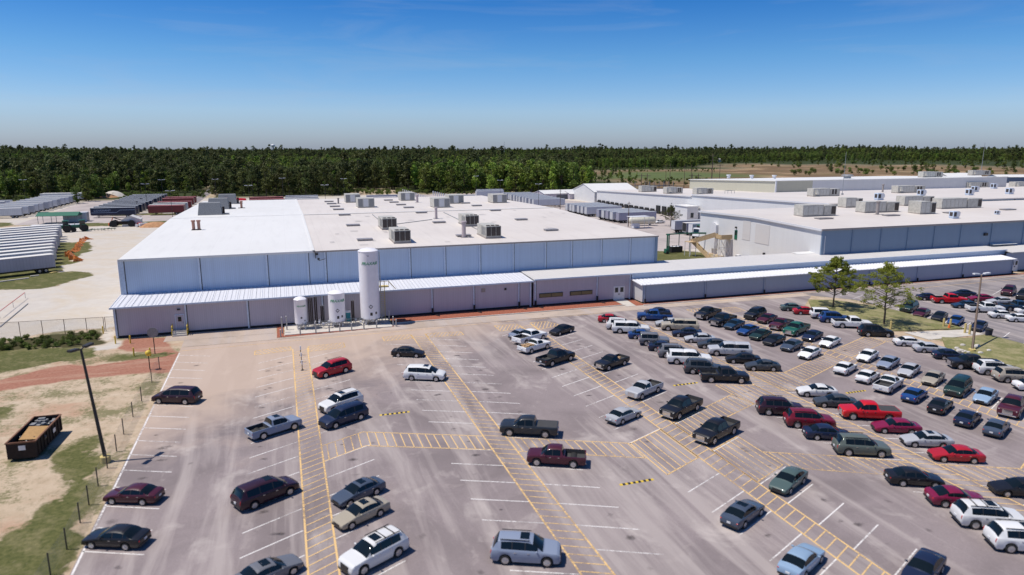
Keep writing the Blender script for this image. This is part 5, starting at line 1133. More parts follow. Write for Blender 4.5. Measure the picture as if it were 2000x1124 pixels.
def make_car(kind, ex):
    if (kind, ex) in PROTO:
        o, kk_ = PROTO[(kind, ex)]; c_ = copy_tree(o, None, kk_); return c_
    nm = {'sedan': 'parked_car', 'coupe': 'parked_coupe', 'suv': 'parked_suv', 'minivan': 'parked_minivan', 'jeep': 'parked_jeep'}.get(kind, 'pickup_truck')
    t = empty(nm)
    for part in get_car(kind):
        o = link(part[0], part[1], t, part[2])
        if len(part) > 3: link(part[3][0], part[3][1], o)
    S = SPEC[kind]; L = S['L']; rz = max(q[1] for q in S['roof'])
    if 'S' in ex:
        sa = S['wf'][1]+.28; b = MB(); b.box(L/2-sa-.62, -.42, poly_at(S['roof'], sa+.3)+.035, L/2-sa, .42, poly_at(S['roof'], sa+.3)+.055); b.build('sunroof', M['cglass'], t)
    if 'R' in ex:
        b = MB()
        for s in (2.95, 3.7): b.bar((L/2-s, -.62, rz+.04), (L/2-s, .62, rz+.04), .06)
        b.build('cross_bar', M['trimc'], t)
    if 'J' in ex or 'B' in ex:
        b = MB(); rs = random.Random(5)
        for i in range(26 if 'J' in ex else 5):
            b.cbox((L/2-rs.uniform(3.25, 4.95) if 'J' in ex else L/2-rs.uniform(3.3, 3.8), rs.uniform(-.6, .6), rs.uniform(.8, 1.05)), (rs.uniform(.2, .6), rs.uniform(.1, .5), rs.uniform(.1, .3)), rs.uniform(0, 3))
        ld = b.build('bed_load', M['bedload'], t)
    PROTO[(kind, ex)] = (t, KIDS(t)); return t
def recolour(o, col):
    o.color = (*col, 1)
    for ch in o.children: recolour(ch, col)
rs = random.Random(11)
for ang, xrow, phrase, cars in ROWS:
    base = [f"{WORD[c[4]]} {KW[c[3]]}" for c in cars]
    for i, (px, py, fc, kind, colr, ex) in enumerate(cars):
        z = .92 if kind[:3] in ('suv', 'min', 'pic', 'jee') else .74
        x, y = G(px, py, z)
        # keep each car on its own stall: blend the surveyed spot with the row's centre line
        xn = lerp(x, xrow, .35); y = y + (xn-x)*math.tan(R(ang)); x = xn
        o = make_car(kind, ex); o.location = (x, y, .022); s_ = {'sedan': .905, 'coupe': .95}.get(kind, 1.0)*(.92 if (px, py) in ((538,828),(1088,887)) else 1.0); o.scale = (s_,)*3
        o.rotation_euler = (0, 0, R(ang+(0 if fc == 'R' else 180)+rs.uniform(-1.2, 1.2)))
        f_ = rs.uniform(.92, 1.08); col = tuple(min(1, c_*f_) for c_ in RGB[colr]); o.color = (*col, 1)
        for ch in (o.children if len(bpy.data.objects) < 0 else []): pass
        CARS = globals().setdefault('CARS_', []); CARS.append((o, col))
        d = base[i]
        if 'J' in ex: d += ' loaded with tan scrap'
        if i == 0: rel = f"farthest up the {phrase}"; rel += f", before the {base[1]}" if len(cars) > 1 else ''
        elif i == len(cars)-1: rel = f"last and nearest in the {phrase}"
        else:
            rel = f"between a {base[i-1]} and a {base[i+1]}"
        lab = f"{d} {rel}"
        if lab in used or (i not in (0, len(cars)-1)): lab2 = f"{d} {rel}, {phrase}"; lab = lab2 if len(lab2.split()) <= 16 else lab
        if lab in used: lab = f"{d}, {['first','second','third','fourth','fifth','sixth','seventh','eighth','ninth','tenth','eleventh','twelfth'][min(i,11)]} from far end of the {phrase}"
        assert lab not in used, lab
        used.add(lab); tag(o, lab, CATW[kind], 'vehicles parked in the ' + phrase)
# colours: paint every painted part of each car
_by = {}
for ob in COL.objects:
    if ob.parent: _by.setdefault(ob.parent.name, []).append(ob)
for o, col in CARS_:
    for ch in _by.get(o.name, []): ch.color = (*col, 1)

# ---------------------------------------------------------------- trailers
def tmat(name, col, rough=.45):
    m, n, p = new_mat(name); v = coords(n, True); sx = N(n, 'ShaderNodeSeparateXYZ'); n.links.new(v, sx.inputs[0])
    rib = mathn(n, 'LESS_THAN', mathn(n, 'PINGPONG', sx.outputs[0], .31), .035)
    st = noise(n, 1.0, 5, scaled(n, v, (.8, .8, .15)), .7)
    c = mix(n, ramp(n, st, [(.45, 0), (.8, .4)]), col, tuple(q*.6 for q in col)); c = mix(n, mathn(n, 'MULTIPLY', rib, .35), c, tuple(q*.45 for q in col))
    n.links.new(c, p.inputs['Base Color']); p.inputs['Roughness'].default_value = rough; return m
TM = dict(white=tmat('white_trailer_side', (.62,.63,.66)), grey=tmat('grey_trailer_side', (.40,.42,.47)), navy=tmat('navy_trailer_side', (.010,.016,.045)), red=tmat('oxide_red_trailer_side', (.16,.018,.02)), green=tmat('green_trailer_side', (.01,.22,.10)), violet=tmat('violet_grey_trailer_side', (.36,.36,.46)))
TR = dict(white=roofmat('white_trailer_roof', (.68,.67,.65), (.55,.54,.53)), grey=roofmat('grey_trailer_roof', (.40,.42,.46), (.31,.33,.36)), red=roofmat('faded_red_trailer_roof', (.45,.17,.17), (.32,.10,.10)), pale=roofmat('pale_trailer_roof', (.74,.71,.66), (.62,.59,.55)), green=roofmat('green_trailer_roof', (.02,.22,.12), (.02,.16,.09)))
TP = {}
def trailer(x, y, rz, side, roof, lab, grp, L=14.8, rear=None):
    """rz points along the trailer towards its rear doors; (x, y) is its middle"""
    key = (side, roof, L, rear)
    if key in TP: t = copy_tree(TP[key][0], None, TP[key][1])
    else:
        t = empty('box_trailer'); h0, h1, w_ = 1.15, 4.05, 1.28
        b = MB(); b.box(-L/2, -w_, h0, L/2-.06, w_, h1-.03); b.build('cargo_box', TM[side], t)
        b = MB(); b.box(-L/2-.03, -w_-.03, h1-.028, L/2, w_+.03, h1+.03); b.build('roof_panel', TR[roof], t)
        b = MB(); b.box(L/2-.058, -w_, h0-.15, L/2+.03, -w_+.13, h1-.04); b.box(L/2-.058, w_-.13, h0-.15, L/2+.03, w_, h1-.04); b.box(L/2-.058, -w_+.131, h0-.15, L/2+.03, w_-.131, h0+.1); b.build('rear_frame', M['grey_metal'], t)
        for s in (-1, 1):
            b = MB(); b.box(L/2-.05, min(s*.02, s*(w_-.15)), h0+.12, L/2+.02, max(s*.02, s*(w_-.15)), h1-.1); b.build('rear_door_or_shade', TM[rear or side] if rear != 'open' else M['black'], t)  # open rears: black panels, the shade of the inside put into colour
        b = MB(); b.box(-L/2+.3, -w_-.02, h0-.14, L/2-.1, -w_+.1, h0-.01); b.box(-L/2+.3, w_-.1, h0-.14, L/2-.1, w_+.02, h0-.01); b.box(L/2-4.2, -.5, .7, L/2-.6, .5, h0-.15); b.build('chassis', M['dark_metal'], t)
        for ax in (L/2-3.2, L/2-1.95):
            for s in (-1, 1):
                b = MB(); b.lathe([(.3,-.25),(.5,-.25),(.5,.25),(.3,.25)], n=14, axis='Y'); wl = b.build('wheel', M['tyre'], t, 40, loc=(ax, s*.98, .51))
                b = MB(); b.lathe([(.28,-.26),(.28,.26)], n=10, axis='Y'); b.build('rim', M['grey_metal'], wl)
        for s in (-1, 1):
            b = MB(); b.box(-L/2+2.6, s*.8-.07, .05, -L/2+2.75, s*.8+.07, h0-.15); b.box(-L/2+2.5, s*.8-.15, 0.02, -L/2+2.85, s*.8+.15, .05); b.build('landing_leg', M['dark_metal'], t)
        TP[key] = (t, KIDS(t))
    t.location = (x, y, float(terrain(x, y))); t.rotation_euler = (0, 0, rz); tag(t, lab, 'trailer', grp); return t
rs = random.Random(21)
ORD = ['nearest', 'second', 'third', 'fourth', 'fifth', 'sixth', 'seventh', 'eighth', 'ninth', 'tenth', 'eleventh', 'twelfth', 'thirteenth', 'fourteenth', 'fifteenth', 'sixteenth']
def row(n_, p0, step, rz, L, sides, roofs, lab, grp, anchor=1, rear=None, jit=.3):
    """anchor=+1: p0 is the rear end, -1: the nose end"""
    for i in range(n_):
        a = rz+R(rs.uniform(-.5, .5)); ex, ey = p0[0]+step[0]*i+rs.uniform(-jit, jit)*math.cos(rz), p0[1]+step[1]*i+rs.uniform(-jit, jit)*math.sin(rz)
        trailer(ex-anchor*math.cos(a)*L/2, ey-anchor*math.sin(a)*L/2, a, sides[i % len(sides)], roofs[i % len(roofs)], lab.replace('#', ORD[min(i, 15)]), grp, L, rear)
row(12, (-51.5, 182.5), (-1.55, 6.55), R(31), 16, ['violet', 'white', 'grey', 'white'], ['pale', 'white', 'pale'], 'white box trailer in the left yard row, # from the camera', 'box trailers beside the gravel yard')
row(14, (-101.5, 331), (0, 6.6), R(8), 16, ['white', 'white', 'grey'], ['white', 'grey'], 'white trailer with grey roof, # in the far left row', 'trailers in the far left row', rear='grey')
row(5, (-121, 346), (0, 9), R(8), 16, ['white', 'grey'], ['grey', 'white'], 'grey-roofed trailer at the far left edge, # of five', 'trailers at the far left edge')
row(2, (-103, 431), (0, 5), R(0), 20, ['white'], ['white'], 'white trailer against the trees, # of two behind the far left row', 'trailers against the trees')
row(12, (-58.2, 320), (-.03, 7.9), R(-2), 16.5, ['navy'], ['grey'], 'navy blue trailer with a pale roof, # of the blue row', 'navy trailers')
for i, (y, dx, s, r_) in enumerate([(325, 0, 'red', 'red'), (331, -.5, 'red', 'pale'), (340, -.5, 'grey', 'pale'), (349, .2, 'red', 'red'), (372, -1.2, 'red', 'red'), (382, -1.2, 'red', 'red')]):
    trailer(-47.2+dx, y, R(0), s, r_, f'{"dark red" if s == "red" else "grey"} trailer beside the navy row, {ORD[i]} from the warehouse', 'dark red trailers', 14)
row(6, (119.3, 281), (0, -3.95), R(180), 16.1, ['white'], ['grey'], 'white trailer at the docks in the group of six, # of them', 'trailers docked in the middle group', rear=None)
row(5, (119.2, 249), (.25, -3.65), R(180), 16.1, ['violet', 'white'], ['grey'], 'white trailer in the dock group nearest the pole, # of five', 'trailers docked near the propane tank')
row(11, (115.4, 361), (-.2, -5.2), R(180), 16.1, ['white'], ['grey'], 'white trailer in the long far dock group, # in line', 'trailers in the long far group')
row(3, (105, 378.9), (2.2, 7.5), R(180), 16, ['white'], ['grey'], 'white trailer standing apart behind the cream roof, # of three', 'three trailers behind the roof')
for i, (px, py, s, r_, rr) in enumerate([(1315,432,'grey','grey','white'), (1337,436,'violet','pale','open'), (1349,438,'white','grey',None), (1365,441,'green','green','open'), (1377,445,'grey','pale','white')]):
    x, y = G(px, py, 4); L = 14; x += L/2
    trailer(x, y, R(180), s, r_, ['grey trailer farthest from camera in the court beside the white warehouse', 'trailer with an open dark rear in the truck court', 'white-doored trailer in the court behind the yard tractor', 'green trailer in the truck court', 'pale trailer nearest the white warehouse wall in the court'][i], 'trailers in the truck court', L, rr)
for i, (px, py, s, r_, lab) in enumerate([(487,390,'red','red','faded red trailer peeping over the roof, nearer'), (487,386,'red','red','faded red trailer peeping over the roof, farther'), (556,389,'grey','white','grey trailer roof seen over the warehouse, nearest of three'), (556,386,'grey','white','grey trailer roof seen over the warehouse, middle of three'), (558,383,'grey','grey','grey trailer roof seen over the warehouse, farthest of three'),
        (712,386,'violet','white','pale trailer behind the roof beside the beige units'), (716,382,'violet','grey','grey-roofed trailer behind the roof beside the beige units'), (862,387,'white','grey','grey-roofed trailer behind the back beige units, nearer'), (870,382,'white','grey','grey-roofed trailer behind the back beige units, farther')]):
    x, y = G(px, py, 4.1); trailer(x+8, y+1, R(0), s, r_, lab, 'trailers behind the warehouse', 16)
t0 = bpy.data.objects  # lettering and stripe on the nearest navy trailer
navy = [o for o in COL.objects if o.get('label', '').startswith('navy blue trailer') and 'nearest' in o['label']][0]
me = text_mesh('COVENANT', 1.15, .01); me.transform(Matrix.Translation((-3.9, -1.31, 2.95)) @ Matrix.Rotation(R(90), 4, 'X')); me.materials.clear(); M['letter'] = simple('pale_blue_lettering', (.30,.38,.50), .5); me.materials.append(M['letter']); link('side_lettering', me, navy)
b = MB(); b.box(-8.0,-1.31,2.05,1.2,-1.285,2.2); b.add([(1.2,-1.31,2.05),(1.2,-1.31,2.2),(2.6,-1.31,3.15),(2.6,-1.31,3.0)],[(0,3,2,1)]); b.box(2.6,-1.31,3.0,8.1,-1.285,3.15); b.build('side_stripe', M['letter'], navy)

# ---------------------------------------------------------------- poles, masts
def light_pole(x, y, h, lab, grp, mt='dark_metal', heads=2, lean=(0, 0), r_=.12, az=0.0, hd=.9):
    z0 = float(terrain(x, y)); t = empty('street_lamp', (x, y, z0)); tag(t, lab, 'street lamp', grp)
    top = (lean[0], lean[1], h); b = MB(); b.tube((0,0,.3), top, r_, r_*.6, 10); b.build('pole', M[mt], t, 40)
    b = MB(); b.tube((0,0,0), (0,0,.6), r_*2.6, r_*2.6, 12); b.build('base', M['yellow_pole'] if r_ > .11 else M['concrete'], t, 40)
    for q in range(heads):
        s = 1 if q else -1; ca, sa = math.cos(az), math.sin(az)
        b = MB(); b.bar(top, (top[0]+s*ca*hd*.45, top[1]+s*sa*hd*.45, h+.12), .09); m_ = Matrix.Translation((top[0]+s*ca*hd*.85, top[1]+s*sa*hd*.85, h+.16)) @ Matrix.Rotation(az, 4, 'Z') @ Matrix.Rotation(R(-4*s), 4, 'Y')
        b.M = m_; b.box(-hd*.45, -.22, -.10, hd*.45, .22, .10); b.build('lamp_head', M['dark_metal'] if mt == 'dark_metal' and r_ > .11 else M['white'], t, bevel=.0)
    return t
bx_, by_ = G(207, 903); tx_, ty_ = G(158, 683, 10.6)
light_pole(bx_, by_, 10.6, 'tall dark leaning light pole with two lamp heads beside the dumpster', None, lean=(tx_-bx_, ty_-by_), r_=.17, az=R(62), hd=1.0)
bx_, by_ = G(1898, 690); tx_, ty_ = G(1917, 537, 9.8)
light_pole(bx_, by_, 9.8, 'tall brown light pole with two lamp heads by the second lot', None, 'brown_metal', lean=(tx_-bx_, ty_-by_), r_=.17, az=R(-5), hd=1.1)
LP = [(44,350,'far left behind the trailers'), (283,358,'beside the navy trailers'), (315,350,'behind the navy trailers'), (332,371,'by the back road'), (420,349,'behind the warehouse, left of four'), (485,361,'behind the warehouse, above the red roofs'), (551,347,'behind the warehouse, left of centre'), (634,360,'behind the warehouse, above the back units'), (671,348,'behind the warehouse, near the clearing'), (930,343,'before the bright green trees'), (977,351,'by the three trailers'), (1052,358,'by the long far trailer row'), (1084,340,'by the white storage sheds')]
for px, py, ph in LP:
    x, y = G(px, py, 12.0); x, y = (x*.98, y*.98); light_pole(x, y, 11.8, f'slim yard light pole {ph}', 'yard light poles', 'dark_metal', 2, r_=.10, az=R(15), hd=1.3)
for px, py, h, lab in ((1094,412,9.5,'dark timber pole beside the docked trailers'), (1227,443,9,'dark timber pole beside the long propane tank')):
    x, y = G(px, py); t = empty('utility_pole', (x, y, 0)); tag(t, lab, 'utility pole'); b = MB(); b.tube((0,0,0),(0,0,h),.17,.12); b.build('pole', M['brown_metal'], t); b = MB(); b.bar((-.7,0,h-.6),(.7,0,h-.6),.12); b.build('crossarm', M['brown_metal'], t)
for i, x in enumerate((263.5, 272, 281.5, 290)):   # thin posts among the navy trailers
    xx, yy = G(x, 417-i*8); t = empty('utility_pole', (xx+1.2, yy, 0)); tag(t, f'thin dark post at the end of the navy trailers, {ORD[i]} one', 'post', 'thin posts by the navy trailers'); b = MB(); b.tube((0,0,0),(0,0,5.2),.09); b.build('pole', M['dark_metal'], t); b = MB(); b.bar((-.5,0,5),(.5,0,5),.1); b.build('crossarm', M['dark_metal'], t)
# power line poles and substation in the field
def pylon(px, py0, py1, d, lab, arms=2, r_=.22):
    x, y = G(px, 400); s = d/math.hypot(x, y); x, y = x*s, y*s; z0 = float(terrain(x, y))
    h = CAMZ-z0-(py1-290)*d/1336; t = empty('power_pole', (x, y, z0)); tag(t, lab, 'power pole', 'power line poles in the field'); b = MB(); b.tube((0,0,0),(0,0,h),r_,r_*.6,6); b.build('pole', M['brown_metal'], t)
    b = MB()
    for k_ in range(arms): b.bar((-2.2, 0, h-1.2-k_*2.5), (2.2, 0, h-1.2-k_*2.5), .22)
    if arms: b.build('crossarm', M['brown_metal'], t)
for q in ((1387,345,300,420,'tallest double-armed power pole right of the substation',2,.4), (1402,345,317,430,'shorter power pole just right of the tallest one',1), (1298,330,318,480,'thin power pole above the docks',1), (1306,365,318,400,'thin power pole right of the one above the docks',0), (1334,365,320,400,'thin power pole left of the tan wall',0), (1347,362,320,410,'thin power pole close to the tan wall',0), (1251,366,337,380,'stout pole of the H-frame, left leg',1,.35), (1262,366,337,380,'stout pole of the H-frame, right leg',1,.35), (1349,362,336,400,'H-frame pole by the tan wall, left',1,.35), (1361,362,336,400,'H-frame pole by the tan wall, right',1,.35)):
    pylon(*q)
t = empty('substation', (*G(1290, 374, 0), 0)); x, y = G(1290, 400); s = 400/math.hypot(x, y); t.location = (x*s, y*s, 0); tag(t, 'grey electrical substation of steel frames behind the back warehouse', 'substation')
b = MB(); rs = random.Random(9)
for i in range(10): 
    for j in range(3): b.bar((-14+i*3.1, j*5, 0), (-14+i*3.1, j*5, rs.choice((5, 7, 9.5))), .25)
for j in range(3): b.bar((-14, j*5, 5), (14, j*5, 5), .25); b.bar((-14, j*5, 7), (10, j*5, 7), .2)
b.build('steel_frame', M['hvac_grey'], t); b = MB()
for i in range(5): b.box(-12+i*5, -3, 0, -9.5+i*5, -.8, 3.2); b.tube((-11+i*5, -2, 3.2), (-11+i*5, -2, 5), .3)
b.build('transformer', M['hvac_grey'], t)
# water tower and far mast
d = 2400; x, y = G(541, 400); s = d/math.hypot(x, y); x, y = x*s, y*s; z0 = float(terrain(x, y)); t = empty('water_tower', (x, y, z0)); tag(t, 'tiny white water tower above the treeline', 'water tower'); zz = 36-z0
b = MB(); b.lathe([(1, zz-4), (4.5, zz-2.5), (6.3, zz), (6.3, zz+1.5), (4.5, zz+4), (.5, zz+5.2)], n=20); b.build('bowl', M['white'], t, 60)
for i in range(5): a = i*2*math.pi/5; b = MB(); b.bar((math.cos(a)*7, math.sin(a)*7, 0), (math.cos(a)*5, math.sin(a)*5, zz-1.5), .6); b.build('leg', M['grey_metal'], t)
b = MB(); b.tube((0,0,0),(0,0,zz-3),1.0); b.build('riser_pipe', M['grey_metal'], t)
d = 2000; x, y = G(985, 400); s = d/math.hypot(x, y); x, y = x*s, y*s; z0 = float(terrain(x, y)); t = empty('radio_mast', (x, y, z0)); tag(t, 'very thin radio mast on the horizon above the forest', 'mast'); b = MB(); b.tube((0,0,0),(0,0,46-z0),.8,.4,4); b.build('mast', M['grey_metal'], t)
# white posts running behind the roof
for (p0, p1, n_, ph) in (((787,370),(834,384),15,'long'), ((846,374),(878,381),9,'short')):
    for i in range(n_):
        px = lerp(p0[0], p1[0], i/(n_-1)); py = lerp(p0[1], p1[1], i/(n_-1)); x, y = G(px, py, 2.5)
        t = MB().tube((0,0,0),(0,0,2.6),.32,.32,8).build('white_post', M['white'], None, 40, loc=(x, y, 0)); tag(t, f'white post in the {ph} slanting line behind the cream roof', 'post', f'white posts of the {ph} slanting line')

# ---------------------------------------------------------------- fences
m, n, p = new_mat('chain_link'); v = coords(n); sx = N(n, 'ShaderNodeSeparateXYZ'); n.links.new(v, sx.inputs[0]); p.inputs['Base Color'].default_value = (.30,.29,.28,1)
u = mathn(n, 'ADD', sx.outputs[0], sx.outputs[1]); a1 = mathn(n, 'LESS_THAN', mathn(n, 'PINGPONG', mathn(n, 'ADD', u, sx.outputs[2]), .06), .006); a2 = mathn(n, 'LESS_THAN', mathn(n, 'PINGPONG', mathn(n, 'SUBTRACT', u, sx.outputs[2]), .06), .006)
n.links.new(mathn(n, 'MAXIMUM', a1, a2), p.inputs['Alpha']); M['chain'] = m
def fence(pts, h, lab, name='chain_link_fence', r_=.045, rail=True, mt='brown_metal'):
    t = empty(name, (pts[0][0], pts[0][1], 0)); tag(t, lab, 'fence'); o_ = pts[0]
    for (x, y) in pts: b = MB(); b.tube((x-o_[0], y-o_[1], 0), (x-o_[0], y-o_[1], h), r_); b.build('post', M[mt], t)
    b = MB()
    for (xa, ya), (xb, yb) in zip(pts, pts[1:]): b.quad((xa-o_[0], ya-o_[1], .03), (xb-o_[0], yb-o_[1], .03), (xb-o_[0], yb-o_[1], h-.03), (xa-o_[0], ya-o_[1], h-.03))
    b.build('chain_mesh', M['chain'], t)
    if rail:
        b = MB()
        for (xa, ya), (xb, yb) in zip(pts, pts[1:]): b.bar((xa-o_[0], ya-o_[1], h), (xb-o_[0], yb-o_[1], h), r_)
        b.build('top_rail', M[mt], t)
    return t
fence([(-48,119.4),(-45,119.2),(-42,118.9),(-39,118.7),(-36,118.5),(-33,118.3),(-30,118.1),(-27.6,118.0)], 2.3, 'chain-link fence on thin posts across the gravel yard, ending at the building')
fence([(-27.4,118.0),(-25.2,117.6)], 2.3, 'small chain-link gate between the fence and the lean-to corner', 'chain_link_gate')
fence([G(*q) for q in ((60,1190),(99,1125),(131,1074),(157,1022),(174,987),(192,950),(210,915),(228,882),(242,849),(260,815),(277,784),(297,748),(312,722))], 1.7, 'low fence on dark posts down the grassy strip beside the parking lot', 'wire_fence', .05, False, 'dark_metal')
t = empty('barrier_frame', (*G(20, 640), 0)); tag(t, 'long low red and white barrier frame lying on the gravel yard', 'barrier'); a = G(0, 622); c_ = G(50, 583); e_ = G(0, 640); f_ = G(55, 594); ox, oy = t.location.x, t.location.y
b = MB(); b.bar((a[0]-ox, a[1]-oy, 1.1), (c_[0]-ox, c_[1]-oy, 1.1), .08); b.build('red_rail', M['red_paint'], t); b = MB(); b.bar((e_[0]-ox, e_[1]-oy, .1), (f_[0]-ox, f_[1]-oy, .1), .1)
for q in (0, .5, 1): xx, yy = lerp(a[0], c_[0], q)-ox, lerp(a[1], c_[1], q)-oy; b.bar((xx, yy, 0), (xx, yy, 1.1), .06)
b.build('frame', M['grey_metal'], t)
# orange netting
b = MB(); pts = [G(q[0], q[1]) for q in ((128,497),(133,506),(146,512),(152,508))]; pts2 = [G(q[0], q[1]) for q in ((140,494),(145,485),(152,477),(160,469),(173,468))]
m, n, p = new_mat('orange_netting'); v = coords(n); f = noise(n, 1.6, 6, v, .8); p.inputs['Base Color'].default_value = (.62,.20,.04,1); n.links.new(ramp(n, f, [(.42, 0), (.5, 1)]), p.inputs['Alpha']); M['net'] = m
for nm, P_, h, lab in (('orange_netting_fence', pts, 1.6, 'crumpled bright orange netting at the end of the nearest trailers'), ('orange_netting_fence', pts2, 1.2, 'line of sagging orange netting beside the trailer row')):
    b = MB(); rs = random.Random(4)
    sub = []
    for (xa, ya), (xb, yb) in zip(P_, P_[1:]):
        for q in range(8): sub.append((lerp(xa, xb, q/8)+rs.uniform(-.5, .5), lerp(ya, yb, q/8)+rs.uniform(-.9, .9), h*rs.uniform(.3, 1)))
    for (xa, ya, ha), (xb, yb, hb) in zip(sub, sub[1:]): b.add([(xa, ya, 0), (xb, yb, 0), (xb+.3, yb, hb), (xa+.3, ya, ha), (xa+1.4, ya+.2, .03), (xb+1.4, yb+.2, .03)], [(0,1,2,3),(3,2,5,4)])
    o = b.build(nm, M['net'], None); tag(o, lab, 'netting')

# ---------------------------------------------------------------- yard machines and clutter
def wheel(parent, x, y, r_, w_, mt='tyre', rim='rim'):
    b = MB(); b.lathe([(r_*.5,-w_/2),(r_,-w_/2),(r_,w_/2),(r_*.5,w_/2)], n=18, axis='Y'); o = b.build('wheel', M[mt], parent, 40, loc=(x, y, r_)); b = MB(); b.lathe([(r_*.5,-w_*.45),(r_*.15,-w_*.5),(r_*.15,w_*.5),(r_*.5,w_*.45)], n=14, axis='Y'); b.build('rim', M[rim], o); return o
def tractor(px, py, rz, lab):
    x, y = G(px, py); t = empty('farm_tractor', (x, y, 0), rz); t.scale = (1.35,)*3; tag(t, lab, 'tractor')
    b = MB(); b.box(.2,-.4,.9,2.3,.4,1.7).box(-.9,-.5,.7,.3,.5,1.4); b.build('bonnet', M['green_paint'], t, bevel=.08)
    b = MB(); b.box(-.95,-.7,2.75,.45,.7,2.9); b.build('cab_roof', M['green_paint'], t); b = MB(); b.box(-.85,-.62,1.4,.35,.62,2.74); b.build('cab_glass', M['glass'], t)
    for s in (-1, 1): wheel(t, -.5, s*.95, .95, .5, rim='yellow'); wheel(t, 1.8, s*.75, .6, .35, rim='yellow')
    b = MB(); b.tube((1.4,0,1.7),(1.4,0,2.5),.06); b.build('exhaust', M['dark_metal'], t)
    b = MB(); b.box(-1.0,-1.3,1.75,-.1,-.75,1.85).box(-1.0,.75,1.75,-.1,1.3,1.85); b.build('mudguard', M['green_paint'], t)
tractor(160, 452, R(200), 'green tractor with yellow wheels parked in the open beyond the trailers'); tractor(128, 454, R(190), 'green tractor half hidden behind the trailer row')
def clutter(name, px, py, lab, cat, kind, rz=0.0, s=1.0):
    x, y = G(px, py); t = empty(name, (x, y, 0), rz); t.scale = (s,)*3; tag(t, lab, cat); return t
t = clutter('disc_harrow', 195, 451, 'low green and rust farm implement on the gravel by the green tractor', 'farm implement', 0, R(8)); b = MB(); b.bar((-5,0,.5),(5,0,.6),.2).bar((-4,-1,.4),(-2,1,.7),.15).bar((1,-1,.4),(3,1,.7),.15); b.build('frame', M['green_paint'], t); b = MB()
for i in range(10): b.lathe([(.45,-.03),(.45,.03)], (-4.5+i,0,.45), 10, 'X')
b.build('disc', M['rust'], t)
t = clutter('trencher', 218, 443, 'orange-red implement standing by the dark boom', 'farm implement', 0, R(20), 1.1); b = MB(); b.box(-.8,-.5,.4,.8,.5,1.2).bar((0,0,1.2),(.6,0,3),.25); b.build('body', M['orange'], t); b = MB(); b.bar((.6,0,3),(3.5,0,1.8),.3).bar((3.5,0,1.8),(5.5,0,2.4),.3); b.build('boom', M['rust'], t)
for s in (-.6, .6): wheel(t, -.3, s, .4, .25)
t = clutter('loader', 240, 443, 'dark wheeled implement in front of the yard grass', 'farm implement', 0, R(-5), 1.5); b = MB(); b.box(-2,-.5,.6,2.5,.5,1.3); b.build('chassis', M['rust'], t)
for x in (-1.8, 2.2):
    for s in (-.8, .8): wheel(t, x, s, .8, .4)
x, y = G(256, 443); gable_shed('garden_shed', 'small grey gabled shed with double doors in the left yard', (x, y+3), 4.6, 6, 2.5, 1.3, R(90), 'wall_white_x', 'roof_grey', doors=False)
t = clutter('sand_pile', 305, 443, 'low pile of orange sand right of the small grey shed', 'sand pile', 0); rs = random.Random(2); b = MB(); b.lathe([(6.0,0),(4.8,.6),(3.0,1.3),(1.2,1.7),(.1,1.75)], n=20); b.v = [(p_[0]*(1+.15*math.sin(p_[1])), p_[1]*.6, p_[2]) for p_ in b.v]; b.build('sand', M['sandpile'], t, 60)
t = clutter('scrap_pile', 283, 443, 'small heap of red and white scrap beside the grey shed', 'scrap', 0); b = MB()
for i in range(16): b.cbox((rs.uniform(-2.5,2.5), rs.uniform(-1,1), rs.uniform(.2,1)), (rs.uniform(.5,1.5),)*3, rs.uniform(0,3)); b.mi = i % 2
b.build('scrap', [M['red_paint'], M['white']], t)
x, y = G(118, 436); t = empty('green_canopy', (x, y, 0), R(-3)); tag(t, 'open shelter with a green roof on slim posts in the left yard', 'canopy'); b = MB()
for sx in (-6.5, -2, 2, 6.5):
    for sy in (-2.5, 2.5): b.bar((sx, sy, 0), (sx, sy, 3.0), .15)
b.build('post', M['grey_metal'], t); b = MB(); b.add([(-7,-3.2,3.0),(7,-3.2,3.0),(7,0,4.2),(-7,0,4.2),(-7,3.2,3.0),(7,3.2,3.0)], [(0,1,2,3),(3,2,5,4)]); b.add([(-7,-3.2,2.9),(7,-3.2,2.9),(7,3.2,2.9),(-7,3.2,2.9)], [(3,2,1,0)]); b.add([(-7,-3.2,2.9),(-7,-3.2,3.0),(7,-3.2,3.0),(7,-3.2,2.9),(7,3.2,2.9),(7,3.2,3.0),(7,0,4.2)], [(0,3,2,1),(3,4,5,6,2)]); b.build('roof', M['green_paint'], t)
x, y = G(150, 433); t = empty('storage_container', (x, y, 0)); tag(t, 'plain grey storage box attached beside the green-roofed shelter', 'container'); b = MB(); b.box(-4,-2,.1,4,2,3.6); b.build('box', TM['white'], t); b = MB(); b.box(3.9,-1.7,.2,4.05,1.7,3.4); b.build('door', M['grey_metal'], t)
x, y = G(113, 446); t = empty('flatbed_trailer', (x, y, 0)); tag(t, 'long white flatbed deck in front of the green-roofed shelter', 'trailer'); b = MB(); b.box(-8,-1.3,1.0,8,1.3,1.3); b.build('deck', M['white'], t); b = MB(); b.box(-7.8,-1.2,.5,7.8,1.2,.98); b.build('chassis', M['black'], t)
for xx in (5, 6.3):
    for s in (-1.1, 1.1): wheel(t, xx, s, .48, .3)
for (px, py, lab) in ((222,420,'pale sandy heap near the forest edge, left'), ):
    t = clutter('gravel_heap', px, 384, 'pale grey gravel heap at the forest edge', 'gravel heap', 0); b = MB(); b.lathe([(7,0),(5,1.6),(2.4,2.9),(.1,3.3)], n=16); b.build('gravel', M['concrete'], t, 60)
    t = clutter('sand_heap', 198, 386, 'orange sand heap at the forest edge', 'sand pile', 0); b = MB(); b.lathe([(9,0),(6,1.4),(3,2.3),(.1,2.6)], n=16); b.build('sand', M['sandpile'], t, 60)
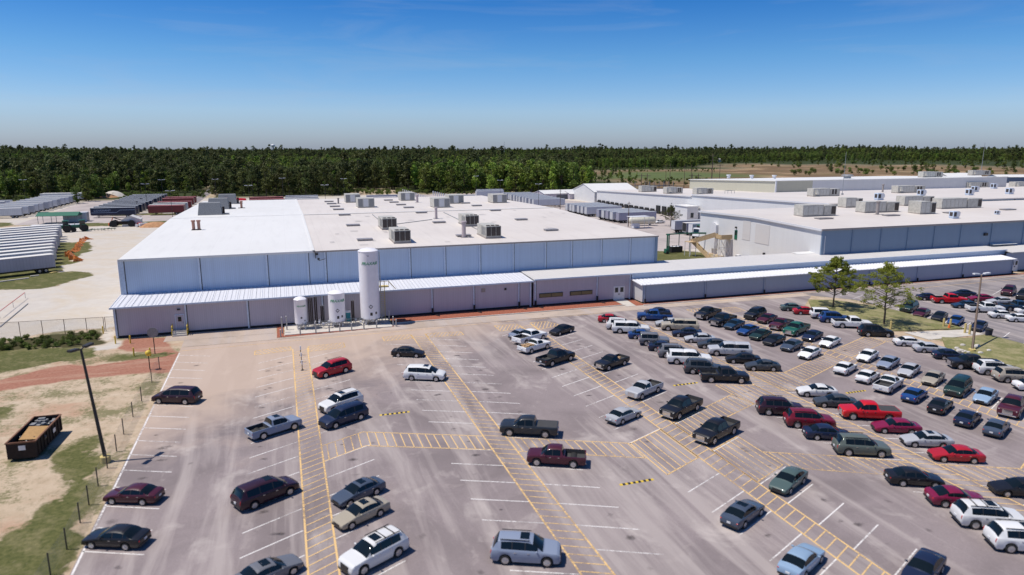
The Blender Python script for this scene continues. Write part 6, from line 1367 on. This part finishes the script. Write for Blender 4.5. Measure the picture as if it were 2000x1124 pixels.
x, y = G(470, 389, 2.5); t = empty('red_tarpaulin', (x, y, 0)); tag(t, 'bright red tarpaulin-covered load peeping over the white roof', 'tarpaulin'); b = MB(); b.add([(-3.2,-2,0),(3.2,-2,0),(3.2,2,0),(-3.2,2,0),(-2.4,-.7,3),(2.4,-.8,2.8),(2.5,.8,2.7),(-2.5,.7,3.1)], [(0,1,5,4),(1,2,6,5),(2,3,7,6),(3,0,4,7),(4,5,6,7)]); b.build('cover', simple('bright_red_tarpaulin', (.6,.01,.03), .4), t, bevel=.2); b = MB(); b.box(-3,-1.9,0,3,1.9,.2); b.build('pallet', M['wood'], t)

# roll-off dumpster with its load
a = G(22, 893, .3); c_ = G(60, 897, .3); far = G(110, 845, .3)
rz = math.atan2(far[1]-c_[1], far[0]-c_[0]); t = empty('rolloff_dumpster', ((a[0]+far[0])/2+.1, (a[1]+far[1])/2+.2, 0), R(87)); tag(t, 'rusty open roll-off dumpster full of rubbish on the sandy ground', 'dumpster')
L, Wd, Hh = 6.6, 2.35, 1.75; b = MB(); b.box(-L/2,-Wd/2,.25,L/2,Wd/2,.35).box(-L/2,-Wd/2,.351,L/2,-Wd/2+.07,Hh).box(-L/2,Wd/2-.07,.351,L/2,Wd/2,Hh).box(-L/2,-Wd/2+.071,.351,-L/2+.07,Wd/2-.071,Hh).box(L/2-.07,-Wd/2+.071,.351,L/2,Wd/2-.071,Hh)

for i in range(9): xx = -L/2+.4+i*.72; b.box(xx,-Wd/2-.08,.3,xx+.12,-Wd/2-.002,Hh-.1).box(xx,Wd/2+.002,.3,xx+.12,Wd/2+.08,Hh-.1)
b.build('hull', M['rust'], t); b = MB()
for s in (-1, 1): b.bar((-L/2,s*Wd/2,Hh+.04),(L/2,s*Wd/2,Hh+.04),.14,.1)
for s in (-1, 1): b.bar((s*L/2,-Wd/2,Hh+.04),(s*L/2,Wd/2,Hh+.04),.1,.14)
b.build('rim', simple('rust_edge', (.20,.09,.05), .8), t)
for xx in (-L/2+.5, L/2-.5):
    for s in (-.8, .8): b = MB(); b.lathe([(.16,-.1),(.16,.1)], (xx, s, .16), 12, 'Y'); b.build('roller', M['black'], t)
b = MB(); b.box(-L/2-.03,-.35,1.05,-L/2-.002,.2,1.5); b.build('notice', M['white'], t); b = MB(); b.box(.7,-Wd/2-.10,.9,1.3,-Wd/2-.081,1.3); b.build('notice', M['white'], t)
b = MB(); rs = random.Random(8)
for i in range(40): b.ball((rs.uniform(-3,3), rs.uniform(-1,1), rs.uniform(.6,1.3)), (rs.uniform(.5,1.1), rs.uniform(.5,1.0), rs.uniform(.4,.8)))
lo = b.build('bin_bag_heap', M['bags'], None, 60); lo.matrix_world = Matrix.Translation(t.location) @ Matrix.Rotation(R(87), 4, 'Z'); tag(lo, 'heap of dark bin bags inside the rusty dumpster', 'rubbish')
b = MB(); b.add([(-1.9,-1.0,1.45),(.9,-.9,1.62),(.9,.75,1.75),(-1.8,.7,1.5),(-1.9,-1.0,1.40),(.9,-.9,1.57),(.9,.75,1.70),(-1.8,.7,1.45)], [(0,1,2,3),(7,6,5,4),(0,4,5,1),(1,5,6,2),(2,6,7,3),(3,7,4,0)])
cb_ = b.build('cardboard_sheet', M['cardboard'], None); cb_.matrix_world = Matrix.Translation(t.location) @ Matrix.Rotation(R(87), 4, 'Z'); tag(cb_, 'large tan cardboard sheet lying on the dumpster load', 'cardboard')
b = MB()
for i in range(12): b.cbox((rs.uniform(1.0,3.0), rs.uniform(-.9,.9), rs.uniform(1.3,1.65)), (rs.uniform(.3,.9), rs.uniform(.2,.6), rs.uniform(.1,.3)), rs.uniform(0,3))
sc_ = b.build('scrap_boards', M['hvac_grey'], None); sc_.matrix_world = Matrix.Translation(t.location) @ Matrix.Rotation(R(87), 4, 'Z'); tag(sc_, 'grey and pale scraps at the far end of the dumpster load', 'rubbish')

# truck court: propane tank, yard tractor, forklift, stairs, pipe gantry
x, y = G(1254, 441); t = empty('propane_tank', (x, y, 0), R(-12)); tag(t, 'long cream propane tank on saddles under a small white canopy frame', 'tank'); b = MB(); b.lathe([(.1,-5.2),(.9,-4.9),(1.35,-4.3),(1.35,4.3),(.9,4.9),(.1,5.2)], (0,0,1.9), 24, 'X'); b.build('shell', simple('cream_tank_paint', (.62,.60,.50), .45), t, 60)
for s in (-3, 3): b = MB(); b.box(s-.2,-.9,0,s+.2,.9,.9); b.build('saddle', M['concrete'], t)
x, y = G(1246, 446); t = empty('pump_canopy', (x, y, 0)); tag(t, 'small white flat canopy on four posts beside the propane tank', 'canopy'); b = MB()
for sx in (-3.4, 3.4):
    for sy in (-1.6, 1.6): b.bar((sx, sy, 0), (sx, sy, 4.1), .12)
b.build('post', M['white'], t); b = MB(); b.box(-3.7,-1.9,4.1,3.7,1.9,4.25); b.build('roof', M['white'], t); b = MB(); b.box(-2.2,-.9,.1,.2,.9,1.6); b.build('pump_box', M['white'], t)
t = make_car('sedan', ''); x, y = G(1288, 433, .7); t.location = (x, y, .02); t.rotation_euler = (0, 0, R(190)); tag(t, 'white car parked alone by the docks beside the bare court tree', 'car')
for ch in t.children: ch.color = (.72,.72,.72,1)
x, y = G(1366, 467); t = empty('yard_truck', (x, y, 0), R(205)); tag(t, 'white-cabbed yard truck in front of the green trailer', 'truck'); t.scale = (1.15,)*3
b = MB(); b.add([(.6,-1.0,.9),(2.2,-1.0,.9),(2.2,1.0,.9),(.6,1.0,.9),(.6,-1.0,3.1),(1.7,-1.0,3.1),(1.7,1.0,3.1),(.6,1.0,3.1)], [(0,3,2,1),(4,5,6,7),(0,1,5,4),(1,2,6,5),(2,3,7,6),(3,0,4,7)]); b.build('cab', M['white'], t, bevel=.06)
b = MB(); b.box(.9,-1.04,1.9,1.7,-1.005,2.7).box(.9,1.005,1.9,1.7,1.04,2.7).add([(2.02,-.85,1.95),(2.02,.85,1.95),(1.80,.85,2.85),(1.80,-.85,2.85)], [(0,1,2,3)]); b.build('cab_window', M['glass'], t); b = MB(); b.box(-3.2,-.45,.6,2.2,.45,.89); b.build('chassis', M['rust'], t); b = MB(); b.lathe([(.55,0),(.55,.1)], (-2.0,0,1.0), 14); b.build('fifth_wheel', M['dark_metal'], t)
for xx in (1.5, -2.0):
    for s in (-.95, .95): wheel(t, xx, s, .5, .3)
for xx in (-2.8,):
    for s in (-.95, .95): wheel(t, xx, s, .5, .3)
x, y = G(1302, 496); t = empty('green_lift', (x, y, 0)); tag(t, 'teal-green lift mast standing at the left end of the pipe gantry', 'machine'); b = MB(); b.box(-.5,-.6,.3,.5,.6,1.3); b.build('body', M['green_paint'], t); b = MB(); b.bar((.3,-.4,0),(.3,-.4,5.2),.25).bar((.3,.4,0),(.3,.4,5.2),.25).bar((.3,-.5,5.1),(.3,.5,5.1),.3); b.build('mast', M['green_paint'], t)
for s in (-.6, .6): wheel(t, -.2, s, .35, .25)
x, y = G(1318, 493); t = empty('black_skip', (x, y, 0)); tag(t, 'black open bin with white contents under the pipe gantry', 'bin'); b = MB(); b.box(-1.7,-1.1,.1,1.7,-1.0,1.7).box(-1.7,1.0,.1,1.7,1.1,1.7).box(-1.7,-.999,.1,-1.6,.999,1.7).box(1.6,-.999,.1,1.7,.999,1.7); b.build('hull', M['black'], t); b = MB()
for i in range(8): b.ball((rs.uniform(-1.2,1.2), rs.uniform(-.6,.6), 1.5), (.9,.8,.5))
b.build('contents', M['white'], t, 60)
t = empty('pipe_gantry', (98.5, 162, 0)); tag(t, 'long teal pipe carried on slim posts across the court to the stairs', 'gantry'); b = MB()
for xx, yy in ((0,0),(4.0,.4),(7.4,.4),(12.0,-.5)): b.bar((xx, yy, 0), (xx, yy, 5.0), .18)
b.build('post', M['hvac_grey'], t); b = MB(); b.bar((-.3,0,5.1),(7.6,.4,5.1),.3).bar((7.6,.4,5.1),(11.5,-1.0,5.1),.4); b.build('pipe', M['green_paint'], t)
# timber stairs and scaffold tower against the side wall
t = empty('timber_staircase', (108.6, 150.5, 0)); tag(t, 'timber staircase and white braced scaffold tower up to the side door', 'staircase')
b = MB()
for s in (0, 1.3): b.bar((-4.6+s*.9,-.2+s*.9,0.1),(-8.0+s*.9+1.5,5.2+s*.9,4.0),.12,.9)
b.build('lower_flight', M['wood'], t); b = MB()
for s in (0, 1.2): b.bar((-6.6,4.2+s,3.9),(-1.6,.5+s,6.0),.12,.9)
b.build('upper_flight', M['wood'], t); b = MB(); b.box(-7.9,3.7,3.7,-5.9,6.3,3.85).box(-2.0,-1.4,4.9,1.25,1.4,5.05); b.build('landing', M['wood'], t); b = MB(); b.box(-2.0,-1.5,5.06,1.25,-1.4,6.1).box(-2.1,-1.4,5.06,-2.01,1.4,6.1); b.build('parapet', M['wood'], t)
b = MB()
for xx in (-2.0, -.5, 1.1):
    for yy in (-1.4, 1.4): b.bar((xx,yy,0),(xx,yy,4.9),.11)
for yy in (-1.4, 1.4): b.bar((-2,yy,2.4),(1.1,yy,2.4),.1).bar((-2,yy,.1),(-.5,yy,2.4),.07).bar((-.5,yy,.1),(1.1,yy,2.4),.07).bar((-.5,yy,.1),(-2,yy,2.4),.07).bar((1.1,yy,.1),(-.5,yy,2.4),.07).bar((-2,yy,2.4),(-.5,yy,4.9),.07).bar((-.5,yy,2.4),(-2,yy,4.9),.07).bar((1.1,yy,2.4),(-.5,yy,4.9),.07)
for q in ((-7.8,3.8),(-7.8,6.2),(-6.0,3.8),(-6.0,6.2),(-4.6,.2)): b.bar((*q,0),(*q,3.7 if q[0] < -5 else 1.6),.12)
b.build('scaffold', M['white'], t)
x, y = G(1442, 502); t = empty('air_conditioner', (109.0, 143.2, 0)); tag(t, 'small group of white air conditioners at the foot of the white side wall', 'air conditioner'); b = MB(); b.box(-.6,-2.4,.1,.3,-.9,1.5).box(-.6,-.6,.1,.3,.6,1.3).box(-.6,.9,.1,.3,2.2,1.5); b.build('casing', M['white'], t); b = MB(); b.box(-.65,-2.2,.3,-.61,-1.1,1.3).box(-.65,1.1,.3,-.61,2.0,1.3); b.build('grille', M['louver'], t)
t = empty('traffic_cone', (*G(1853, 643), 0)); tag(t, 'orange traffic cone between the pale bollards by the second lot', 'cone'); b = MB(); b.lathe([(.25,0.05),(.04,.85)], n=14); b.build('cone', M['orange'], t, 40); b = MB(); b.box(-.3,-.3,0,.3,.3,.05); b.build('base', M['orange'], t)
t = empty('rubbish_bin', (*G(1930, 659), 0)); tag(t, 'dark blue rubbish bin by the far parking road', 'bin'); b = MB(); b.lathe([(.42,0),(.5,1.2)], n=14); b.build('body', simple('navy_plastic', (.01,.015,.04), .5), t, 40); b = MB(); b.lathe([(.55,1.2),(.5,1.32),(.1,1.4)], n=14); b.build('lid', M['black'], t, 40)
# pale rocks round the pole
for i in range(14):
    x, y = 88.6+rs.uniform(-1.2, 4.2), 67.5+rs.uniform(-2.2, 1.8); s = rs.uniform(.4, 1.0)
    b = MB().ball((0,0,.1), (s, s*.8, s*.55), 7, 4); b.v = [(q[0]*rs.uniform(.8,1.2), q[1]*rs.uniform(.8,1.2), q[2]) for q in b.v]; o = b.build('rock', M['concrete'], None, 30, loc=(x, y, .26)); tag(o, 'pale rock in the heap round the right light pole', 'rock', 'pale rocks round the right light pole')
# timber bits by the trailers
for (px, py, L, a, lab) in ((20,549,7,35,'pale plank lying on the grass below the trailers'), (68,540,1.6,20,'white slab lying beside the trailer wheels'), (110,532,4.0,70,'pale timber leaning at the trailer end')):
    x, y = G(px, py); o = MB().cbox((0,0,.12), (L,.5,.2)).build('timber_plank', M['yellow_pole'] if px > 100 else M['concrete'], None, loc=(x, y, 0)); o.rotation_euler = (0, 0, R(a)); tag(o, lab, 'plank')

# ---------------------------------------------------------------- trees
def leafmat(name, c0, c1, rnd=.45):
    m, n, p = new_mat(name); oi = N(n, 'ShaderNodeObjectInfo'); v = coords(n, True)
    f = noise(n, .55, 4, v, .7)
    c = mix(n, ramp(n, f, [(.32, 0), (.68, 1)]), c0, c1)
    hs = N(n, 'ShaderNodeHueSaturation'); n.links.new(c, hs.inputs['Color'])
    n.links.new(mathn(n, 'ADD', .5-.022, mathn(n, 'MULTIPLY', oi.outputs['Random'], .044)), hs.inputs['Hue'])
    r2 = mathn(n, 'FRACT', mathn(n, 'MULTIPLY', oi.outputs['Random'], 7.31)); n.links.new(mathn(n, 'ADD', 1-rnd, mathn(n, 'MULTIPLY', r2, rnd*2)), hs.inputs['Value'])
    n.links.new(hs.outputs[0], p.inputs['Base Color']); p.inputs['Roughness'].default_value = .6; p.inputs['Specular IOR Level'].default_value = .25
    tr = N(n, 'ShaderNodeBsdfTranslucent'); n.links.new(hs.outputs[0], tr.inputs[0]); mx = N(n, 'ShaderNodeMixShader'); mx.inputs[0].default_value = .28
    n.links.new(p.outputs[0], mx.inputs[1]); n.links.new(tr.outputs[0], mx.inputs[2]); n.links.new(mx.outputs[0], n.nodes['Material Output'].inputs[0]); return m
M['l_pine'] = leafmat('pine_needles', (.052,.066,.020), (.13,.15,.042)); M['l_broad'] = leafmat('broad_leaves', (.070,.100,.020), (.175,.225,.045)); M['l_light'] = leafmat('spring_leaves', (.105,.165,.022), (.25,.34,.055)); M['l_shrub'] = leafmat('shrub_leaves', (.035,.045,.018), (.09,.10,.04), .3)
M['bark'] = simple('tree_bark', (.10,.075,.055), .9, 0, .4, 3)
M['l_hero'] = leafmat('young_oak_leaves', (.13,.17,.018), (.30,.36,.055), .12)
def leaves(rs, blobs, n_, size, flat=.0, jit=1.0):
    """n_ leaf-sized faces spread in and on the given ellipsoids (c, r)"""
    wts = np.array([b_[1][0]*b_[1][1] for b_ in blobs]); wts = wts/wts.sum(); V = []; F = []
    pick = rs.choice(len(blobs), n_, p=wts)
    for i in pick:
        c, r_ = blobs[i]; d = rs.normal(size=3); d /= np.linalg.norm(d); q = rs.uniform(.45, 1.05)**.6
        if d[2] < -.4: d[2] *= .5
        pt = np.array(c)+d*np.array(r_)*q
        nn = d*.6+rs.normal(size=3)*.8; nn[2] = nn[2]*(1-flat)+.35; nn /= np.linalg.norm(nn)
        a = np.cross(nn, rs.normal(size=3)); a /= np.linalg.norm(a); b_ = np.cross(nn, a); s = size*rs.uniform(.55, 1.3)/2
        k = len(V); V += [tuple(pt+a*s*1.15), tuple(pt+b_*s*.7), tuple(pt-a*s), tuple(pt-b_*s*.75)]; F.append((k, k+1, k+2, k+3))
    return V, F
def tree_parts(kind, seed):
    rs = np.random.RandomState(seed); rr = random.Random(seed); tb = MB()
    if kind == 'pine':
        H = 17; tb.tube((0,0,0), (.2,0,H*.9), .26, .08, 6); blobs = []
        for i in range(19):
            z = H*rr.uniform(.13, .97); sp = (1.0-((z/H-.45)/.55)**2*.75)*3.0; a = rr.uniform(0, 6.28); d = rr.uniform(.2, .9)*sp
            blobs.append(((math.cos(a)*d, math.sin(a)*d, z), (rr.uniform(1.2, 2.0), rr.uniform(1.2, 2.0), rr.uniform(.9, 1.5)))); tb.tube((0,0,z-.8), (math.cos(a)*d, math.sin(a)*d, z), .08, .03, 4)
        blobs.append(((0,0,H*.97), (1.1,1.1,1.0))); V, F = leaves(rs, blobs, 900, .85, .1); mt = 'l_pine'
    elif kind == 'broad':
        H = 13; tb.tube((0,0,0), (0,0,H*.6), .3, .15, 6); blobs = []
        for i in range(15):
            z = H*rr.uniform(.14, .92); sp = math.sqrt(max(.05, 1-((z/H-.46)/.52)**2))*3.7; a = rr.uniform(0, 6.28); d = rr.uniform(.1, .85)*sp
            blobs.append(((math.cos(a)*d, math.sin(a)*d, z), (rr.uniform(1.2, 2.1), rr.uniform(1.2, 2.1), rr.uniform(1.0, 1.7)))); tb.tube((0,0,z*.6), (math.cos(a)*d, math.sin(a)*d, z), .1, .03, 4)
        V, F = leaves(rs, blobs, 720, .95); mt = 'l_broad'
    elif kind == 'light':
        H = 14; tb.tube((0,0,0), (0,0,H*.85), .25, .06, 6); blobs = []
        for i in range(17):
            z = H*rr.uniform(.14, .97); sp = (1-(z/H))**.7*2.9+.35; a = rr.uniform(0, 6.28); d = rr.uniform(.2, .9)*sp
            blobs.append(((math.cos(a)*d, math.sin(a)*d, z), (rr.uniform(.8, 1.5), rr.uniform(.8, 1.5), rr.uniform(.9, 1.6)))); tb.tube((0,0,z-.7), (math.cos(a)*d, math.sin(a)*d, z), .07, .02, 4)
        V, F = leaves(rs, blobs, 720, .8); mt = 'l_light'
    elif kind == 'bush':
        H = 4.5; tb.tube((0,0,0), (0,0,2.4), .12, .05, 5); blobs = [((rr.uniform(-1.1,1.1), rr.uniform(-1.1,1.1), rr.uniform(1.1,3.2)), (rr.uniform(.8,1.5), rr.uniform(.8,1.5), rr.uniform(.8,1.3))) for i in range(8)]
        V, F = leaves(rs, blobs, 380, .55); mt = 'l_broad'
    return tb, V, F, mt
def mesh_vf(name, V, F, mat):
    me = bpy.data.meshes.new(name); me.from_pydata(V, [], F); me.update(); me.materials.append(mat); return me
PROTOS = []
for kind, seeds in (('pine', (1, 2, 3, 4)), ('broad', (5, 6, 7)), ('light', (8, 9, 10)), ('bush', (11, 12))):
    for s in seeds:
        tb, V, F, mt = tree_parts(kind, s); PROTOS.append((kind, tb.mesh('trunk', M['bark'], 60), mesh_vf('crown', V, F, M[mt])))
KI = {k: [i for i, p_ in enumerate(PROTOS) if p_[0] == k] for k in ('pine', 'broad', 'light', 'bush')}
LABT = {'pine': 'dark open-crowned pine', 'broad': 'rounded mid-green tree', 'light': 'bright green pointed young tree', 'bush': 'low dark field bush'}
NAMT = {'pine': 'pine_tree', 'broad': 'broadleaf_tree', 'light': 'young_green_tree', 'bush': 'bush'}
def place_tree(i, x, y, s, rz, label=None, group=None, sz=1.0):
    kind, tm_, cm = PROTOS[i]; t = empty(NAMT[kind], (x, y, float(terrain(x, y))-.05), rz); t.scale = (s, s, s*sz)
    link('trunk', tm_, t); link('crown', cm, t); tag(t, label, 'bush' if kind == 'bush' else 'tree', group); return t
rs = np.random.RandomState(42)
front = [(-900,430),(-300,440),(-146,447),(-104,446),(-103,440),(-100,398),(-97,400),(-97,455),(-108,490),(-72,484),(-50,478),(-41,445),(2,425),(40,430),(42,470),(80,472),(84,436),(120,420),(173,392),(188,400),(205,440),(225,500),(260,590),(318,740),(400,850),(560,865),(600,905),(660,1000),(740,1060),(1000,1150),(1130,1100),(1300,1010),(1700,960),(2600,1200),(9000,1500)]
far_poly = front+[(9000,9000),(-9000,9000),(-9000,430)]
pts = []
for r0, r1, sp in ((380,560,6.9),(560,800,8.8),(800,1250,11),(1250,2000,15),(2000,3600,23)):
    xs_ = np.arange(-r1, r1, sp); X_, Y_g = np.meshgrid(xs_, xs_); X_ = X_+rs.uniform(-.45, .45, X_.shape)*sp; Y_g = Y_g+rs.uniform(-.45, .45, X_.shape)*sp
    r_ = np.hypot(X_, Y_g); az = np.degrees(np.arctan2(X_, Y_g)); k_ = (r_ >= r0) & (r_ < r1) & (az > -24) & (az < 61) & in_poly(X_, Y_g, far_poly)
    # the lane that runs back into the wood
    k_ &= ~((np.abs(X_+45.5) < 4) & (Y_g < 560))
    for x, y in zip(X_[k_], Y_g[k_]): pts.append((x, y, np.hypot(x, y), sp))
def kind_at(x, y):
    a = .65*vnoise(np.array([x]), np.array([y]), 130)[0]+.35*vnoise(np.array([x+31]), np.array([y]), 45)[0]+.22*(rs.rand()-.5)
    az = math.degrees(math.atan2(x, y)); r_ = math.hypot(x, y)
    pl = .22; 
    if 10 < az < 28 and r_ < 520: return 'light' if rs.rand() < .7 else 'broad'
    if r_ > 1000: return 'pine' if (a > .60 or rs.rand() < .06) else ('broad' if rs.rand() < .8 else 'light')
    if rs.rand() < .10: return 'light'
    if a > .60: return 'pine'
    if a > .44: return rs.choice(['broad', 'pine', 'light'], p=[.45, .30, .25])
    return rs.choice(['light', 'broad'], p=[.5, .5])
pts.sort(key=lambda q: q[2]); tall_ = []
NEAR = 225; zone_names = lambda az: ('at the left edge of the forest' if az < -12 else 'behind the navy trailers' if az < -5 else 'behind the white roof' if az < 4 else 'behind the cream roof' if az < 14 else 'in the bright grove right of centre' if az < 25 else 'along the far field')
# front-most trees: nearest to the viewer within each direction
az_b = {}; near_idx = set()
for i, q in enumerate(pts):
    b_ = int((math.degrees(math.atan2(q[0], q[1]))+24)/.72)
    if az_b.get(b_, 0) < 2 and q[2] < 1300: az_b[b_] = az_b.get(b_, 0)+1; near_idx.add(i)
near_idx = set(sorted(near_idx)[:NEAR])
inst = []
for i, (x, y, r_, sp) in enumerate(pts):
    kd = kind_at(x, y); j = int(rs.choice(KI[kd])); s = rs.uniform(.74, 1.14)*(1+.10*(sp > 9))*(1.2 if sp > 20 else 1.0)*(.70+.55*vnoise(np.array([x]), np.array([y+500]), 80)[0])
    if kd == 'pine' and rs.rand() < .10: s *= 1.3
    if kd == 'light': s *= .92
    if r_ < 520 and 10 < math.degrees(math.atan2(x, y)) < 28: s *= 1.12
    rz = rs.uniform(0, 6.28)
    if i in near_idx:
        az = math.degrees(math.atan2(x, y)); place_tree(j, x, y, s, rz, f'{LABT[kd]} {zone_names(az)}', f'{LABT[kd]}s {zone_names(az)}')
    else: inst.append((x, y, float(terrain(x, y))-.1, s, rz, j))
for (px, py, kd, s, lab) in ((168,388,'broad',1.35,'tallest dark tree at the corner of the forest behind the far left trailers'), (186,387,'broad',1.05,'bright rounded tree at the forest corner beside the sand heap'), (150,386,'pine',1.2,'dark pine behind the end of the far left trailer row')):
    x, y = G(px, py); place_tree(int(rs.choice(KI[kd])), x, y, s, 1.0, lab)
# bushes and small trees scattered over the dry field
fb = []
def scat(px0, px1, py0, py1, n_, kinds, smin, smax, lab):
    for i in range(n_):
        px, py = rs.uniform(px0, px1), rs.uniform(py0, py1); x, y = G(px, py); kd = rs.choice(kinds); j = int(rs.choice(KI[kd])); s = rs.uniform(smin, smax)
        fb.append((x, y, s, rs.uniform(0, 6.28), j, kd, lab))
scat(1126,1245,345,360,26,['bush','broad','light'],.6,1.1,'at the near left of the dry field')
scat(1130,1210,337,350,14,['pine','broad'],.6,1.0,'in the dry field left of the power poles')
scat(1540,2000,327,344,80,['bush','bush','broad'],.8,1.6,'on the brown field behind the right warehouse')
scat(1560,2000,314,327,48,['bush','broad'],.9,2.0,'between the green and brown fields')
scat(1430,1640,317,330,20,['bush','broad'],.8,1.6,'beside the dirt patches in the field')
for x, y, s, rz, j, kd, lab in fb:
    if kd in ('pine', 'broad', 'light'): s *= .6
    place_tree(j, x, y, s, rz, f'{"low dark bush" if kd == "bush" else "small round tree" if kd == "broad" else "small pine" if kd == "pine" else "small bright tree"} {lab}', f'{"low dark bushe" if kd == "bush" else "small round tree" if kd == "broad" else "small pine" if kd == "pine" else "small bright tree"}s {lab}')
# the wood behind: one object of instanced trees
src = bpy.data.collections.new('forest_tree_kinds')
for i, (kd, tm_, cm) in enumerate(PROTOS):
    bm = bmesh.new(); bm.from_mesh(cm); nf = len(bm.faces); bm.from_mesh(tm_); bm.faces.ensure_lookup_table()
    for f in bm.faces[nf:]: f.material_index = 1
    me = bpy.data.meshes.new(f'tree_kind'); bm.to_mesh(me); bm.free(); me.materials.append(cm.materials[0]); me.materials.append(M['bark'])
    o = bpy.data.objects.new(f'kind_{i:02d}', me); src.objects.link(o)
def scatter(name, pts_, label, cat):
    me = bpy.data.meshes.new(name); me.from_pydata([q[:3] for q in pts_], [], [])
    for an, ty, vals in (('scl', 'FLOAT', [q[3] for q in pts_]), ('rotz', 'FLOAT', [q[4] for q in pts_]), ('idx', 'INT', [int(q[5]) for q in pts_])):
        a = me.attributes.new(an, ty, 'POINT'); a.data.foreach_set('value', vals)
    o = link(name, me); tag(o, label, cat, kind='stuff')
    g = bpy.data.node_groups.new(name, 'GeometryNodeTree'); g.interface.new_socket('Geometry', in_out='INPUT', socket_type='NodeSocketGeometry'); g.interface.new_socket('Geometry', in_out='OUTPUT', socket_type='NodeSocketGeometry')
    gi = g.nodes.new('NodeGroupInput'); go = g.nodes.new('NodeGroupOutput'); ip = g.nodes.new('GeometryNodeInstanceOnPoints'); ci = g.nodes.new('GeometryNodeCollectionInfo')
    ci.inputs['Collection'].default_value = src; ci.inputs['Separate Children'].default_value = True; ci.inputs['Reset Children'].default_value = True
    ip.inputs['Pick Instance'].default_value = True
    def attr(nm, dt): a = g.nodes.new('GeometryNodeInputNamedAttribute'); a.data_type = dt; a.inputs['Name'].default_value = nm; return a.outputs['Attribute']
    cx_ = g.nodes.new('ShaderNodeCombineXYZ'); g.links.new(attr('rotz', 'FLOAT'), cx_.inputs[2]); cs = g.nodes.new('ShaderNodeCombineXYZ'); sc_a = attr('scl', 'FLOAT')
    for i in range(3): g.links.new(sc_a, cs.inputs[i])
    g.links.new(gi.outputs[0], ip.inputs['Points']); g.links.new(ci.outputs[0], ip.inputs['Instance']); g.links.new(attr('idx', 'INT'), ip.inputs['Instance Index'])
    g.links.new(cx_.outputs[0], ip.inputs['Rotation']); g.links.new(cs.outputs[0], ip.inputs['Scale']); g.links.new(ip.outputs[0], go.inputs[0])
    md = o.modifiers.new('scatter', 'NODES'); md.node_group = g; return o
scatter('forest', inst, 'dense mixed forest of dark pines and bright broadleaf trees filling the distance', 'forest')
# rough shrubs along the yard fence and in clearings
sp_ = []
for i in range(330):
    x = rs.uniform(-62, -27.5); y = rs.uniform(110.3, 117.0)
    if x > -29.5 and y < 112: continue
    sp_.append((x, y, -.1, rs.uniform(.08, .24), rs.uniform(0, 6.28), int(rs.choice(KI['bush']))))
scatter('undergrowth', sp_, 'rough dark green and brown undergrowth in the ditch below the yard fence', 'undergrowth')
us = []
for (px0, px1, py0, py1, n_) in ((400,1125,372,381,330),(190,400,380,387,90),(1120,1400,330,336,160),(1400,2000,318,322,160),(0,190,388,392,40),(1130,1420,350,362,110)):
    for i in range(n_): x, y = G(rs.uniform(px0, px1), rs.uniform(py0, py1)); us.append((x, y, float(terrain(x, y))-.2, rs.uniform(.3, .8), rs.uniform(0, 6.28), int(rs.choice(KI['bush']))))
scatter('scrub', us, 'low scrub growing along the foot of the forest and field edges', 'scrub')

# the two trees on the grass island, and the one in the court
def hero_tree(name, x, y, H, rad, seed, nleaf, leaf, lab, lean=0.0, dens=1.0, mat='l_hero'):
    rr = random.Random(seed); rs_ = np.random.RandomState(seed); t = empty(name, (x, y, .2 if x < 120 and y < 110 else 0)); tag(t, lab, 'tree'); tb = MB(); ends = []
    N_ = 9; prev = (0, 0, 0)
    for i in range(1, N_+1):
        q = (lean*i/N_+rr.uniform(-.08, .08), rr.uniform(-.08, .08), H*.93*i/N_); tb.tube(prev, q, .17*(1-(i-1)/N_*.9), .17*(1-i/N_*.9), 8); prev = q
    nb = int(54*dens)
    for i in range(nb):
        f = .24+.74*(i/nb); z = H*f; a = i*2.4+rr.uniform(-.4, .4); ln = rad*(1-(f-.30)**2*1.15 if f > .3 else .75)*rr.uniform(.55, 1.1); ln *= max(.25, min(1, (1.06-f)*1.9))
        p0 = (lean*f, 0, z); p1 = (p0[0]+math.cos(a)*ln*.55, math.sin(a)*ln*.55, z+ln*.22); p2 = (p0[0]+math.cos(a+.15)*ln, math.sin(a+.15)*ln, z+ln*.28+rr.uniform(-.2, .5))
        tb.tube(p0, p1, .055, .035, 5); tb.tube(p1, p2, .035, .012, 5); ends += [(p1, .35), (p2, .8), (tuple(lerp(p1[k], p2[k], .5) for k in range(3)), .6)]
        for k_ in range(4):
            b_ = a+rr.uniform(-1.1, 1.1); l2 = ln*rr.uniform(.2, .45); s0 = tuple(lerp(p1[k], p2[k], rr.random()) for k in range(3)); e = (s0[0]+math.cos(b_)*l2, s0[1]+math.sin(b_)*l2, s0[2]+rr.uniform(-.1, .6)); tb.tube(s0, e, .018, .006, 4); ends.append((e, .75))
    tb.build('trunk', M['bark'], t, 60); blobs = [(e, (rr.uniform(.22, .55)*w_+.10,)*2+(rr.uniform(.15, .35)*w_+.08,)) for e, w_ in ends]
    V, F = leaves(rs_, blobs, nleaf, leaf, .4); o = link('crown', mesh_vf('crown', V, F, M[mat]), t); return t
x, y = G(1627, 603); hero_tree('young_oak_tree', x, y, 8.8, 4.3, 3, 24000, .17, 'leafy young tree on the grass island, fuller and left of the pair')
x, y = G(1726, 637); hero_tree('young_oak_tree', x, y, 9.8, 4.6, 6, 12000, .16, 'sparser young tree on the grass island, right of the pair', -.25)
x, y = G(1310, 442); hero_tree('sparse_court_tree', x, y, 7.2, 3.6, 8, 3200, .22, 'thin half-bare tree standing by the docks in the truck court', 0, 1.0, 'l_pine')
